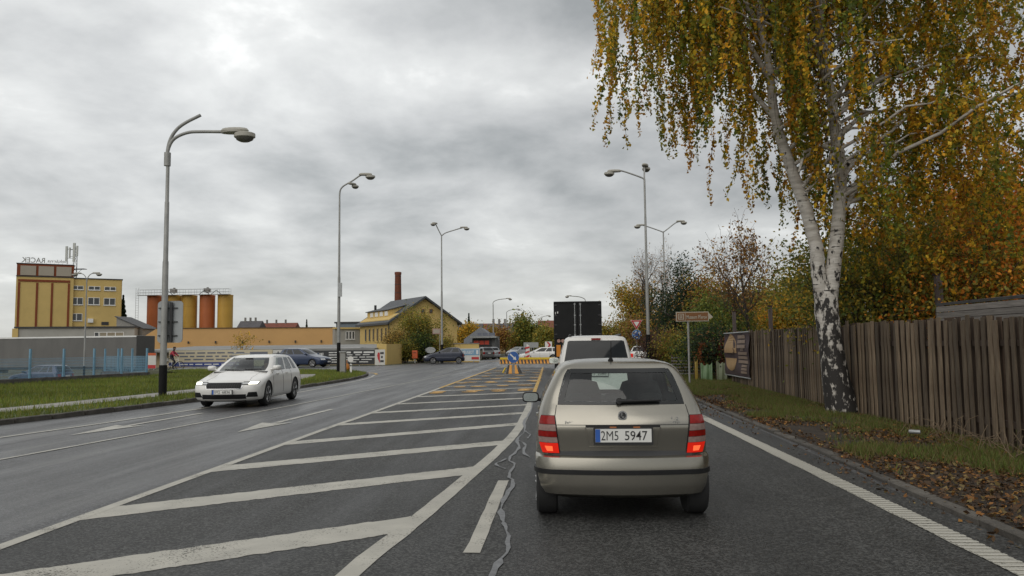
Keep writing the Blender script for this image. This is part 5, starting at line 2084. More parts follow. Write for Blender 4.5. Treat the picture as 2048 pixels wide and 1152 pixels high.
def surf_line(sh, mb, pts, w=.007, off=.0015, front=False):
    """thin dark seam on the surface through (arc, z) points"""
    P_ = []
    for (d0, z0), (d1, z1) in zip(pts[:-1], pts[1:]):
        for k in range(8):
            t = k / 8
            P_.append((d0 + (d1 - d0) * t, z0 + (z1 - z0) * t))
    P_.append(pts[-1])
    mb.tube([sh.arc(d, z, front) + sh.normal(d, z, front) * (off - w * .35) for d, z in P_], w / 2, 5)


def wheel(root, x, y, r, wd, side, style='spoke', rim_m=None):
    mb = MB()
    h = wd / 2
    mb.lathe([(r * .62, -h), (r * .9, -h), (r * .98, -h * .8), (r, -h * .4), (r, h * .4), (r * .98, h * .8), (r * .9, h), (r * .62, h)], n=28, axis='x')
    o = mb.build('wheel', M_TYRE, root, angle=40, loc=(x, y, r))
    mb = MB()
    sx = side
    mb.lathe([(r * .64, sx * h * .96), (r * .60, sx * h * .9), (r * .56, sx * h * .45), (r * .1, sx * h * .35)], n=24, axis='x', mi=1)
    mb.lathe([(r * .66, sx * h * .9), (r * .66, sx * h * 1.03), (r * .60, sx * h * 1.03), (r * .59, sx * h * .85)], n=24, axis='x')
    mb.lathe([(r * .16, sx * h * .4), (r * .15, sx * h * .97), (r * .05, sx * h * 1.0)], n=14, axis='x')
    for k in range(5):
        a = 2 * PI * k / 5 + .3
        for da in (-.13, .13):
            c, s_ = math.cos(a + da), math.sin(a + da)
            c2, s2 = math.cos(a + da * .5), math.sin(a + da * .5)
            mb.tube([(sx * h * .85, r * .1 * c2, r * .1 * s2), (sx * h * .95, r * .63 * c, r * .63 * s_)], r * .055, 5)
    mb.build('rim', [rim_m or M_RIM, M_UNDER], o)
    return o


def make_car(name, label, loc, rz, rows, fs, L, zb, zt, windows, paint_m, glass=None, wheels=(.55, 3.0), wr=.30, ww=.19, track=.70, group=None,
             clear=False, rear_cols=8, wr_cut=.345, nose=None, zrows=None, rear_glass=True):
    """body with wheel arches cut, glazing as separate parts; y runs from rear bumper (0) to the nose"""
    root = empty(name, loc, label, 'car' if 'van' not in name else 'van', rz, group)
    sh = Shape(rows, fs)
    zs = set(r[0] for r in rows) | {zb, zt}
    z_lo, z_hi = rows[0][0], rows[-1][0]
    for a in np.linspace(z_lo, z_hi, 26):
        if min(abs(a - q) for q in zs) > .018:
            zs.add(float(a))
    zs = sorted(zs)
    kd = sh.kinds()
    nh = len(sh.half(zs[0]))
    nfull = 2 * nh - 2
    verts, faces, cls = [], [], []
    for z in zs:
        P_ = sh.half(z)
        verts += [(x, y - L / 2, z) for x, y in P_]
        verts += [(-x, y - L / 2, z) for x, y in P_[-2:0:-1]]
    names = ['body']

    def cid(n):
        if n not in names:
            names.append(n)
        return names.index(n)

    for j in range(len(zs) - 1):
        zm = (zs[j] + zs[j + 1]) / 2
        for k in range(nfull):
            k2 = (k + 1) % nfull
            faces.append((j * nfull + k, j * nfull + k2, (j + 1) * nfull + k2, (j + 1) * nfull + k))
            kk = k if k < nh - 1 else nfull - 1 - k
            side = 'p' if k < nh - 1 else 'n'
            kind = kd[kk]
            c = 0
            if zb < zm < zt:
                if kind[0] == 'R' and kind[1] < rear_cols and rear_glass:
                    c = cid('rear_window')
                elif kind[0] == 'F':
                    c = cid('windscreen')
                elif kind[0] == 'S':
                    fm = (kind[1][0] + kind[1][1]) / 2
                    for wi, (f0, f1) in enumerate(windows):
                        if f0 < fm < f1:
                            c = cid('side_window|%d%s' % (wi, side))
            cls.append(c)
    faces.append(tuple(reversed(range(nfull)))); cls.append(0)
    faces.append(tuple(range((len(zs) - 1) * nfull, len(zs) * nfull))); cls.append(0)
    me = bpy.data.meshes.new('body')
    me.from_pydata(verts, [], faces)
    for q in range(len(names) + 1):
        me.materials.append(M_UNDER)
    me.polygons.foreach_set('material_index', cls)
    ob = bpy.data.objects.new('body_tmp', me)
    COL.objects.link(ob)
    cm = MB()
    for wy in wheels:
        for sx in (-1, 1):
            cm.lathe([(wr_cut, sx * (track - .22)), (wr_cut, sx * 1.3)], c=(0, wy - L / 2, wr), n=28, axis='x', mi=0)
    co = cm.build('cut_tmp', M_UNDER)
    for q in range(len(names)):
        co.data.materials.append(M_UNDER)
    co.data.polygons.foreach_set('material_index', [len(names)] * len(co.data.polygons))
    md = ob.modifiers.new('cut', 'BOOLEAN')
    md.operation = 'DIFFERENCE'
    md.solver = 'EXACT'
    md.object = co
    dg = bpy.context.evaluated_depsgraph_get()
    dg.update()
    res = bpy.data.meshes.new_from_object(ob.evaluated_get(dg))
    bpy.data.objects.remove(ob)
    bpy.data.objects.remove(co)
    V_ = [v.co.copy() for v in res.vertices]
    groups = {}
    for p in res.polygons:
        groups.setdefault(p.material_index, []).append(tuple(p.vertices))
    body_o = None
    for gi, fl in groups.items():
        used = sorted(set(i for f in fl for i in f))
        mp = {u: q for q, u in enumerate(used)}
        m2 = bpy.data.meshes.new('m')
        m2.from_pydata([V_[u] for u in used], [], [tuple(mp[i] for i in f) for f in fl])
        nm = names[gi].split('|')[0] if gi < len(names) else 'wheel_well'
        mt_ = paint_m if nm == 'body' else (M_UNDER if nm == 'wheel_well' else (glass or M_GDARK))
        m2.materials.append(mt_)
        m2.polygons.foreach_set('use_smooth', [True] * len(m2.polygons))
        m2.set_sharp_from_angle(angle=math.radians(38))
        m2.name = nm
        link(nm, m2, root)
    off = Vector((0, -L / 2, 0))
    for wy in wheels:
        for sx in (-1, 1):
            wheel(root, sx * track, wy - L / 2, wr, ww, sx)
    # underbody tray
    w0 = rows[0][1]
    MB().box((0, 0, rows[0][0] + .02), (w0 * 1.5, L * .9, .06)).build('underbody', M_UNDER, root)
    return root, sh, off


class Part:
    """collector whose vertices are shifted into car space"""

    def __init__(s, root, off):
        s.root, s.off = root, off

    def build(s, mb, name, m, parent=None, angle=35):
        mb.v = [tuple(Vector(v) + s.off) for v in mb.v]
        return mb.build(name, m, parent or s.root, angle=angle)


def plate(P_, sh, z, front, text, w=.50, h=.11, holder=True, off=.02):
    c = sh.arc(0, z, front)
    y = c.y + (off if front else -off)
    u = Vector((-1, 0, 0)) if front else X
    dy = .006 if front else -.006
    mb = MB()
    mb.box((0, y - dy * 1.5, z), (w + .03, .03, h + .035))
    hold = P_.build(mb, 'number_plate', M_PLATEK)
    yf = y + (.017 - dy * 1.5 * 0 if front else -.017) - (dy * 1.5)
    yf = y - dy * 1.5 + (.017 if front else -.017)
    mb = MB()
    mb.box((0, yf, z + .006), (w, .006, h))
    P_.build(mb, 'plate_face', M_PLATE, hold)
    yt = yf + (.005 if front else -.005)
    mb = MB()
    mb.box((-u.x * 0 - u.x * (w / 2 - .022), yf + (.002 if front else -.002), z + .006), (.043, .006, h - .004))
    P_.build(mb, 'plate_band', M_PLATEB, hold)
    if text:
        mb = MB()
        a, b = text
        lettering(mb, a, Vector((0, yt, z + .006)) + u * (-w * .245), u, Z, w * .31, h * .70, -.004)
        lettering(mb, b, Vector((0, yt, z + .006)) + u * (w * .225), u, Z, w * .40, h * .70, .003)
        P_.build(mb, 'lettering', M_PLATEK, hold)
    return hold


def mirror_wing(P_, sh, y, z, sx, m, s=1.0, face_rear=True):
    w = sh.lv(z)[0]
    cx_ = sx * (w + .135)

    def rrect(a, b, yy, n=20):
        out = []
        for k in range(n):
            t = 2 * PI * k / n
            c, q = math.cos(t), math.sin(t)
            out.append((cx_ + a * s * math.copysign(abs(c) ** .55, c), y + yy * s, z + b * s * math.copysign(abs(q) ** .55, q)))
        return out
    prof = [(.092, .056, -.055), (.100, .064, -.050), (.100, .064, -.01), (.088, .056, .04), (.06, .036, .075), (.02, .012, .085)]
    vs = [p for a, b, yy in prof for p in rrect(a, b, yy)]
    n = 20
    fs = [(i * n + k, i * n + (k + 1) % n, (i + 1) * n + (k + 1) % n, (i + 1) * n + k) for i in range(len(prof) - 1) for k in range(n)]
    fs += [tuple(range(n)), tuple(range((len(prof) - 1) * n, len(prof) * n))]
    mb = MB()
    mb.add(vs, fs)
    mb.tube([(sx * (w - .03), y + .02, z - .04), (sx * (w + .06), y + .02, z - .03)], .022, 6)
    o = P_.build(mb, 'wing_mirror', m, angle=50)
    mb = MB()
    q = rrect(.086, .050, -.058)
    mb.add(q, [tuple(range(n))])
    P_.build(mb, 'mirror_glass', mat('mirror_glass', (.62, .68, .66), .05, metal=.9, var=.05), o)
    return o


# ------------------------------------------------------------------ silver beige hatchback ahead of us
HATCH = [  # z, w, yr, yf, rb, rr, fb, fr
    (.21, .66, .10, 3.70, .12, .20, .25, .25),
    (.25, .755, .03, 3.82, .12, .22, .25, .25),
    (.34, .790, .005, 3.90, .12, .22, .25, .25),
    (.45, .800, .000, 3.93, .12, .22, .25, .25),
    (.575, .797, .015, 3.90, .12, .21, .25, .25),
    (.595, .790, .082, 3.88, .12, .21, .25, .25),
    (.72, .788, .070, 3.75, .12, .21, .25, .25),
    (.845, .779, .058, 3.48, .12, .21, .22, .25),
    (.875, .774, .064, 3.40, .12, .20, .22, .25),
    (.95, .764, .112, 2.95, .12, .19, .18, .20),
    (1.035, .738, .185, 2.72, .12, .155, .15, .15),
    (1.20, .662, .315, 2.30, .11, .115, .12, .12),
    (1.355, .572, .455, 1.90, .09, .09, .10, .10),
    (1.39, .535, .490, 1.80, .08, .10, .10, .12),
    (1.415, .480, .540, 1.68, .06, .14, .10, .14),
    (1.435, .390, .700, 1.50, .05, .16, .08, .16),
    (1.447, .240, .950, 1.28, .04, .12, .05, .12),
    (1.450, .100, 1.08, 1.18, .02, .05, .02, .05)]
FS_H = [0, .06, .14, .20, .42, .46, .50, .70, .92, .97, 1.0]
M_BEIGE = paint('beige_silver', (.33, .312, .268), metal=.88, rough=.24, coat=.25)
FX = 0.622
car, sh, off = make_car('hatchback_car', 'beige silver hatchback stopped directly ahead with brake lights on', (FX, 7.02 + 1.965, 0), 0.0, HATCH, FS_H, 3.93, 1.035, 1.355,
                        [(.14, .42), (.50, .92)], M_BEIGE, glass=M_GCLEAR, wheels=(.52, 2.95), wr=.29, ww=.20, track=.69, wr_cut=.34)
P_ = Part(car, off)
# cabin lining so that the shell is dark inside
shl = Shape(HATCH, FS_H, inset=.03)
mb = MB()
zs_ = sorted(set([.35, .5, .7, .9, 1.035, 1.1, 1.2, 1.3, 1.355, 1.38, 1.40]))
kd = shl.kinds()
for j in range(len(zs_) - 1):
    zm = (zs_[j] + zs_[j + 1]) / 2
    A, B = shl.half(zs_[j]), shl.half(zs_[j + 1])
    for k in range(len(A) - 1):
        kk = kd[k]
        if 1.035 < zm < 1.355 and (kk[0] in ('R', 'F') or (kk[0] == 'S' and any(a < (kk[1][0] + kk[1][1]) / 2 < b for a, b in [(.14, .42), (.50, .92)]))):
            continue
        if kk[0] in ('F', 'FC') and zm < 1.0:
            continue
        for sx in (-1, 1):
            mb.add([(sx * A[k][0], A[k][1], zs_[j]), (sx * A[k + 1][0], A[k + 1][1], zs_[j]), (sx * B[k + 1][0], B[k + 1][1], zs_[j + 1]), (sx * B[k][0], B[k][1], zs_[j + 1])], [(0, 1, 2, 3)])
T_ = shl.half(1.40)
mb.add([(x, y, 1.40) for x, y in T_] + [(-x, y, 1.40) for x, y in T_[-2:0:-1]], [tuple(range(2 * len(T_) - 2))])
P_.build(mb, 'cabin_lining', M_LINING)
mb = MB()
mb.box((0, .52, .93), (1.2, .62, .03))
mb.box((0, 2.75, .93), (1.25, .5, .10))
P_.build(mb, 'parcel_shelf', M_LINING)
M_SEAT = mat('seat_cloth', (.030, .031, .033), .9, var=.2, scale=20)
for x in (-.33, .33):
    mb = MB()
    mb.lathe([(.05, 0), (.25, .03), (.26, .3), (.20, .46), (.05, .5)], n=14)
    mb.v = [(a * .95 + x, b * .35 + 1.70 + c * -.15, c + .72) for a, b, c in mb.v]
    mb.lathe([(.03, 0), (.13, .02), (.14, .12), (.10, .19), (.03, .2)], n=12, c=(0, 0, 0))
    n0 = len(mb.v) - 5 * 12
    mb.v[n0:] = [(a + x, b * .45 + 1.60, c + 1.16) for a, b, c in mb.v[n0:]]
    P_.build(mb, 'seat', M_SEAT, angle=60)
for x in (-.36, .0, .36):
    mb = MB()
    mb.lathe([(.03, 0), (.12, .02), (.12, .08), (.08, .11), (.03, .115)], n=12)
    mb.v = [(a + x, b * .4 + .98, c + .98) for a, b, c in mb.v]
    P_.build(mb, 'headrest', M_SEAT, angle=60)
# black frit round the rear window; the top band paints in spoiler shadow
mb = MB()
patch(sh, mb, 1.318, 1.358, 0, lambda z: .455 + (1.36 - z) * .4, .003, side=1, nz=3, depth=.004)
patch(sh, mb, 1.318, 1.358, 0, lambda z: .455 + (1.36 - z) * .4, .003, side=-1, nz=3, depth=.004)
wq = lambda z: .585 - (z - 1.035) * .32
for s_ in (-1, 1):
    patch(sh, mb, 1.036, 1.32, lambda z: wq(z) - .045, lambda z: wq(z) + .004, .003, side=s_, nz=8, ns=2, depth=.004)
    patch(sh, mb, 1.036, 1.062, 0, lambda z: wq(z) - .04, .0032, side=s_, nz=2, ns=8, depth=.004)
P_.build(mb, 'window_surround', mat('frit_and_shade', (.012, .013, .013), .12, var=.1))
# wiper
mb = MB()
zz_ = lambda x: 1.075
pts = [sh.arc(d, 1.068 + .012 * (d + .02), False) + Vector((0, -.03, 0)) for d in np.linspace(-.03, .36, 9)]
mb.tube(pts, [.022, .020, .017, .016, .015, .014, .014, .013, .010], 6)
mb.tube([sh.arc(-.02, 1.06) + Vector((0, -.005, 0)), sh.arc(-.02, 1.075) + Vector((0, -.045, 0))], .028, 8)
P_.build(mb, 'rear_wiper', M_TRIM)
# tail lamps: wrap round the corners
for s_ in (-1, 1):
    s0 = lambda z: .535 + .085 * (z - .60) / .34 if s_ else 0
    inner = lambda z: .575 + .045 * (z - .60) / .34
    outer = lambda z: .575 + .045 * (z - .60) / .34 + .20 - .06 * ((z - .76) / .18) ** 2
    mb = MB()
    patch(sh, mb, .602, .940, lambda z: inner(z) - .006, lambda z: outer(z) + .006, .010, side=s_, nz=12, ns=8)
    tl = P_.build(mb, 'tail_light', M_TRIM, angle=50)
    for z0, z1, mt_, nm in ((.610, .700, M_LBRAKE, 'brake_lens'), (.704, .752, M_LCLEAR, 'clear_lens'), (.756, .806, M_LRED, 'red_lens'), (.810, .862, M_LCLEAR, 'clear_lens'), (.866, .934, M_LRED, 'red_lens')):
        mb = MB()
        patch(sh, mb, z0, z1, inner, outer, .016, side=s_, nz=5, ns=8, depth=.0)
        P_.build(mb, nm, mt_, tl, angle=50)
    mb = MB()
    patch(sh, mb, .628, .672, lambda z: inner(z) + .055, lambda z: outer(z) - .06, .0185, side=s_, nz=4, ns=5, depth=0)
    P_.build(mb, 'lit_bulb', mat('lamp_bulb_lit', (.6, .05, .02), .2, emit=(1.0, .16, .05), estr=.95), tl, angle=50)
# seams of the tailgate and bumper
mb = MB()
for s_ in (-1, 1):
    surf_line(sh, mb, [(s_ * .572, .602), (s_ * .615, .94), (s_ * .600, 1.03)], .009)
surf_line(sh, mb, [(-.79, .588), (-.3, .590), (.3, .590), (.79, .588)], .012)
surf_line(sh, mb, [(-.60, .862), (0, .866), (.60, .862)], .006)
P_.build(mb, 'panel_seam', M_GAP)
mb = MB()
for s_ in (-1, 1):
    patch(sh, mb, .430, .472, 0, 1.05, .010, side=s_, nz=3, ns=16)
P_.build(mb, 'bumper_strip', M_TRIM)
# recessed plate well: frame lip around a dark hollow, plate inside
mb = MB()
patch(sh, mb, .842, .866, 0, .335, .004, side=1, nz=2); patch(sh, mb, .842, .866, 0, .335, .004, side=-1, nz=2)
P_.build(mb, 'plate_recess', M_GAP)
mb = MB()
for s_ in (-1, 1):
    patch(sh, mb, .668, .842, lambda z: .305 + (z - .668) * .14, lambda z: .318 + (z - .668) * .14, .004, side=s_, nz=4, ns=2)
    patch(sh, mb, .664, .672, 0, .31, .006, side=s_, nz=1)
P_.build(mb, 'plate_lip', M_BEIGE)
plate(P_, sh, .768, False, ('2M5', '5947'), w=.50, h=.118)
for x in (-.09, .12):
    mb = MB()
    mb.box((x, sh.arc(0, .848).y - .012, .846), (.06, .02, .012))
    P_.build(mb, 'plate_lamp', mat('plate_lamp', (.35, .13, .05), .3), None)
mb = MB()
lettering(mb, '✱', (0, 0, 0), X, Z, .02, .02) if False else None
disc(mb, .012, (-.028, .80), sh.arc(0, .768).y - .030, .002, 12)
P_.build(mb, 'plate_sticker', mat('sticker_red', (.45, .08, .08), .5))
# round badge with winged arrow
cy = sh.arc(0, .925).y
mb = MB()
for a0 in range(20):
    a, b = 2 * PI * a0 / 20, 2 * PI * (a0 + 1) / 20
    mb.prism([(.030 * math.cos(a), .030 * math.sin(a)), (.041 * math.cos(a), .041 * math.sin(a)), (.041 * math.cos(b), .041 * math.sin(b)), (.030 * math.cos(b), .030 * math.sin(b))], (0, cy - .014, .948), X, Z, (0, .02, 0))
for k, (l, t) in enumerate(((.026, .020), (.022, .008), (.016, -.004))):
    mb.prism([(-.018, t - .006), (l - .012, t + .004), (-.014, t + .004)], (0, cy - .012, .948), X, Z, (0, .01, 0))
mb.prism([(-.004, -.022), (.02, -.014), (0, -.006)], (0, cy - .012, .948), X, Z, (0, .01, 0))
bdg = P_.build(mb, 'badge', M_CHROME)
mb = MB(); disc(mb, .0295, (0, .948), cy - .006, .01, 20); P_.build(mb, 'badge_disc', M_PLATEK, bdg)
mb = MB()
lettering(mb, 'Fabia', Vector((-.475, sh.arc(-.475, .895).y - .006, .885)), X, Z, .085, .026, .01)
lettering(mb, '1.2', Vector((.475, sh.arc(.475, .91).y - .007, .915)), X, Z, .065, .03, .01)
lettering(mb, 'HTP', Vector((.475, sh.arc(.475, .89).y - .007, .882)), X, Z, .08, .022, .01)
P_.build(mb, 'model_lettering', M_CHROME)
# antenna, mirrors, sills, exhaust
mb = MB()
mb.tube([(-.055, .66, 1.425), (-.055, .63, 1.455)], [.030, .016], 10)
mb.tube([(-.055, .63, 1.455), (-.055, .56, 1.62)], [.007, .003], 6)
P_.build(mb, 'antenna', M_TRIM)
for sx in (-1, 1):
    mirror_wing(P_, sh, 2.50, .965, sx, M_TRIM, 1.0)
mb = MB()
for sx in (-1, 1):
    for yy_ in (1.25, 2.15):
        mb.box((sx * (sh.lv(.86)[0] + .012), yy_, .865), (.03, .16, .03))
P_.build(mb, 'door_handle', M_BEIGE)
mb = MB()
for sx in (-1, 1):
    for yy_ in (.95, 1.80, 2.78):
        mb.tube([(sx * (sh.lv(z)[0] + .001), yy_, z) for z in np.linspace(.32, 1.02, 8)], .004, 4)
P_.build(mb, 'panel_seam', M_GAP)


# ------------------------------------------------------------------ bodies built as one skin (people)
def skin_body(name, joints, bones, material, parent=None, sub=2):
    me = bpy.data.meshes.new(name)
    me.from_pydata([j[0] for j in joints], bones, [])
    ob = bpy.data.objects.new(name + '_tmp', me)
    COL.objects.link(ob)
    sk = ob.modifiers.new('skin', 'SKIN')
    for i, j in enumerate(joints):
        me.skin_vertices[0].data[i].radius = (j[1], j[2] if len(j) > 2 else j[1])
    me.skin_vertices[0].data[0].use_root = True
    sb_m = ob.modifiers.new('sub', 'SUBSURF')
    sb_m.levels = sub
    dg = bpy.context.evaluated_depsgraph_get()
    dg.update()
    res = bpy.data.meshes.new_from_object(ob.evaluated_get(dg))
    bpy.data.objects.remove(ob)
    res.name = name
    res.materials.clear()
    res.materials.append(material)
    res.polygons.foreach_set('use_smooth', [True] * len(res.polygons))
    return link(name, res, parent)


M_SKIN = mat('skin', (.36, .20, .14), .6, var=.08)
M_HAIR = mat('dark_hair', (.02, .015, .012), .7, var=.2)
drv = empty('person', (FX - .33, 7.02 + 1.72, .50), 'driver in dark clothes seen through the hatchback rear window', 'person')
skin_body('body', [((0, 0, 0), .17, .12), ((0, -.02, .22), .18, .12), ((0, -.05, .42), .20, .11), ((0, -.04, .54), .07), ((0, -.01, .63), .085), ((0, 0, .73), .095), ((0, .0, .81), .07),
                   ((.19, -.02, .45), .065), ((.26, .14, .24), .05), ((.20, .42, .34), .04), ((.18, .5, .36), .035), ((-.19, -.02, .45), .065), ((-.26, .14, .24), .05), ((-.20, .42, .34), .04), ((-.18, .5, .36), .035),
                   ((.1, .38, -.02), .085), ((-.1, .38, -.02), .085), ((.12, .55, -.3), .05), ((-.12, .55, -.3), .05)],
          [(0, 1), (1, 2), (2, 3), (3, 4), (4, 5), (5, 6), (2, 7), (7, 8), (8, 9), (9, 10), (2, 11), (11, 12), (12, 13), (13, 14), (0, 15), (0, 16), (15, 17), (16, 18)], mat('dark_jacket', (.022, .023, .027), .85, var=.2), drv)
mb = MB()
mb.lathe([(.03, -.02), (.09, 0), (.105, .06), (.095, .13), (.06, .17), (.02, .18)], n=16, c=(0, -.012, .68))
mb.build('hair', M_HAIR, drv, smooth=True)

# ------------------------------------------------------------------ white estate car, oncoming
ESTATE = [
    (.19, .74, .20, 4.50, .15, .22, .28, .30),
    (.23, .86, .06, 4.60, .15, .25, .28, .34),
    (.32, .900, .01, 4.66, .15, .25, .30, .36),
    (.50, .915, .00, 4.69, .15, .25, .32, .36),
    (.62, .915, .01, 4.66, .14, .25, .34, .36),
    (.70, .912, .03, 4.58, .14, .24, .38, .36),
    (.755, .905, .045, 4.44, .13, .24, .40, .34),
    (.81, .900, .06, 4.16, .13, .23, .38, .30),
    (.88, .890, .08, 3.78, .12, .22, .32, .26),
    (.95, .865, .10, 3.48, .12, .20, .26, .22),
    (1.00, .838, .13, 3.32, .11, .18, .22, .18),
    (1.20, .745, .30, 2.88, .10, .13, .20, .12),
    (1.375, .650, .46, 2.48, .08, .11, .16, .12),
    (1.415, .610, .52, 2.36, .08, .12, .14, .14),
    (1.445, .540, .62, 2.18, .07, .18, .12, .18),
    (1.462, .400, .90, 1.95, .06, .20, .10, .20),
    (1.470, .180, 1.30, 1.70, .03, .09, .05, .09)]
FS_E = [0, .03, .08, .22, .26, .30, .48, .52, .56, .76, .94, 1.0]
M_CARW = paint('white', (.66, .65, .62), rough=.25)
ESTATE_LOW = [[r[0] * .965] + list(r[1:]) for r in ESTATE]
EX, EY, ERZ = -8.95, 22.75, PI + .055
est, she, offe = make_car('estate_car', 'white estate car with lit headlights driving towards the viewer', (EX, EY, 0), ERZ, ESTATE_LOW, FS_E, 4.69, .965, 1.3269,
                          [(.08, .22), (.26, .52), (.56, .94)], M_CARW, glass=mat_glass('tinted_car_glass', (.50, .57, .55)), wheels=(.95, 3.64), wr=.33, ww=.21, track=.80, wr_cut=.385)
Pe = Part(est, offe)
WE = [(.08, .22), (.26, .52), (.56, .94)]
she_in = Shape(ESTATE_LOW, FS_E, inset=.03)
mb = MB()
zs_ = [.35, .55, .75, .88, .965, 1.05, 1.15, 1.25, 1.3269, 1.36, 1.385]
kd = she_in.kinds()
for j in range(len(zs_) - 1):
    zm = (zs_[j] + zs_[j + 1]) / 2
    A, B = she_in.half(zs_[j]), she_in.half(zs_[j + 1])
    for k in range(len(A) - 1):
        kk = kd[k]
        if .965 < zm < 1.3269 and (kk[0] in ('R', 'F') or (kk[0] == 'S' and any(a < (kk[1][0] + kk[1][1]) / 2 < b for a, b in WE))):
            continue
        if kk[0] in ('F', 'FC') and zm < .95:
            continue
        for sx in (-1, 1):
            mb.add([(sx * A[k][0], A[k][1], zs_[j]), (sx * A[k + 1][0], A[k + 1][1], zs_[j]), (sx * B[k + 1][0], B[k + 1][1], zs_[j + 1]), (sx * B[k][0], B[k][1], zs_[j + 1])], [(0, 1, 2, 3)])
T_ = she_in.half(1.385)
mb.add([(x, y, 1.385) for x, y in T_] + [(-x, y, 1.385) for x, y in T_[-2:0:-1]], [tuple(range(2 * len(T_) - 2))])
Pe.build(mb, 'cabin_lining', M_LINING)
mb = MB()
mb.box((0, 3.02, .88), (1.5, .62, .14))
Pe.build(mb, 'dashboard', M_LINING)
for x in (-.38, .38):
    mb = MB()
    mb.lathe([(.05, 0), (.25, .03), (.26, .3), (.20, .48), (.05, .52)], n=14)
    mb.v = [(a * .95 + x, b * .35 + 2.05 + c * -.15, c + .60) for a, b, c in mb.v]
    Pe.build(mb, 'backrest', M_SEAT, angle=60)
    mb = MB()
    mb.lathe([(.03, 0), (.13, .02), (.14, .12), (.10, .19), (.03, .2)], n=12)
    mb.v = [(a + x, b * .45 + 1.95, c + 1.09) for a, b, c in mb.v]
    Pe.build(mb, 'headrest', M_SEAT, angle=60)
mb = MB()
mb.box((0, 2.55, 1.29), (.22, .03, .06))
Pe.build(mb, 'inner_mirror', M_TRIM)
mb = MB()
mb.tube([she.arc(d, .975 + .05 * d, True) + Vector((0, .02, .01)) for d in (-.1, .2, .5)], .010, 5)
mb.tube([she.arc(d, .975 + .05 * (d + .6), True) + Vector((0, .02, .01)) for d in (-.6, -.4, -.1)], .010, 5)
Pe.build(mb, 'wiper', M_TRIM)
c_, s_n = math.cos(ERZ), math.sin(ERZ)
lx, ly = -.38, 2.02 - 4.69 / 2
edr = empty('person', (EX + c_ * lx - s_n * ly, EY + s_n * lx + c_ * ly, .42), 'driver at the wheel of the oncoming white estate car', 'person', ERZ)
skin_body('body', [((0, .04, 0), .16, .12), ((0, .03, .22), .17, .12), ((0, .02, .42), .19, .11), ((0, .05, .54), .065), ((0, .08, .63), .085), ((0, .09, .72), .09), ((0, .09, .79), .06),
                   ((.19, .04, .44), .06), ((.25, .24, .26), .048), ((.16, .50, .36), .038), ((-.19, .04, .44), .06), ((-.25, .24, .26), .048), ((-.16, .50, .36), .038),
                   ((.1, .42, .0), .08), ((-.1, .42, .0), .08), ((.12, .6, -.2), .05), ((-.12, .6, -.2), .05)],
          [(0, 1), (1, 2), (2, 3), (3, 4), (4, 5), (5, 6), (2, 7), (7, 8), (8, 9), (2, 10), (10, 11), (11, 12), (0, 13), (0, 14), (13, 15), (14, 16)], M_SKIN, edr)
skin_body('shirt', [((0, .04, .02), .17, .13), ((0, .03, .22), .18, .13), ((0, .02, .42), .20, .12), ((.19, .04, .44), .07), ((.25, .24, .26), .055), ((-.19, .04, .44), .07), ((-.25, .24, .26), .055)],
          [(0, 1), (1, 2), (2, 3), (3, 4), (2, 5), (5, 6)], mat('grey_shirt', (.22, .21, .20), .9, var=.2), edr)
mb = MB()
mb.lathe([(.03, 0), (.095, .01), (.10, .06), (.07, .10), (.02, .12)], n=14, c=(0, .06, .70))
mb.build('hair', M_HAIR, edr, smooth=True)
for s_ in (-1, 1):
    mb = MB()
    patch(she, mb, .625, .700, lambda z: .47 + (z - .64) * .4, lambda z: .93 + (z - .66) * .6, .008, front=True, side=s_, nz=5, ns=10)
    hl = Pe.build(mb, 'headlight', M_TRIM, angle=50)
    mb = MB()
    patch(she, mb, .634, .692, lambda z: .66 + (z - .66) * .6, lambda z: .90 + (z - .66) * .6, .014, front=True, side=s_, nz=4, ns=8, depth=0)
    Pe.build(mb, 'lit_lens', M_LHEADON, hl, angle=50)
    mb = MB()
    patch(she, mb, .637, .680, .49, .64, .013, front=True, side=s_, nz=4, ns=5, depth=0)
    Pe.build(mb, 'clear_lens', M_LHEAD, hl, angle=50)
    mb = MB()
    patch(she, mb, .30, .43, lambda z: .60 + (z - .30) * .5, lambda z: .93 - (z - .3) * .3, .008, front=True, side=s_, nz=4, ns=6)
    Pe.build(mb, 'air_duct', M_TRIM, angle=50)
    mb = MB()
    patch(she, mb, .60, .78, lambda z: .62 + .0 * z, lambda z: .97, .008, front=False, side=s_, nz=5, ns=8)
    Pe.build(mb, 'tail_light', M_LRED, angle=50)
    mirror_wing(Pe, she, 3.02, 1.04, s_, M_CARW, 1.15)
mb = MB()
gl_ = lambda z: .485 - abs(z - .60) * .35
for s_ in (-1, 1):
    patch(she, mb, .515, .685, 0, lambda z: gl_(z) + .025, .008, front=True, side=s_, nz=5, ns=8)
fr_ = Pe.build(mb, 'grille_frame', M_CHROME, angle=50)
mb = MB()
for s_ in (-1, 1):
    patch(she, mb, .530, .672, 0, gl_, .015, front=True, side=s_, nz=5, ns=8, depth=0)
Pe.build(mb, 'grille', M_TRIM, fr_, angle=50)
mb = MB()
for k in range(15):
    d = -.42 + .06 * k
    mb.tube([she.arc(d, z, True) + she.normal(d, z, True) * .02 for z in (.545, .60, .66)], .006, 4)
Pe.build(mb, 'grille_bar', M_PLATEK, fr_)
mb = MB()
for s_ in (-1, 1):
    patch(she, mb, .255, .375, 0, .60, .006, front=True, side=s_, nz=3, ns=8)
Pe.build(mb, 'lower_grille', M_TRIM, angle=50)
plate(Pe, she, .435, True, ('3M2', '6836'), w=.52, h=.112, off=.03)
mb = MB()
for sx in (-1, 1):
    for yy_ in (1.85, 2.75):
        mb.box((sx * (she.lv(.86)[0] + .012), yy_, .86), (.03, .2, .03))
Pe.build(mb, 'door_handle', M_CARW)
mb = MB()
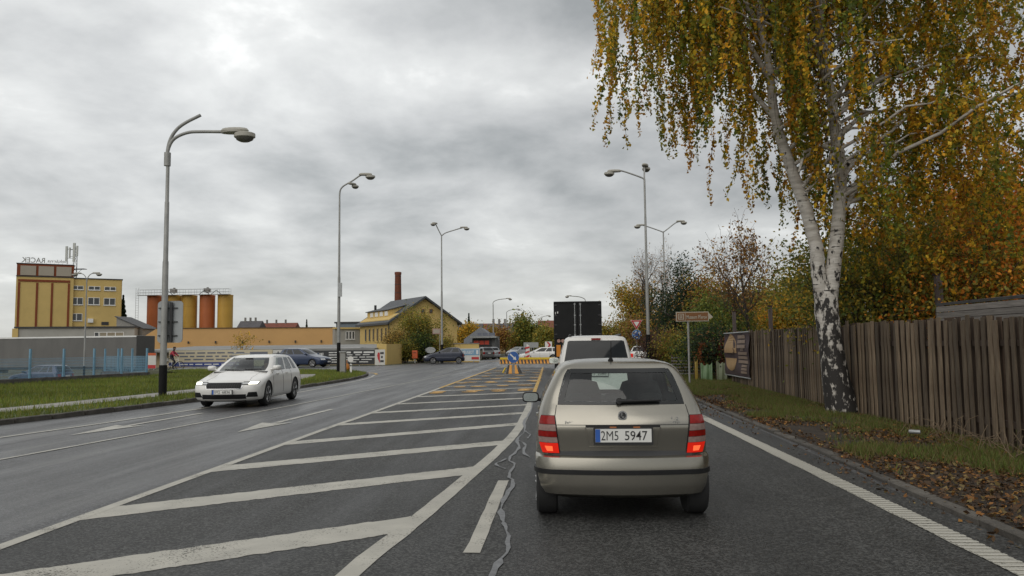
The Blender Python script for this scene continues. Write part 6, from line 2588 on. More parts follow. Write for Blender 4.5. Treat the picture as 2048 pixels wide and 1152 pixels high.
for sx in (-1, 1):
    for yy_ in (1.35, 2.22, 3.18):
        mb.tube([(sx * (she.lv(z)[0] + .001), yy_, z) for z in np.linspace(.32, .98, 8)], .005, 4)
for s_ in (-1, 1):
    surf_line(she, mb, [(s_ * .62, .735), (s_ * .55, .80), (s_ * .58, .95)], .008, front=True)
Pe.build(mb, 'panel_seam', M_GAP)
mb = MB()
for sx in (-1, 1):
    mb.tube([(sx * .60, y, 1.455 - .02 * abs(y - 1.7)) for y in np.linspace(.7, 2.3, 9)], .014, 6)
Pe.build(mb, 'roof_rail', M_STEEL)

# ------------------------------------------------------------------ white van ahead of the hatchback
VAN = [
    (.25, .76, .14, 4.25, .06, .15, .25, .25),
    (.30, .86, .02, 4.34, .06, .15, .25, .3),
    (.45, .890, .00, 4.40, .06, .15, .28, .3),
    (.70, .892, .03, 4.34, .05, .12, .3, .3),
    (.88, .890, .05, 4.10, .05, .12, .3, .3),
    (1.00, .885, .06, 3.70, .05, .11, .25, .25),
    (1.12, .870, .075, 3.35, .05, .11, .2, .2),
    (1.40, .815, .12, 2.90, .05, .10, .15, .15),
    (1.665, .745, .175, 2.50, .05, .10, .12, .12),
    (1.74, .715, .20, 2.36, .05, .11, .12, .14),
    (1.79, .65, .25, 2.15, .05, .14, .1, .16),
    (1.82, .50, .45, 1.9, .04, .2, .08, .2),
    (1.83, .20, .95, 1.5, .02, .1, .03, .1)]
FS_V = [0, .02, .05, .30, .34, .60, .64, .94, 1.0]
VX, VYr = 1.03, 18.35
van, shv, offv = make_car('passenger_van', 'white passenger van with dark rear window queuing ahead of the hatchback', (VX, VYr + 2.2, 0), 0, VAN, FS_V, 4.40, 1.12, 1.70,
                          [(.05, .30), (.34, .60), (.64, .94)], M_CARW, wheels=(.75, 3.43), wr=.32, ww=.20, track=.77, wr_cut=.37)
Pv = Part(van, offv)
mb = MB()
mb.box((0, .165, 1.735), (.22, .04, .04))
Pv.build(mb, 'high_brake_light', M_LRED)
for s_ in (-1, 1):
    mb = MB()
    patch(shv, mb, .62, 1.10, .74, .96, .008, side=s_, nz=6, ns=5)
    Pv.build(mb, 'tail_light', M_LRED, angle=50)
    mb = MB()
    mb.tube([(s_ * .60, y, 1.835) for y in (.32, .42, .6, 1.5, 2.1)], [.012, .03, .028, .028, .012], 6)
    Pv.build(mb, 'roof_rail', M_TRIM)
    mirror_wing(Pv, shv, 3.0, 1.18, s_, M_CARW, 1.3)
mb = MB()
for s_ in (-1, 1):
    surf_line(shv, mb, [(s_ * .735, .42), (s_ * .735, 1.1), (s_ * .70, 1.4), (s_ * .65, 1.70)], .01)
surf_line(shv, mb, [(-.735, .40), (0, .40), (.735, .40)], .01)
Pv.build(mb, 'panel_seam', M_GAP)
mb = MB()
for s_ in (-1, 1):
    patch(shv, mb, 1.12, 1.135, 0, .76, .004, side=s_, nz=1, depth=.004)
    patch(shv, mb, 1.14, 1.68, lambda z: .745 - (z - 1.12) * .19, lambda z: .775 - (z - 1.12) * .19, .004, side=s_, nz=6, ns=2, depth=.004)
Pv.build(mb, 'window_surround', mat('frit_and_shade', (.012, .013, .013), .12))
mb = MB()
mb.tube([shv.arc(d, 1.18 + .02 * d) + Vector((0, -.03, 0)) for d in (-.02, .2, .42)], .014, 6)
Pv.build(mb, 'rear_wiper', M_TRIM)
plate(Pv, shv, .92, False, ('4M1', '2086'), w=.52, h=.112)


# ------------------------------------------------------------------ other cars
def simple_car(name, label, px, py, Y, rz, rows, fs, L, zb, zt, wins, pm_, front_lit=False, wheels=None, tr=.70, group='cars around the junction', z=0.0, wr=.30, brake=False):
    p = at(px, py, Y)
    root, s, o = make_car(name, label, (p.x, Y, z), rz, rows, fs, L, zb, zt, wins, pm_, wheels=wheels, wr=wr, track=tr, group=group, wr_cut=wr + .055)
    Pp = Part(root, o)
    for sd in (-1, 1):
        mb = MB()
        patch(s, mb, .62, .74, .42, .85, .008, front=True, side=sd, nz=4, ns=6)
        Pp.build(mb, 'headlight', M_LHEADON if front_lit else M_LHEAD, angle=50)
        mb = MB()
        patch(s, mb, .64, .92, .56, .80, .008, side=sd, nz=4, ns=6)
        Pp.build(mb, 'tail_light', M_LBRAKE if brake else M_LRED, angle=50)
        mirror_wing(Pp, s, wheels[1] - .62, zb + .03, sd, pm_, 1.1)
    mb = MB()
    for sd in (-1, 1):
        patch(s, mb, .58, .68, 0, .40, .008, front=True, side=sd, nz=3, ns=5)
        patch(s, mb, .30, .40, 0, .55, .006, front=True, side=sd, nz=2, ns=5)
    Pp.build(mb, 'grille', M_TRIM, angle=50)
    plate(Pp, s, .46, True, None, off=.03)
    plate(Pp, s, .78, False, None)
    mb = MB()
    for sx in (-1, 1):
        for yy_ in (.28 * L, .50 * L, .70 * L):
            mb.tube([(sx * (s.lv(zz2)[0] + .001), yy_, zz2) for zz2 in np.linspace(.32, zb - .02, 8)], .006, 4)
    Pp.build(mb, 'panel_seam', M_GAP)
    return root


HT2 = [[a, b * 1.06, c * 1.02, d * 1.03, e_, f, g, h] for a, b, c, d, e_, f, g, h in HATCH]
HT2 = [[r[0] * 1.06] + r[1:] for r in HT2]
M_NAVY = paint('navy', (.010, .015, .034), metal=.2)
M_BLUEC = paint('blue', (.018, .034, .078), metal=.3)
M_SILV = paint('silver', (.33, .34, .35), metal=.5)
simple_car('hatchback_car', 'dark navy hatchback crossing the junction in front of the big bush', 888, 727, 74.5, PI / 2 + .12, HT2, FS_H, 4.05, 1.0971, 1.4363, [(.06, .42), (.50, .92)], M_NAVY, wheels=(.60, 3.05), tr=.74)
SUV = [[r[0] * 1.10] + list(r[1:]) for r in ESTATE]
simple_car('suv_car', 'blue sport utility car passing in front of the gallery banner', 610, 733, 65.5, -PI / 2 - .28, SUV, FS_E, 4.69, 1.10, 1.5125, [(.08, .22), (.26, .52), (.56, .94)], M_BLUEC, wheels=(.95, 3.64), tr=.80, wr=.34)
simple_car('estate_car', 'dark blue estate car parked in the sunken yard behind the blue fence', 82, 740, 57, PI / 2 - .15, SUV, FS_E, 4.69, 1.10, 1.5125, [(.08, .22), (.26, .52), (.56, .94)], M_BLUEC, wheels=(.95, 3.64), tr=.80, wr=.34, z=-1.05)
simple_car('sedan_car', 'white saloon car passing behind the yellow barriers', 1080, 715, 84, PI / 2, ESTATE, FS_E, 4.69, 1.00, 1.375, [(.08, .22), (.26, .52), (.56, .94)], M_CARW, wheels=(.95, 3.64), tr=.80, wr=.33)
simple_car('small_car', 'small white car leaving beside the tall lamp post', 1287, 715, 63, -.25, HT2, FS_H, 4.05, 1.0971, 1.4363, [(.06, .42), (.50, .92)], M_CARW, wheels=(.60, 3.05), tr=.74, brake=True)
simple_car('parked_car', 'grey parked car in front of the dark workshop', 966, 706, 98, .5, HT2, FS_H, 4.05, 1.0971, 1.4363, [(.06, .42), (.50, .92)], paint('grey', (.12, .12, .12), metal=.3), wheels=(.60, 3.05), tr=.74)
simple_car('parked_car', 'silver parked car nearest the workshop gate', 982, 704, 101, .3, HT2, FS_H, 4.05, 1.0971, 1.4363, [(.06, .42), (.50, .92)], M_SILV, wheels=(.60, 3.05), tr=.74)
simple_car('parked_car', 'pale car in the far street behind the barriers', 1034, 704, 112, 2.6, HT2, FS_H, 4.05, 1.0971, 1.4363, [(.06, .42), (.50, .92)], M_SILV, wheels=(.60, 3.05), tr=.74)

# ------------------------------------------------------------------ black lorry
M_LORRY = mat('lorry_black', (.009, .0095, .010), .5, var=.35, scale=1.2, spec=.25)
TX, TY = 1.36, 41.5
lor = empty('lorry', (TX, TY, 0), 'black box lorry with two rear doors ahead of the white van', 'lorry')
MB().box((0, 6.6, 2.985), (2.50, 13.2, 1.93)).build('box_body', M_LORRY, lor)
for sx in (-1, 1):
    o = MB().box((sx * .625, -.025, 2.985), (1.20, .05, 1.82)).build('rear_door', M_LORRY, lor)
    bevel_mesh(o, .012)
    for dx in (.15,):
        mb = MB()
        mb.tube([(sx * .15, -.07, 2.10), (sx * .15, -.07, 3.86)], .024, 8)
        for z_ in (2.16, 2.7, 3.2, 3.8):
            mb.box((sx * .15, -.062, z_), (.09, .03, .07))
        mb.build('locking_bar', M_STEEL, o)
    mb = MB()
    for z_ in (2.2, 2.7, 3.2, 3.75):
        mb.box((sx * 1.17, -.06, z_), (.14, .03, .06))
    mb.build('hinge', M_DARK, o)
    for z0 in range(2):
        pass
mb = MB()
mb.box((0, -.02, 3.90), (2.54, .12, .07)); mb.box((-1.24, -.02, 2.98), (.07, .10, 1.78)); mb.box((1.24, -.02, 2.98), (.07, .10, 1.78)); mb.box((0, -.02, 2.03), (2.54, .12, .10))
mb.build('rear_frame', M_LORRY, lor)
mb = MB()
mb.box((-1.06, -.065, 3.36), (.05, .01, .10)); mb.box((-1.18, -.065, 3.33), (.03, .01, .12))
mb.build('door_sticker', M_SWHT, lor)
MB().box((0, .1, 1.46), (2.44, .14, 1.02)).build('light_panel', M_LORRY, lor)
MB().box((0, .16, .80), (2.40, .10, .20)).build('light_beam', M_DARK, lor)
for x in (-1.02, -.80, -.58, .58, .80, 1.02):
    mb = MB(); disc(mb, .095, (x, 1.85), -.02, .05, 16); mb.build('tail_light', mat('lens_pale', (.42, .25, .2), .2), lor)
for x in (-1.04, 1.04):
    MB().box((x, .015, 1.32), (.22, .03, .62)).build('orange_marker', M_AMBER, lor)
mb = MB()
mb.prism([(-.2, -.16), (.2, -.16), (0, .2)], (-.66, 0.0, 1.50), X, Z, (0, .02, 0))
mb.build('warning_plate', M_SWHT, lor)
MB().box((0, .01, 1.05), (.52, .02, .12)).build('number_plate', M_PLATE, lor)
MB().box((0, 4.0, .75), (.9, 8.0, .30)).build('chassis', M_UNDER, lor)
MB().box((0, .15, .34), (2.3, .12, .12)).build('bumper_bar', M_STEEL, lor)
for wy in (1.6, 2.9, 4.2):
    for sx in (-1, 1):
        wheel(lor, sx * 1.05, wy, .50, .36, sx, rim_m=M_STEEL)
for sx in (-1, 1):
    MB().box((sx * 1.05, .95, .55), (.42, .03, .75)).build('mud_flap', M_TRIM, lor)
o = MB().box((0, 14.6, 2.0), (2.45, 2.2, 3.0), taper=(.96, .9)).build('cab', M_LORRY, lor)
for sx in (-1, 1):
    wheel(lor, sx * 1.05, 14.6, .50, .34, sx, rim_m=M_STEEL)

# ------------------------------------------------------------------ grey curtain-sided trailer in the yard
YT = 67.0
p0, p1 = at(-24, 700, YT + 1.5), at(272, 700, YT - .5)
wT, rT = frame_of(p0, p1)
M_CURT = mat('curtain_grey', (.125, .122, .115), .65, var=.14, scale=.8, stretch=(1, 1, .3))
tr_ = empty('curtain_trailer', (p0.x, p0.y, -1.05), 'long grey curtain sided trailer parked behind the blue fence', 'trailer', rT)
ztT = at(150, 673, YT).z + 1.05
zbT = 1.2
npan = 9
for k in range(npan):
    mb = MB()
    x0_, x1_ = wT * k / npan, wT * (k + 1) / npan
    vs = []
    n = 6
    for i in range(n + 1):
        x = x0_ + (x1_ - x0_) * i / n
        yy = -.03 * math.sin(PI * i / n)
        vs += [(x, yy, zbT), (x, yy, ztT - .12)]
    mb.add(vs, [(2 * i, 2 * i + 2, 2 * i + 3, 2 * i + 1) for i in range(n)])
    mb.build('curtain_panel', M_CURT, tr_, smooth=True)
MB().box((wT / 2, 1.28, (zbT + ztT) / 2 - .02), (wT - .02, 2.48, ztT - zbT - .1)).build('box_body', M_CURT, tr_)
MB().box((wT / 2, 1.25, ztT - .05), (wT + .05, 2.60, .13)).build('roof_rail', M_WFRAME, tr_)
MB().box((wT - .0 + .03, 1.25, (zbT + ztT) / 2), (.05, 2.5, ztT - zbT)).build('rear_door', mat('curtain_dark', (.075, .073, .07), .6), tr_)
MB().box((wT / 2, 1.25, zbT - .12), (wT, 2.4, .2)).build('chassis', M_DARK, tr_)
for fx in (.80, .86, .92):
    for yy in (.2, 2.3):
        mb = MB()
        mb.lathe([(.30, -.15), (.48, -.15), (.5, 0), (.48, .15), (.30, .15)], n=20, axis='y', c=(wT * fx, yy, .5))
        mb.build('wheel', M_TYRE, tr_, angle=40)
cabt = empty('lorry_cab', (at(-10, 700, YT + 1).x - 3.2, YT + 1.6, -1.05), 'white lorry cab at the front of the grey trailer', 'lorry', rT)
o = MB().box((1.3, 1.2, 2.1), (2.2, 2.4, 2.9), taper=(.9, .96)).build('cab_body', M_CARW, cabt)
bevel_mesh(o, .12)
MB().box((1.2, -.03, 2.6), (1.0, .06, .8)).build('side_window', M_GDARK, cabt)
for x in (.6,):
    mb = MB()
    mb.lathe([(.30, -.15), (.48, -.15), (.5, 0), (.48, .15), (.30, .15)], n=20, axis='y', c=(x, .15, .5))
    mb.build('wheel', M_TYRE, cabt, angle=40)

# ------------------------------------------------------------------ cyclist
p = gnd(344, 746, .1)
CY = Vector((at(346, 740, 57).x, 57, 0.05))
bike = empty('bicycle', CY, 'bicycle ridden along the path in front of the cream banner', 'bicycle')
mb = MB()
for x in (-.52, .52):
    n = 24
    mb2 = MB()
    mb2.tube([(x + .33 * math.cos(a), 0, .34 + .33 * math.sin(a)) for a in np.linspace(0, 2 * PI, n + 1)], .022, 6)
    w_o = mb2.build('wheel', M_TYRE, bike)
    mb2 = MB()
    for k in range(8):
        a = 2 * PI * k / 8
        mb2.tube([(x, 0, .34), (x + .32 * math.cos(a), 0, .34 + .32 * math.sin(a))], .004, 3)
    mb2.build('spoke', M_STEEL, w_o)
for a, b in (((-.52, 0, .34), (-.05, 0, .32)), ((-.05, 0, .32), (-.18, 0, .82)), ((-.18, 0, .78), (.36, 0, .82)), ((-.05, 0, .32), (.38, 0, .72)), ((-.52, 0, .34), (-.17, 0, .76)), ((.52, 0, .34), (.34, 0, .98))):
    mb.tube([a, b], .018, 6)
mb.build('frame', M_SWHT, bike)
mb = MB(); mb.box((-.20, 0, .88), (.26, .14, .06)); mb.build('saddle', M_TRIM, bike)
mb = MB(); mb.tube([(.30, -.26, 1.0), (.36, -.1, 1.02), (.36, .1, 1.02), (.30, .26, 1.0)], .014, 6); mb.build('handlebar', M_TRIM, bike)
MB().box((-.55, 0, .80), (.30, .26, .22)).build('rear_basket', M_SWHT, bike)
cyc = empty('person', CY + Vector((0, 0, 0)), 'cyclist in a red jacket riding in front of the cream banner', 'person')
J = [((-.20, 0, .98), .12, .14), ((-.12, 0, 1.18), .13, .16), ((-.02, 0, 1.38), .12, .17), ((.04, 0, 1.50), .05), ((.07, 0, 1.58), .085), ((.08, 0, 1.68), .085), ((.08, 0, 1.74), .05),
     ((.0, -.20, 1.36), .06), ((.16, -.26, 1.16), .045), ((.32, -.25, 1.04), .035), ((.0, .20, 1.36), .06), ((.16, .26, 1.16), .045), ((.32, .25, 1.04), .035),
     ((-.14, -.11, .95), .085), ((.16, -.11, .72), .065), ((.0, -.11, .38), .045), ((.02, -.11, .28), .045), ((.12, -.11, .24), .03),
     ((-.14, .11, .95), .085), ((.10, .11, .60), .065), ((-.08, .11, .24), .045), ((-.06, .11, .14), .045), ((.05, .11, .12), .03)]
Bn = [(0, 1), (1, 2), (2, 3), (3, 4), (4, 5), (5, 6), (2, 7), (7, 8), (8, 9), (2, 10), (10, 11), (11, 12), (0, 13), (13, 14), (14, 15), (15, 16), (16, 17), (0, 18), (18, 19), (19, 20), (20, 21), (21, 22)]
skin_body('body', J, Bn, mat('dark_trousers', (.025, .025, .03), .85, var=.2), cyc, 2)
Jj = [((-.16, 0, 1.05), .135, .155), ((-.12, 0, 1.18), .145, .175), ((-.02, 0, 1.38), .135, .185), ((.02, 0, 1.46), .08), ((.0, -.20, 1.36), .075), ((.16, -.26, 1.16), .06), ((.30, -.25, 1.06), .045), ((.0, .20, 1.36), .075), ((.16, .26, 1.16), .06), ((.30, .25, 1.06), .045)]
skin_body('jacket', Jj, [(0, 1), (1, 2), (2, 3), (2, 4), (4, 5), (5, 6), (2, 7), (7, 8), (8, 9)], mat('red_jacket', (.33, .03, .05), .8, var=.15), cyc, 2)
mb = MB(); mb.lathe([(.03, 0), (.10, .01), (.108, .07), (.08, .12), (.02, .14)], n=14, c=(.075, 0, 1.64)); mb.build('hair', M_HAIR, cyc, smooth=True)
mb = MB(); mb.lathe([(.03, -.06), (.075, -.04), (.085, .02), (.06, .06)], n=12, c=(.10, 0, 1.62)); mb.build('face', M_SKIN, cyc, smooth=True)

# ================================================================== TREES
M_BARK = mat('grey_brown_bark', (.055, .043, .034), .9, var=.35, scale=5, stretch=(3, 3, .5), bump=.5, bscale=20)
M_LEAF = mat_leaf('autumn_leaf', .45)


def mat_birch():
    m = bpy.data.materials.new('birch_bark')
    m.use_nodes = True
    N, L = m.node_tree.nodes, m.node_tree.links
    b = N['Principled BSDF']
    b.inputs['Roughness'].default_value = .75
    t = N.new('ShaderNodeTexCoord')
    sp = N.new('ShaderNodeSeparateXYZ')
    L.new(t.outputs['Object'], sp.inputs[0])
    # dark lenticels: noise stretched round the stem
    mp = N.new('ShaderNodeMapping')
    mp.inputs['Scale'].default_value = (1.6, 1.6, 8)
    L.new(t.outputs['Object'], mp.inputs[0])
    n1 = N.new('ShaderNodeTexNoise')
    n1.inputs['Scale'].default_value = 1.9
    n1.inputs['Detail'].default_value = 3
    L.new(mp.outputs[0], n1.inputs[0])
    # rough black fissures low on the trunk
    mp2 = N.new('ShaderNodeMapping')
    mp2.inputs['Scale'].default_value = (1.5, 1.5, .8)
    L.new(t.outputs['Object'], mp2.inputs[0])
    n2 = N.new('ShaderNodeTexNoise')
    n2.inputs['Scale'].default_value = 7
    n2.inputs['Detail'].default_value = 6
    n2.inputs['Roughness'].default_value = .6
    L.new(mp2.outputs[0], n2.inputs[0])
    mr = N.new('ShaderNodeMapRange')
    mr.inputs['From Min'].default_value = 0.9
    mr.inputs['From Max'].default_value = 4.3
    mr.inputs['To Min'].default_value = .115
    mr.inputs['To Max'].default_value = -.13
    L.new(sp.outputs[2], mr.inputs[0])
    ad = N.new('ShaderNodeMath')
    L.new(n2.outputs[0], ad.inputs[0])
    L.new(mr.outputs[0], ad.inputs[1])
    r1 = N.new('ShaderNodeValToRGB')
    r1.color_ramp.elements[0].position = .66
    r1.color_ramp.elements[0].color = (0, 0, 0, 1)
    r1.color_ramp.elements[1].position = .70
    r1.color_ramp.elements[1].color = (1, 1, 1, 1)
    L.new(n1.outputs[0], r1.inputs[0])
    r2 = N.new('ShaderNodeValToRGB')
    r2.color_ramp.elements[0].position = .50
    r2.color_ramp.elements[0].color = (0, 0, 0, 1)
    r2.color_ramp.elements[1].position = .56
    r2.color_ramp.elements[1].color = (1, 1, 1, 1)
    L.new(ad.outputs[0], r2.inputs[0])
    mx = N.new('ShaderNodeMath')
    mx.operation = 'MAXIMUM'
    L.new(r1.outputs[0], mx.inputs[0])
    L.new(r2.outputs[0], mx.inputs[1])
    n3 = N.new('ShaderNodeTexNoise')
    n3.inputs['Scale'].default_value = 2.5
    n3.inputs['Detail'].default_value = 5
    L.new(mp.outputs[0], n3.inputs[0])
    r3 = N.new('ShaderNodeValToRGB')
    r3.color_ramp.elements[0].position = .3
    r3.color_ramp.elements[0].color = (.33, .30, .26, 1)
    r3.color_ramp.elements[1].position = .65
    r3.color_ramp.elements[1].color = (.56, .53, .48, 1)
    L.new(n3.outputs[0], r3.inputs[0])
    mc = N.new('ShaderNodeMix')
    mc.data_type = 'RGBA'
    L.new(mx.outputs[0], mc.inputs['Factor'])
    L.new(r3.outputs[0], mc.inputs['A'])
    mc.inputs['B'].default_value = (.022, .019, .017, 1)
    L.new(mc.outputs['Result'], b.inputs['Base Color'])
    bp = N.new('ShaderNodeBump')
    bp.inputs['Strength'].default_value = .6
    bp.inputs['Distance'].default_value = .03
    bp.invert = True
    L.new(mx.outputs[0], bp.inputs['Height'])
    L.new(bp.outputs[0], b.inputs['Normal'])
    return m


def rot_about(v, ax, a):
    return Quaternion(ax, a) @ v


def grow(r, p, d, length, rad, level, maxl, out, pts, up=.12, wob=.22, kids=(5, 5, 4, 3), ang=(35, 65), shrink=.62):
    n = 6 if level < 2 else 4
    P_, R_ = [p.copy()], [rad]
    cur, dirv = p.copy(), d.copy()
    for i in range(n):
        dirv = (dirv + Vector((r.gauss(0, wob), r.gauss(0, wob), r.gauss(0, wob) + up)) * (.35 if level == 0 else .6)).normalized()
        cur = cur + dirv * (length / n)
        P_.append(cur.copy())
        R_.append(max(.006, rad * (1 - .72 * (i + 1) / n)))
    out.append((level, P_, R_))
    if level >= 1:
        for q in P_[1:]:
            pts.append((level, q))
    if level < maxl:
        k = kids[min(level, len(kids) - 1)]
        for c in range(k):
            t = (.28 if level == 0 else .2) + (.72 if level == 0 else .8) * (c + r.random()) / k
            i = min(n - 1, int(t * n))
            f = t * n - i
            base = P_[i].lerp(P_[i + 1], f)
            dl = (P_[i + 1] - P_[i]).normalized()
            ax = dl.orthogonal().normalized()
            ax = rot_about(ax, dl, r.uniform(0, 2 * PI) + c * 2.4)
            nd = rot_about(dl, ax, math.radians(r.uniform(*ang)))
            grow(r, base, nd, length * shrink * r.uniform(.7, 1.15) * (1 - .35 * t if level == 0 else 1), R_[i] * r.uniform(.45, .65), level + 1, maxl, out, pts, up, wob, kids, ang, shrink)


def tree(name, label, loc, height, trunk_r, leaves, leaf, pal, seed, maxl=3, up=.12, kids=(7, 5, 4, 3), ang=(35, 65), shrink=.62, spread=.35, trunk_frac=.75, group='trees along the right side', cat='tree', bark=None, stems=1, wob=.22, lean=(0, 0)):
    r = random.Random(seed)
    root = empty(name, loc, label, cat, group=group)
    out, pts = [], []
    for s in range(stems):
        a = 2 * PI * s / max(1, stems) + r.random()
        k = 0.0 if stems == 1 else r.uniform(.25, .6)
        d = Vector((lean[0] + k * math.cos(a), lean[1] + k * math.sin(a), 1)).normalized()
        b = Vector((0, 0, -.1)) if stems == 1 else Vector((math.cos(a) * .12, math.sin(a) * .12, -.1))
        grow(r, b, d, height * trunk_frac * (1 if stems == 1 else r.uniform(.75, 1.1)), trunk_r, 0, maxl, out, pts, up, wob, kids, ang, shrink)
    mb = MB()
    sides = (9, 6, 4, 3, 3)
    for lv, P_, R_ in out:
        mb.tube(P_, R_, sides[min(lv, 4)], cap=False)
    mb.build('trunk', bark or M_BARK, root, smooth=True, fix=False)
    if leaves:
        tip = [q for lv, q in pts if lv >= max(1, maxl - 1)]
        T_ = np.array([(q.x, q.y, q.z) for q in tip])
        idx = R3.integers(0, len(T_), leaves)
        Q = T_[idx] + R3.normal(size=(leaves, 3)) * spread
        Q = Q[Q[:, 2] > .15]
        V, C = leaf_quads(Q, leaf, pal)
        # clumps of slightly different colour through the crown
        k = np.random.default_rng(seed).uniform(.6, 1.35, len(T_))[idx][:len(Q)]
        C *= k[:, None]
        tag(link('crown', quads_mesh('crown', V, 4, M_LEAF, np.clip(C, 0, 1)), root), kind='stuff')
    return root


# ---------------------------------------------------------------- the big weeping birch
BX, BY = 6.02, 17.2
birch = empty('birch_tree', (BX, BY, .12), 'large weeping birch with two white trunks in front of the plank fence', 'birch')
M_BIRCH = mat_birch()
S_ = BY / 1550.0


def bpt(px, py, dy=0.0):
    p = at(px, py, BY + dy)
    return p - Vector((BX, BY, .12))


mb = MB()
tr0 = [(bpt(1692, 850), .46), (bpt(1684, 815), .40), (bpt(1672, 760), .33), (bpt(1662, 690), .285), (bpt(1653, 625), .29), (bpt(1652, 590), .27), (bpt(1652, 565), .16), (bpt(1653, 552), .03)]
mb.tube([a for a, b in tr0], [b * .86 for a, b in tr0], 20)
stemL = [(bpt(1650, 650), .16), (bpt(1643, 600), .20), (bpt(1636, 545), .20), (bpt(1631, 495), .185), (bpt(1611, 420), .17), (bpt(1582, 340), .155), (bpt(1558, 270), .14), (bpt(1545, 215), .13), (bpt(1538, 140), .11), (bpt(1525, 60), .10), (bpt(1516, -30), .085), (bpt(1500, -150), .06), (bpt(1492, -260), .03)]
stemR = [(bpt(1656, 650), .16), (bpt(1660, 600), .20), (bpt(1664, 545), .205), (bpt(1672, 480), .19), (bpt(1681, 420), .175), (bpt(1680, 340), .165), (bpt(1672, 260), .15), (bpt(1660, 190), .14), (bpt(1645, 110), .125), (bpt(1640, 30), .11), (bpt(1650, -60), .09), (bpt(1655, -200), .06), (bpt(1660, -330), .03)]
for st in (stemL, stemR):
    mb.tube([a + Vector((rnd.uniform(-.02, .02), rnd.uniform(-.05, .05), 0)) for a, b in st], [b * .78 for a, b in st], 14)
trunk_o = mb.build('trunk', M_BIRCH, birch, smooth=True, fix=False)
# limbs, then drooping strands
limbs = []
lr = random.Random(77)
src = [(stemL, .45), (stemR, .55)]
limb_spec = []
for i in range(64):
    st = stemL if lr.random() < .5 else stemR
    t = lr.uniform(.30, 1.0)
    i0 = min(len(st) - 2, int(t * (len(st) - 1)))
    b = st[i0][0].lerp(st[i0 + 1][0], t * (len(st) - 1) - i0)
    az = lr.uniform(0, 2 * PI)
    reach = lr.uniform(1.8, 4.6) * (1.05 - .45 * max(0, t - .55))
    if math.cos(az) < -.5:
        reach *= 1.12
    elif math.cos(az) > .3:
        reach *= 1.35
    if b.x + math.cos(az) * reach < -1.6 and b.z < 7.0:
        continue
    limb_spec.append((b, az, reach, lr.uniform(.5, 1.6), st[i0][1] * .30))
# named limbs that the photograph shows
limb_px = [[(1685, 385), (1720, 362), (1765, 330)], [(1672, 300), (1640, 290), (1608, 305), (1598, 345)], [(1695, 330), (1716, 315), (1745, 290)], [(1680, 270), (1715, 238), (1760, 215)],
           [(1668, 240), (1700, 200), (1760, 160), (1850, 120)], [(1940, 210), (2000, 196), (2060, 180)], [(1640, 100), (1600, 60), (1560, -20)], [(1535, 150), (1480, 60), (1400, -60), (1300, -90)],
           [(1525, 60), (1440, -70), (1330, -130), (1260, -100)], [(1545, 230), (1500, 180), (1460, 170)]]
bm_ = MB()
strand_src = []
for L_ in limb_px:
    P3 = [bpt(x, y, .25 * k * (1 if len(L_) % 2 else -1)) for k, (x, y) in enumerate(L_)]
    R_ = np.linspace(.065, .022, len(P3))
    bm_.tube(P3, list(R_), 7, cap=False)
    for a, b in zip(P3[:-1], P3[1:]):
        for k in range(7):
            strand_src.append(a.lerp(b, lr.random()))
for b, az, reach, rise, rad in limb_spec:
    P3, R_ = [], []
    for k in range(9):
        t = k / 8
        P3.append(b + Vector((math.cos(az) * reach * t, math.sin(az) * reach * t * .9, rise * math.sin(t * PI * .62) * 1.2)) + Vector((lr.gauss(0, .06), lr.gauss(0, .06), lr.gauss(0, .06))))
        R_.append(max(.012, rad * (1 - .85 * t)))
    bm_.tube(P3, R_, 6, cap=False)
    for k in range(int(15 * reach)):
        t = lr.uniform(.18, 1.0)
        i0 = min(7, int(t * 8))
        q = P3[i0].lerp(P3[i0 + 1], t * 8 - i0) + Vector((lr.gauss(0, .28), lr.gauss(0, .28), lr.gauss(0, .15)))
        strand_src.append(q)
bm_.build('branches', M_BIRCH, birch, smooth=True, fix=False)


def hang_floor(x):
    """lowest height reached by strands at local plan x (weeping outline)"""
    return float(np.interp(x, [-6, -5, -4, -3.5, -3.0, -2.7, -2.2, -1.8, -1.3, -.6, 0, .5, 1.2, 2.5, 6], [7.6, 6.7, 6.6, 6.8, 6.4, 5.2, 5.0, 4.4, 4.2, 3.9, 3.6, 3.3, 2.9, 2.5, 2.3]))


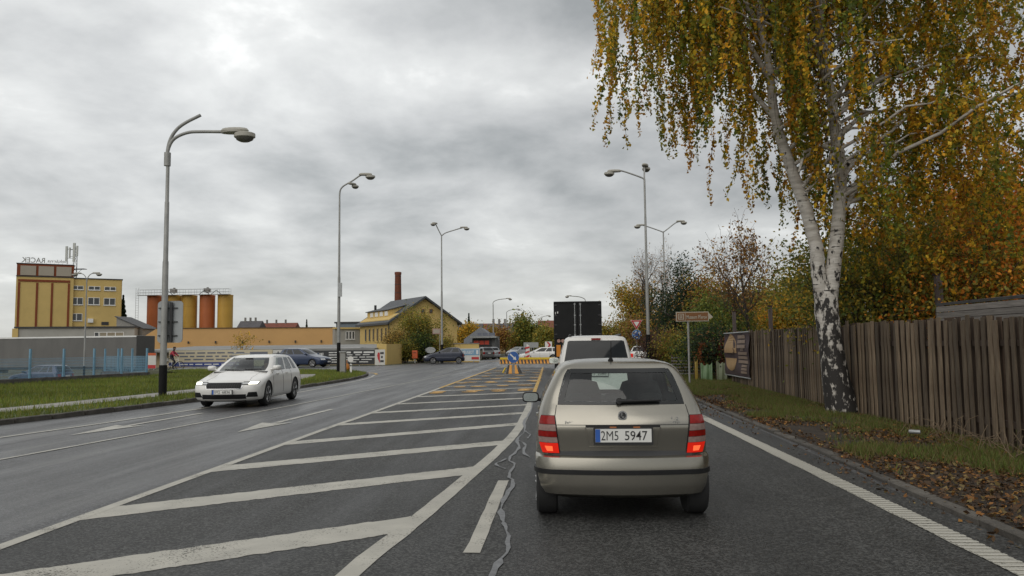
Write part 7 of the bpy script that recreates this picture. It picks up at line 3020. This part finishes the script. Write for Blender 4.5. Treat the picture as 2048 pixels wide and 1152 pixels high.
# extra long strands on the road side and right side
for i in range(900):
    x = lr.uniform(-4.9, 5.0)
    strand_src.append(Vector((x, lr.uniform(-2.6, 3.0), lr.uniform(7.5, 11.5) if x < 0 else lr.uniform(4.5, 10.5))))
for i in range(860):
    strand_src.append(Vector((lr.uniform(.6, 5.2), lr.uniform(-1.6, 3.0), lr.uniform(3.2, 10.5))))
for i in range(170):
    x = lr.uniform(-3.0, .3)
    strand_src.append(Vector((x, lr.uniform(-1.8, 2.2), lr.uniform(5.6, 8.6))))
LP, LC_, twigs = [], [], MB()
pal_b = np.array([(.062, .084, .012), (.090, .102, .013), (.140, .130, .014), (.215, .160, .015), (.32, .21, .016), (.36, .19, .014), (.21, .10, .014)])
for q in strand_src:
    fl = hang_floor(q.x) + lr.uniform(-.15, .9)
    ln = min(lr.uniform(.7, 2.7), max(.35, q.z - fl))
    if q.z - ln < hang_floor(q.x) - .3:
        continue
    if q.y < .1 and -1.6 < q.x < 1.1 and q.z < 9.2 and lr.random() < .45:
        continue
    bushy = q.x > .5
    if bushy:
        ln = min(ln, lr.uniform(.3, 1.2))
    gv1 = float(vnoise(np.array([[q.x + 50, q.z - ln * .5 + 50]]), 1.25, 31)[0])
    if lr.random() > min(1, max(.05, (gv1 - .24) * 2.5)) * (.95 if q.x > .8 else 1.0):
        continue
    n = int(ln / .019)
    ph, am = lr.uniform(0, 6.28), lr.uniform(.03, .12)
    sd_ = .38 if bushy else .10
    dx, dy = lr.gauss(0, sd_), lr.gauss(0, sd_)
    t = (np.arange(n) + .5) / n
    X_ = q.x + dx * np.sqrt(t) * ln + am * np.sin(ph + t * 4)
    Y_ = q.y + dy * np.sqrt(t) * ln + am * np.cos(ph + t * 4)
    Z_ = q.z - ln * t
    if ln > .9 and lr.random() < .5:
        ii = np.linspace(0, n - 1, 5).astype(int)
        twigs.tube([(X_[k], Y_[k], Z_[k]) for k in ii], [.007, .006, .005, .004, .003], 3, cap=False)
    LP.append(np.stack([X_, Y_, Z_], 1) + R3.normal(size=(n, 3)) * .036)
    hue = lr.random()
    w = np.exp(-((np.arange(7) - hue * 6) / 1.9) ** 2)
    LC_.append(pal_b[R3.choice(7, n, p=w / w.sum())] * lr.uniform(.75, 1.2))
LP = np.concatenate(LP)
LC_ = np.concatenate(LC_)
# leaves thin out in pockets through the crown, and few hang in front of the stems
keep = np.ones(len(LP), bool)
for st in (stemL, stemR):
    zs_st = np.array([a.z for a, b in st])
    od = np.argsort(zs_st)
    xs_st = np.interp(1.46 + (LP[:, 2] - 1.46) * (1 - LP[:, 1] / 17.2), zs_st[od], np.array([a.x for a, b in st])[od])
    front = (np.abs(LP[:, 0] - LP[:, 1] * .35 - xs_st) < .32) & (LP[:, 1] < .3) & (LP[:, 2] < 9.6)
    keep &= ~(front & (R3.random(len(LP)) < np.clip(1.25 - LP[:, 2] * .055, .5, .93)))
LP, LC_ = LP[keep], LC_[keep]
V, _c = leaf_quads(LP, R3.uniform(.055, .105, len(LP)), pal_b, droop=.9)
LC_ = LC_ * R3.uniform(.6, 1.4, (len(LC_), 1)) * 2.0
tag(link('crown', quads_mesh('crown', V, 4, M_LEAF, LC_), birch), kind='stuff')
twigs.build('twigs', M_BARK, birch, fix=False)
print('birch leaves', len(LP))

# ---------------------------------------------------------------- other trees
GREEN = [(.065, .090, .018), (.090, .108, .022), (.055, .075, .017)]
YELLO = [(.30, .18, .02), (.22, .15, .02), (.14, .12, .02), (.36, .20, .02)]
ORANG = [(.36, .11, .015), (.42, .15, .02), (.26, .07, .012), (.30, .15, .02)]
OLIVE = [(.115, .115, .022), (.165, .140, .024), (.215, .155, .024), (.085, .095, .020)]
BROWN = [(.15, .075, .025), (.20, .10, .03), (.10, .055, .02), (.22, .13, .03)]
DKGRN = [(.018, .030, .014), (.024, .038, .016), (.014, .024, .010)]
g = lambda px, Y: (at(px, 690, Y).x, Y, .1)
tree('maple_tree', 'bright orange maple behind the near fence', g(1985, 26), 6.6, .18, 13000, .13, ORANG, 3, spread=.40)
tree('maple_tree', 'deep red maple at the picture edge behind the shed', g(2080, 21), 6.0, .16, 10000, .12, ORANG[:2] + YELLO[:2], 5, spread=.40)
tree('garden_tree', 'olive green tree directly behind the birch trunk', g(1770, 24), 5.4, .14, 12000, .11, OLIVE, 7, spread=.40)
tree('garden_tree', 'yellow and green tree above the near fence middle', g(1880, 22.5), 5.0, .14, 11000, .11, OLIVE + YELLO[:1], 8, spread=.40)
tree('garden_tree', 'golden yellow bushy tree just left of the birch', g(1590, 38), 4.4, .13, 10000, .13, YELLO + OLIVE[:1], 9, kids=(9, 5, 4, 3), spread=.5, trunk_frac=.6)
tree('garden_tree', 'orange leaved low tree above the far fence', g(1560, 45), 4.0, .13, 10000, .16, ORANG[1:2] + YELLO[:2], 10, spread=.6, trunk_frac=.6)
tree('garden_tree', 'broad olive tree behind the far fence', g(1625, 48), 5.4, .16, 11000, .16, OLIVE, 12, spread=.6)
tree('garden_tree', 'green and yellow tree behind the golden bush', g(1545, 58), 5.6, .16, 9000, .19, OLIVE + YELLO[2:3], 13, spread=.65)
tree('bare_tree', 'half bare tree with red brown leaves above the beer banner', g(1500, 36), 6.7, .11, 1200, .12, BROWN, 14, maxl=3, kids=(8, 6, 5, 4), spread=.12, ang=(25, 50), up=.22)
tree('bare_tree', 'half bare tree with sparse brown leaves above the museum sign', g(1445, 37), 6.1, .10, 1100, .12, BROWN, 15, maxl=3, kids=(8, 6, 5, 4), spread=.12, ang=(25, 50), up=.22)
tree('garden_tree', 'russet tree filling the gap behind the museum sign', g(1455, 50), 5.4, .15, 5000, .17, BROWN + YELLO[1:3], 16, spread=.6)
tree('garden_tree', 'mid green bushy tree behind the museum sign', g(1418, 40), 4.6, .14, 12000, .13, GREEN + OLIVE[:1], 17, spread=.45, trunk_frac=.55)
tree('garden_tree', 'leafy green shrub tree right of the museum sign', g(1450, 36.5), 3.4, .10, 8000, .11, GREEN + YELLO[2:3], 18, spread=.4, trunk_frac=.55)
tree('conifer_tree', 'dark evergreen between the lamp posts and the museum sign', g(1368, 62), 7.0, .2, 15000, .16, DKGRN, 19, spread=.55, trunk_frac=.75, kids=(12, 6, 4, 3), ang=(60, 85), up=.02)
for px, Y, h, sd, lab in ((1300, 82, 11.2, 21, 'tallest bare tree behind the roundabout sign'), (1325, 88, 11.0, 22, 'bare tree just right of the twin lamp post'), (1268, 90, 9.0, 23, 'slimmer bare tree left of the tall bare ones'), (1352, 86, 9.6, 24, 'bare tree above the dark evergreen')):
    tree('bare_tree', lab, g(px, Y), h, .22, 900, .14, BROWN, sd, maxl=4, kids=(9, 5, 4, 3), spread=.2, ang=(20, 48), up=.25, shrink=.58)
tree('roadside_tree', 'yellow leaved tree directly right of the lorry', g(1232, 88), 8.2, .18, 7000, .22, YELLO + OLIVE[:2], 25, spread=.6)
tree('roadside_tree', 'olive undergrowth tree below the yellow tree', g(1222, 80), 4.4, .14, 6000, .2, OLIVE + BROWN[:1], 26, spread=.5, trunk_frac=.55)
tree('roadside_tree', 'brown hedge tree behind the roundabout sign', g(1265, 78), 5.2, .14, 6000, .2, BROWN + OLIVE[:2], 27, spread=.5, trunk_frac=.55)
tree('roadside_tree', 'yellow green tree between the bare trunks', g(1308, 92), 6.6, .16, 8000, .22, YELLO[1:3] + OLIVE, 28, spread=.7, trunk_frac=.6)
tree('roadside_tree', 'brown leaved tree in front of the evergreen', g(1395, 70), 6.0, .14, 4500, .2, BROWN + YELLO[1:2], 29, spread=.7)
GS = 'shrubs along the right verge'
tree('shrub', 'tall green yellow shrub behind the fence right of the birch', g(1745, 20.5), 4.6, .07, 13000, .085, OLIVE + GREEN + YELLO[:1], 61, stems=7, maxl=2, spread=.36, group=GS, cat='shrub')
tree('shrub', 'tall olive shrub behind the fence post', g(1835, 20), 4.3, .07, 13000, .085, OLIVE + GREEN[:1] + YELLO[1:2], 62, stems=7, maxl=2, spread=.36, group=GS, cat='shrub')
tree('shrub', 'orange and olive shrub above the garden shed', g(1930, 19), 4.2, .07, 12000, .085, OLIVE + ORANG[1:2] + YELLO[:1], 63, stems=7, maxl=2, spread=.36, group=GS, cat='shrub')
tree('shrub', 'rust coloured shrub at the picture edge above the shed', g(2030, 18), 4.4, .07, 12000, .085, ORANG[:2] + OLIVE[:2] + YELLO[:1], 64, stems=7, maxl=2, spread=.36, group=GS, cat='shrub')
tree('shrub', 'dark reddish hedge shrub beside the black lamp sleeve', g(1318, 44), 2.3, .05, 7000, .09, [(.07, .035, .03), (.09, .05, .03), (.05, .035, .02)], 31, stems=5, maxl=2, spread=.28, group=GS, cat='shrub')
tree('shrub', 'brown green shrub behind the lattice fence', g(1350, 42), 2.6, .05, 7000, .09, OLIVE + BROWN[:1], 32, stems=5, maxl=2, spread=.28, group=GS, cat='shrub')
tree('shrub', 'ivy dark shrub between museum sign and banner', g(1412, 34.5), 2.3, .05, 6000, .09, DKGRN + GREEN[:1], 33, stems=5, maxl=2, spread=.26, group=GS, cat='shrub')
tree('shrub', 'dark shrub close behind the beer banner post', g(1446, 34.2), 2.2, .05, 5000, .09, DKGRN + BROWN[:1], 34, stems=5, maxl=2, spread=.26, group=GS, cat='shrub')
tree('shrub', 'low olive shrub at the foot of the museum sign gap', g(1375, 40), 1.9, .05, 6000, .09, OLIVE + GREEN, 35, stems=5, maxl=2, spread=.26, group=GS, cat='shrub')
# red creepers on thin stakes
for px, py0, lab in ((1400, 690, 'orange creeper on a stake right of the museum sign'), (1440, 680, 'red creeper on a stake left of the beer banner')):
    p = at(px, 690, 33.2)
    cp = empty('creeper', (p.x, 33.2, .1), lab, 'creeper', group='autumn creepers by the banner')
    hh = at(px, py0, 33.2).z
    mb = MB()
    mb.tube([(0, 0, -.1), (.03, 0, hh * .5), (.05, 0, hh)], .03, 6)
    mb.build('stake', M_BARK, cp)
    n = 300
    t = R3.random(n)
    Q = np.stack([.04 + .10 * np.sin(t * 7) + R3.normal(size=n) * .06, R3.normal(size=n) * .06 - .05, t * hh], 1)
    V, C = leaf_quads(Q, .075, [(.13, .035, .012), (.10, .03, .012), (.16, .06, .015)] if px < 1420 else [(.10, .014, .01), (.07, .014, .01), (.12, .03, .015)])
    tag(link('leaves', quads_mesh('leaves', V, 4, M_LEAF, C), cp), kind='stuff')
# far street trees left of the lorry and by the houses
GF = 'trees beyond the junction'
tree('street_tree', 'broad dark tree left of the lorry', g(1066, 125), 6.0, .22, 5000, .3, OLIVE + GREEN, 41, spread=.7, group=GF)
tree('street_tree', 'olive tree beside the lorry box', g(1088, 118), 4.6, .18, 4500, .3, OLIVE, 42, spread=.7, group=GF, trunk_frac=.6)
tree('street_tree', 'brownish tree behind the far lamps', g(1046, 130), 4.8, .18, 3800, .3, OLIVE + BROWN[:1], 43, spread=.7, group=GF, trunk_frac=.6)
tree('bare_tree', 'far bare crowned tree above the street trees', g(1060, 140), 8.0, .22, 400, .2, BROWN, 44, spread=.3, group=GF, kids=(9, 6, 4, 3))
tree('street_tree', 'yellow tree in front of the far town houses', g(936, 140), 6.4, .2, 4500, .32, YELLO, 45, spread=.7, group=GF, trunk_frac=.6)
tree('street_tree', 'small golden tree above the workshop roof', g(992, 150), 5.8, .2, 4000, .32, YELLO[1:3] + BROWN[:1], 46, spread=.7, group=GF, trunk_frac=.6)
tree('street_tree', 'brown tree right of the workshop', g(1012, 140), 5.0, .2, 3500, .3, BROWN, 47, spread=.7, group=GF, trunk_frac=.6)


def conifer(label, loc, h, r, seed, n=5000, size=.28):
    rr = np.random.default_rng(seed)
    root = empty('conifer_tree', loc, label, 'conifer', group='far conifers')
    mb = MB()
    mb.tube([(0, 0, 0), (0, 0, h)], [.18, .02], 6)
    mb.build('trunk', M_BARK, root)
    z = h * (.08 + .92 * rr.random(n) ** 1.3)
    rad = r * (1 - z / h) * (.55 + .45 * np.abs(np.sin(z * 4.2))) * np.sqrt(rr.random(n))
    a = rr.uniform(0, 2 * PI, n)
    Q = np.stack([rad * np.cos(a), rad * np.sin(a), z], 1)
    V, C = leaf_quads(Q, size, DKGRN)
    tag(link('crown', quads_mesh('crown', V, 4, M_LEAF, C), root), kind='stuff')


conifer('dark spruce beside the mill building', g(244, 121), at(242, 592, 121).z, 1.9, 1)
conifer('small far spruce behind the apricot hall', g(613, 190), at(613, 640, 190).z, 1.2, 2, 2500)
conifer('pointed far spruce above the town roofs', g(938, 165), at(938, 628, 165).z, 1.3, 3, 2500)
# big bush in front of the yellow house, smaller ones beside it
GB = 'bushes in front of the yellow house'
tree('bush', 'big spreading bush with pale upright twigs before the yellow house', g(838, 84), 5.6, .07, 9000, .16, OLIVE + YELLO[1:3] + GREEN[:1], 51, stems=12, maxl=2, kids=(7, 5), ang=(15, 40), up=.10, spread=.30, group=GB, cat='bush', trunk_frac=.85, shrink=.5, bark=mat('pale_twig', (.16, .12, .07), .8, var=.3))
tree('bush', 'dark dense bush in the middle of the big bush foot', g(845, 82), 3.0, .06, 9000, .15, DKGRN + GREEN, 52, stems=8, maxl=2, spread=.4, group=GB, cat='bush')
tree('bush', 'tawny bush at the corner of the yellow house', g(792, 83), 3.0, .06, 7000, .15, [(.24, .15, .04), (.17, .12, .03), (.12, .09, .025)], 53, stems=8, maxl=2, spread=.4, group=GB, cat='bush')
tree('bush', 'olive bush between the tawny and the big bush', g(812, 80), 2.2, .05, 6000, .14, OLIVE + DKGRN[:1], 54, stems=8, maxl=2, spread=.35, group=GB, cat='bush')
tree('bush', 'low tawny bush behind the hatchback', g(880, 82), 2.6, .05, 6000, .14, OLIVE + BROWN[:1], 55, stems=8, maxl=2, spread=.35, group=GB, cat='bush')
tree('sapling', 'thin yellow leaved sapling before the apricot hall', g(487, 74), 3.4, .04, 260, .16, YELLO, 56, maxl=2, spread=.2, group=GB, cat='sapling')
tree('bare_shrub', 'leafless shrub in front of the grey annexe', g(105, 90), 3.2, .05, 0, .1, BROWN, 57, stems=6, maxl=2, kids=(6, 5), ang=(15, 35), up=.15, group=GB, cat='shrub')
# undergrowth that closes the view below the trees on the right
n = 26000
Pq = np.stack([R3.uniform(7.2, 20, n), R3.uniform(20, 75, n)], 1)
Q = np.column_stack([Pq, np.abs(R3.normal(size=n)) * .8 + .1])
V, C = leaf_quads(Q, .20, OLIVE + DKGRN + BROWN[:2])
tag(link('undergrowth', quads_mesh('undergrowth', V, 4, M_LEAF, C * .8)), 'tangled dark undergrowth behind the plank fence', 'undergrowth', kind='stuff')
# dead stalks and twigs at the foot of the near fence
mb = MB()
for k in range(60):
    y = lr.uniform(7.5, 13)
    x = lr.uniform(5.6, 6.3)
    a = lr.uniform(0, 6.28)
    l = lr.uniform(.15, .5)
    mb.tube([(x, y, .12), (x + math.cos(a) * l * .5, y + math.sin(a) * l * .5, .12 + lr.uniform(.05, .3)), (x + math.cos(a) * l, y + math.sin(a) * l, .12 + lr.uniform(.02, .35))], .005, 4)
tag(mb.build('dead_stalks', mat('dry_stalk', (.14, .10, .06), .9, var=.3)), 'dry stalks and twigs at the foot of the near fence', 'stalks', kind='stuff')
# discarded can in the grass
cn = empty('drink_can', (gnd(1818, 868, .16).x, gnd(1818, 868, .16).y, .2), 'crushed pale drink can lying in the grass by the fence', 'can')
mb = MB()
mb.lathe([(.02, 0), (.03, .005), (.033, .02), (.030, .10), (.033, .15), (.026, .165)], n=14)
o = mb.build('can_body', mat('can_white', (.30, .31, .31), .35, metal=.3), cn, angle=40)
o.rotation_euler = (PI / 2, 0, .9)


# ------------------------------------------------------------------ pieces that came out of one sweep become parts of their own
SPLIT = {'rib', 'pipe', 'roof_rail', 'wheel_well', 'panel_seam', 'bracket', 'hinge', 'door_handle', 'black_stripe', 'red_stripe', 'suit_marks', 'support_frame', 'parcel_shelf', 'seat', 'band', 'plate_lip', 'door_sticker', 'eave_board'}
for ob in list(bpy.data.objects):
    if ob.type != 'MESH' or ob.name.split('.')[0] not in SPLIT or ob.data.users > 1:
        continue
    me = ob.data
    par = list(range(len(me.vertices)))

    def root_of(i):
        while par[i] != i:
            par[i] = par[par[i]]
            i = par[i]
        return i
    for p in me.polygons:
        vs = list(p.vertices)
        r0 = root_of(vs[0])
        for v in vs[1:]:
            par[root_of(v)] = r0
    isl = {}
    for p in me.polygons:
        isl.setdefault(root_of(p.vertices[0]), []).append(p)
    if len(isl) < 2:
        continue
    base = ob.name.split('.')[0]
    for k, pl_ in enumerate(list(isl.values())):
        used = sorted(set(v for p in pl_ for v in p.vertices))
        mp = {u: q for q, u in enumerate(used)}
        m2 = bpy.data.meshes.new(base)
        m2.from_pydata([me.vertices[u].co.copy() for u in used], [], [tuple(mp[v] for v in p.vertices) for p in pl_])
        for mm in me.materials:
            m2.materials.append(mm)
        if pl_[0].use_smooth:
            m2.polygons.foreach_set('use_smooth', [True] * len(m2.polygons))
            m2.set_sharp_from_angle(angle=math.radians(38))
        n_ = link(base, m2, ob.parent, ob.location)
        n_.rotation_euler = ob.rotation_euler
    bpy.data.objects.remove(ob)
for ob in bpy.data.objects:
    if ob.name.split('.')[0] in ('branches', 'twigs') and ob.parent:
        ob['kind'] = 'stuff'
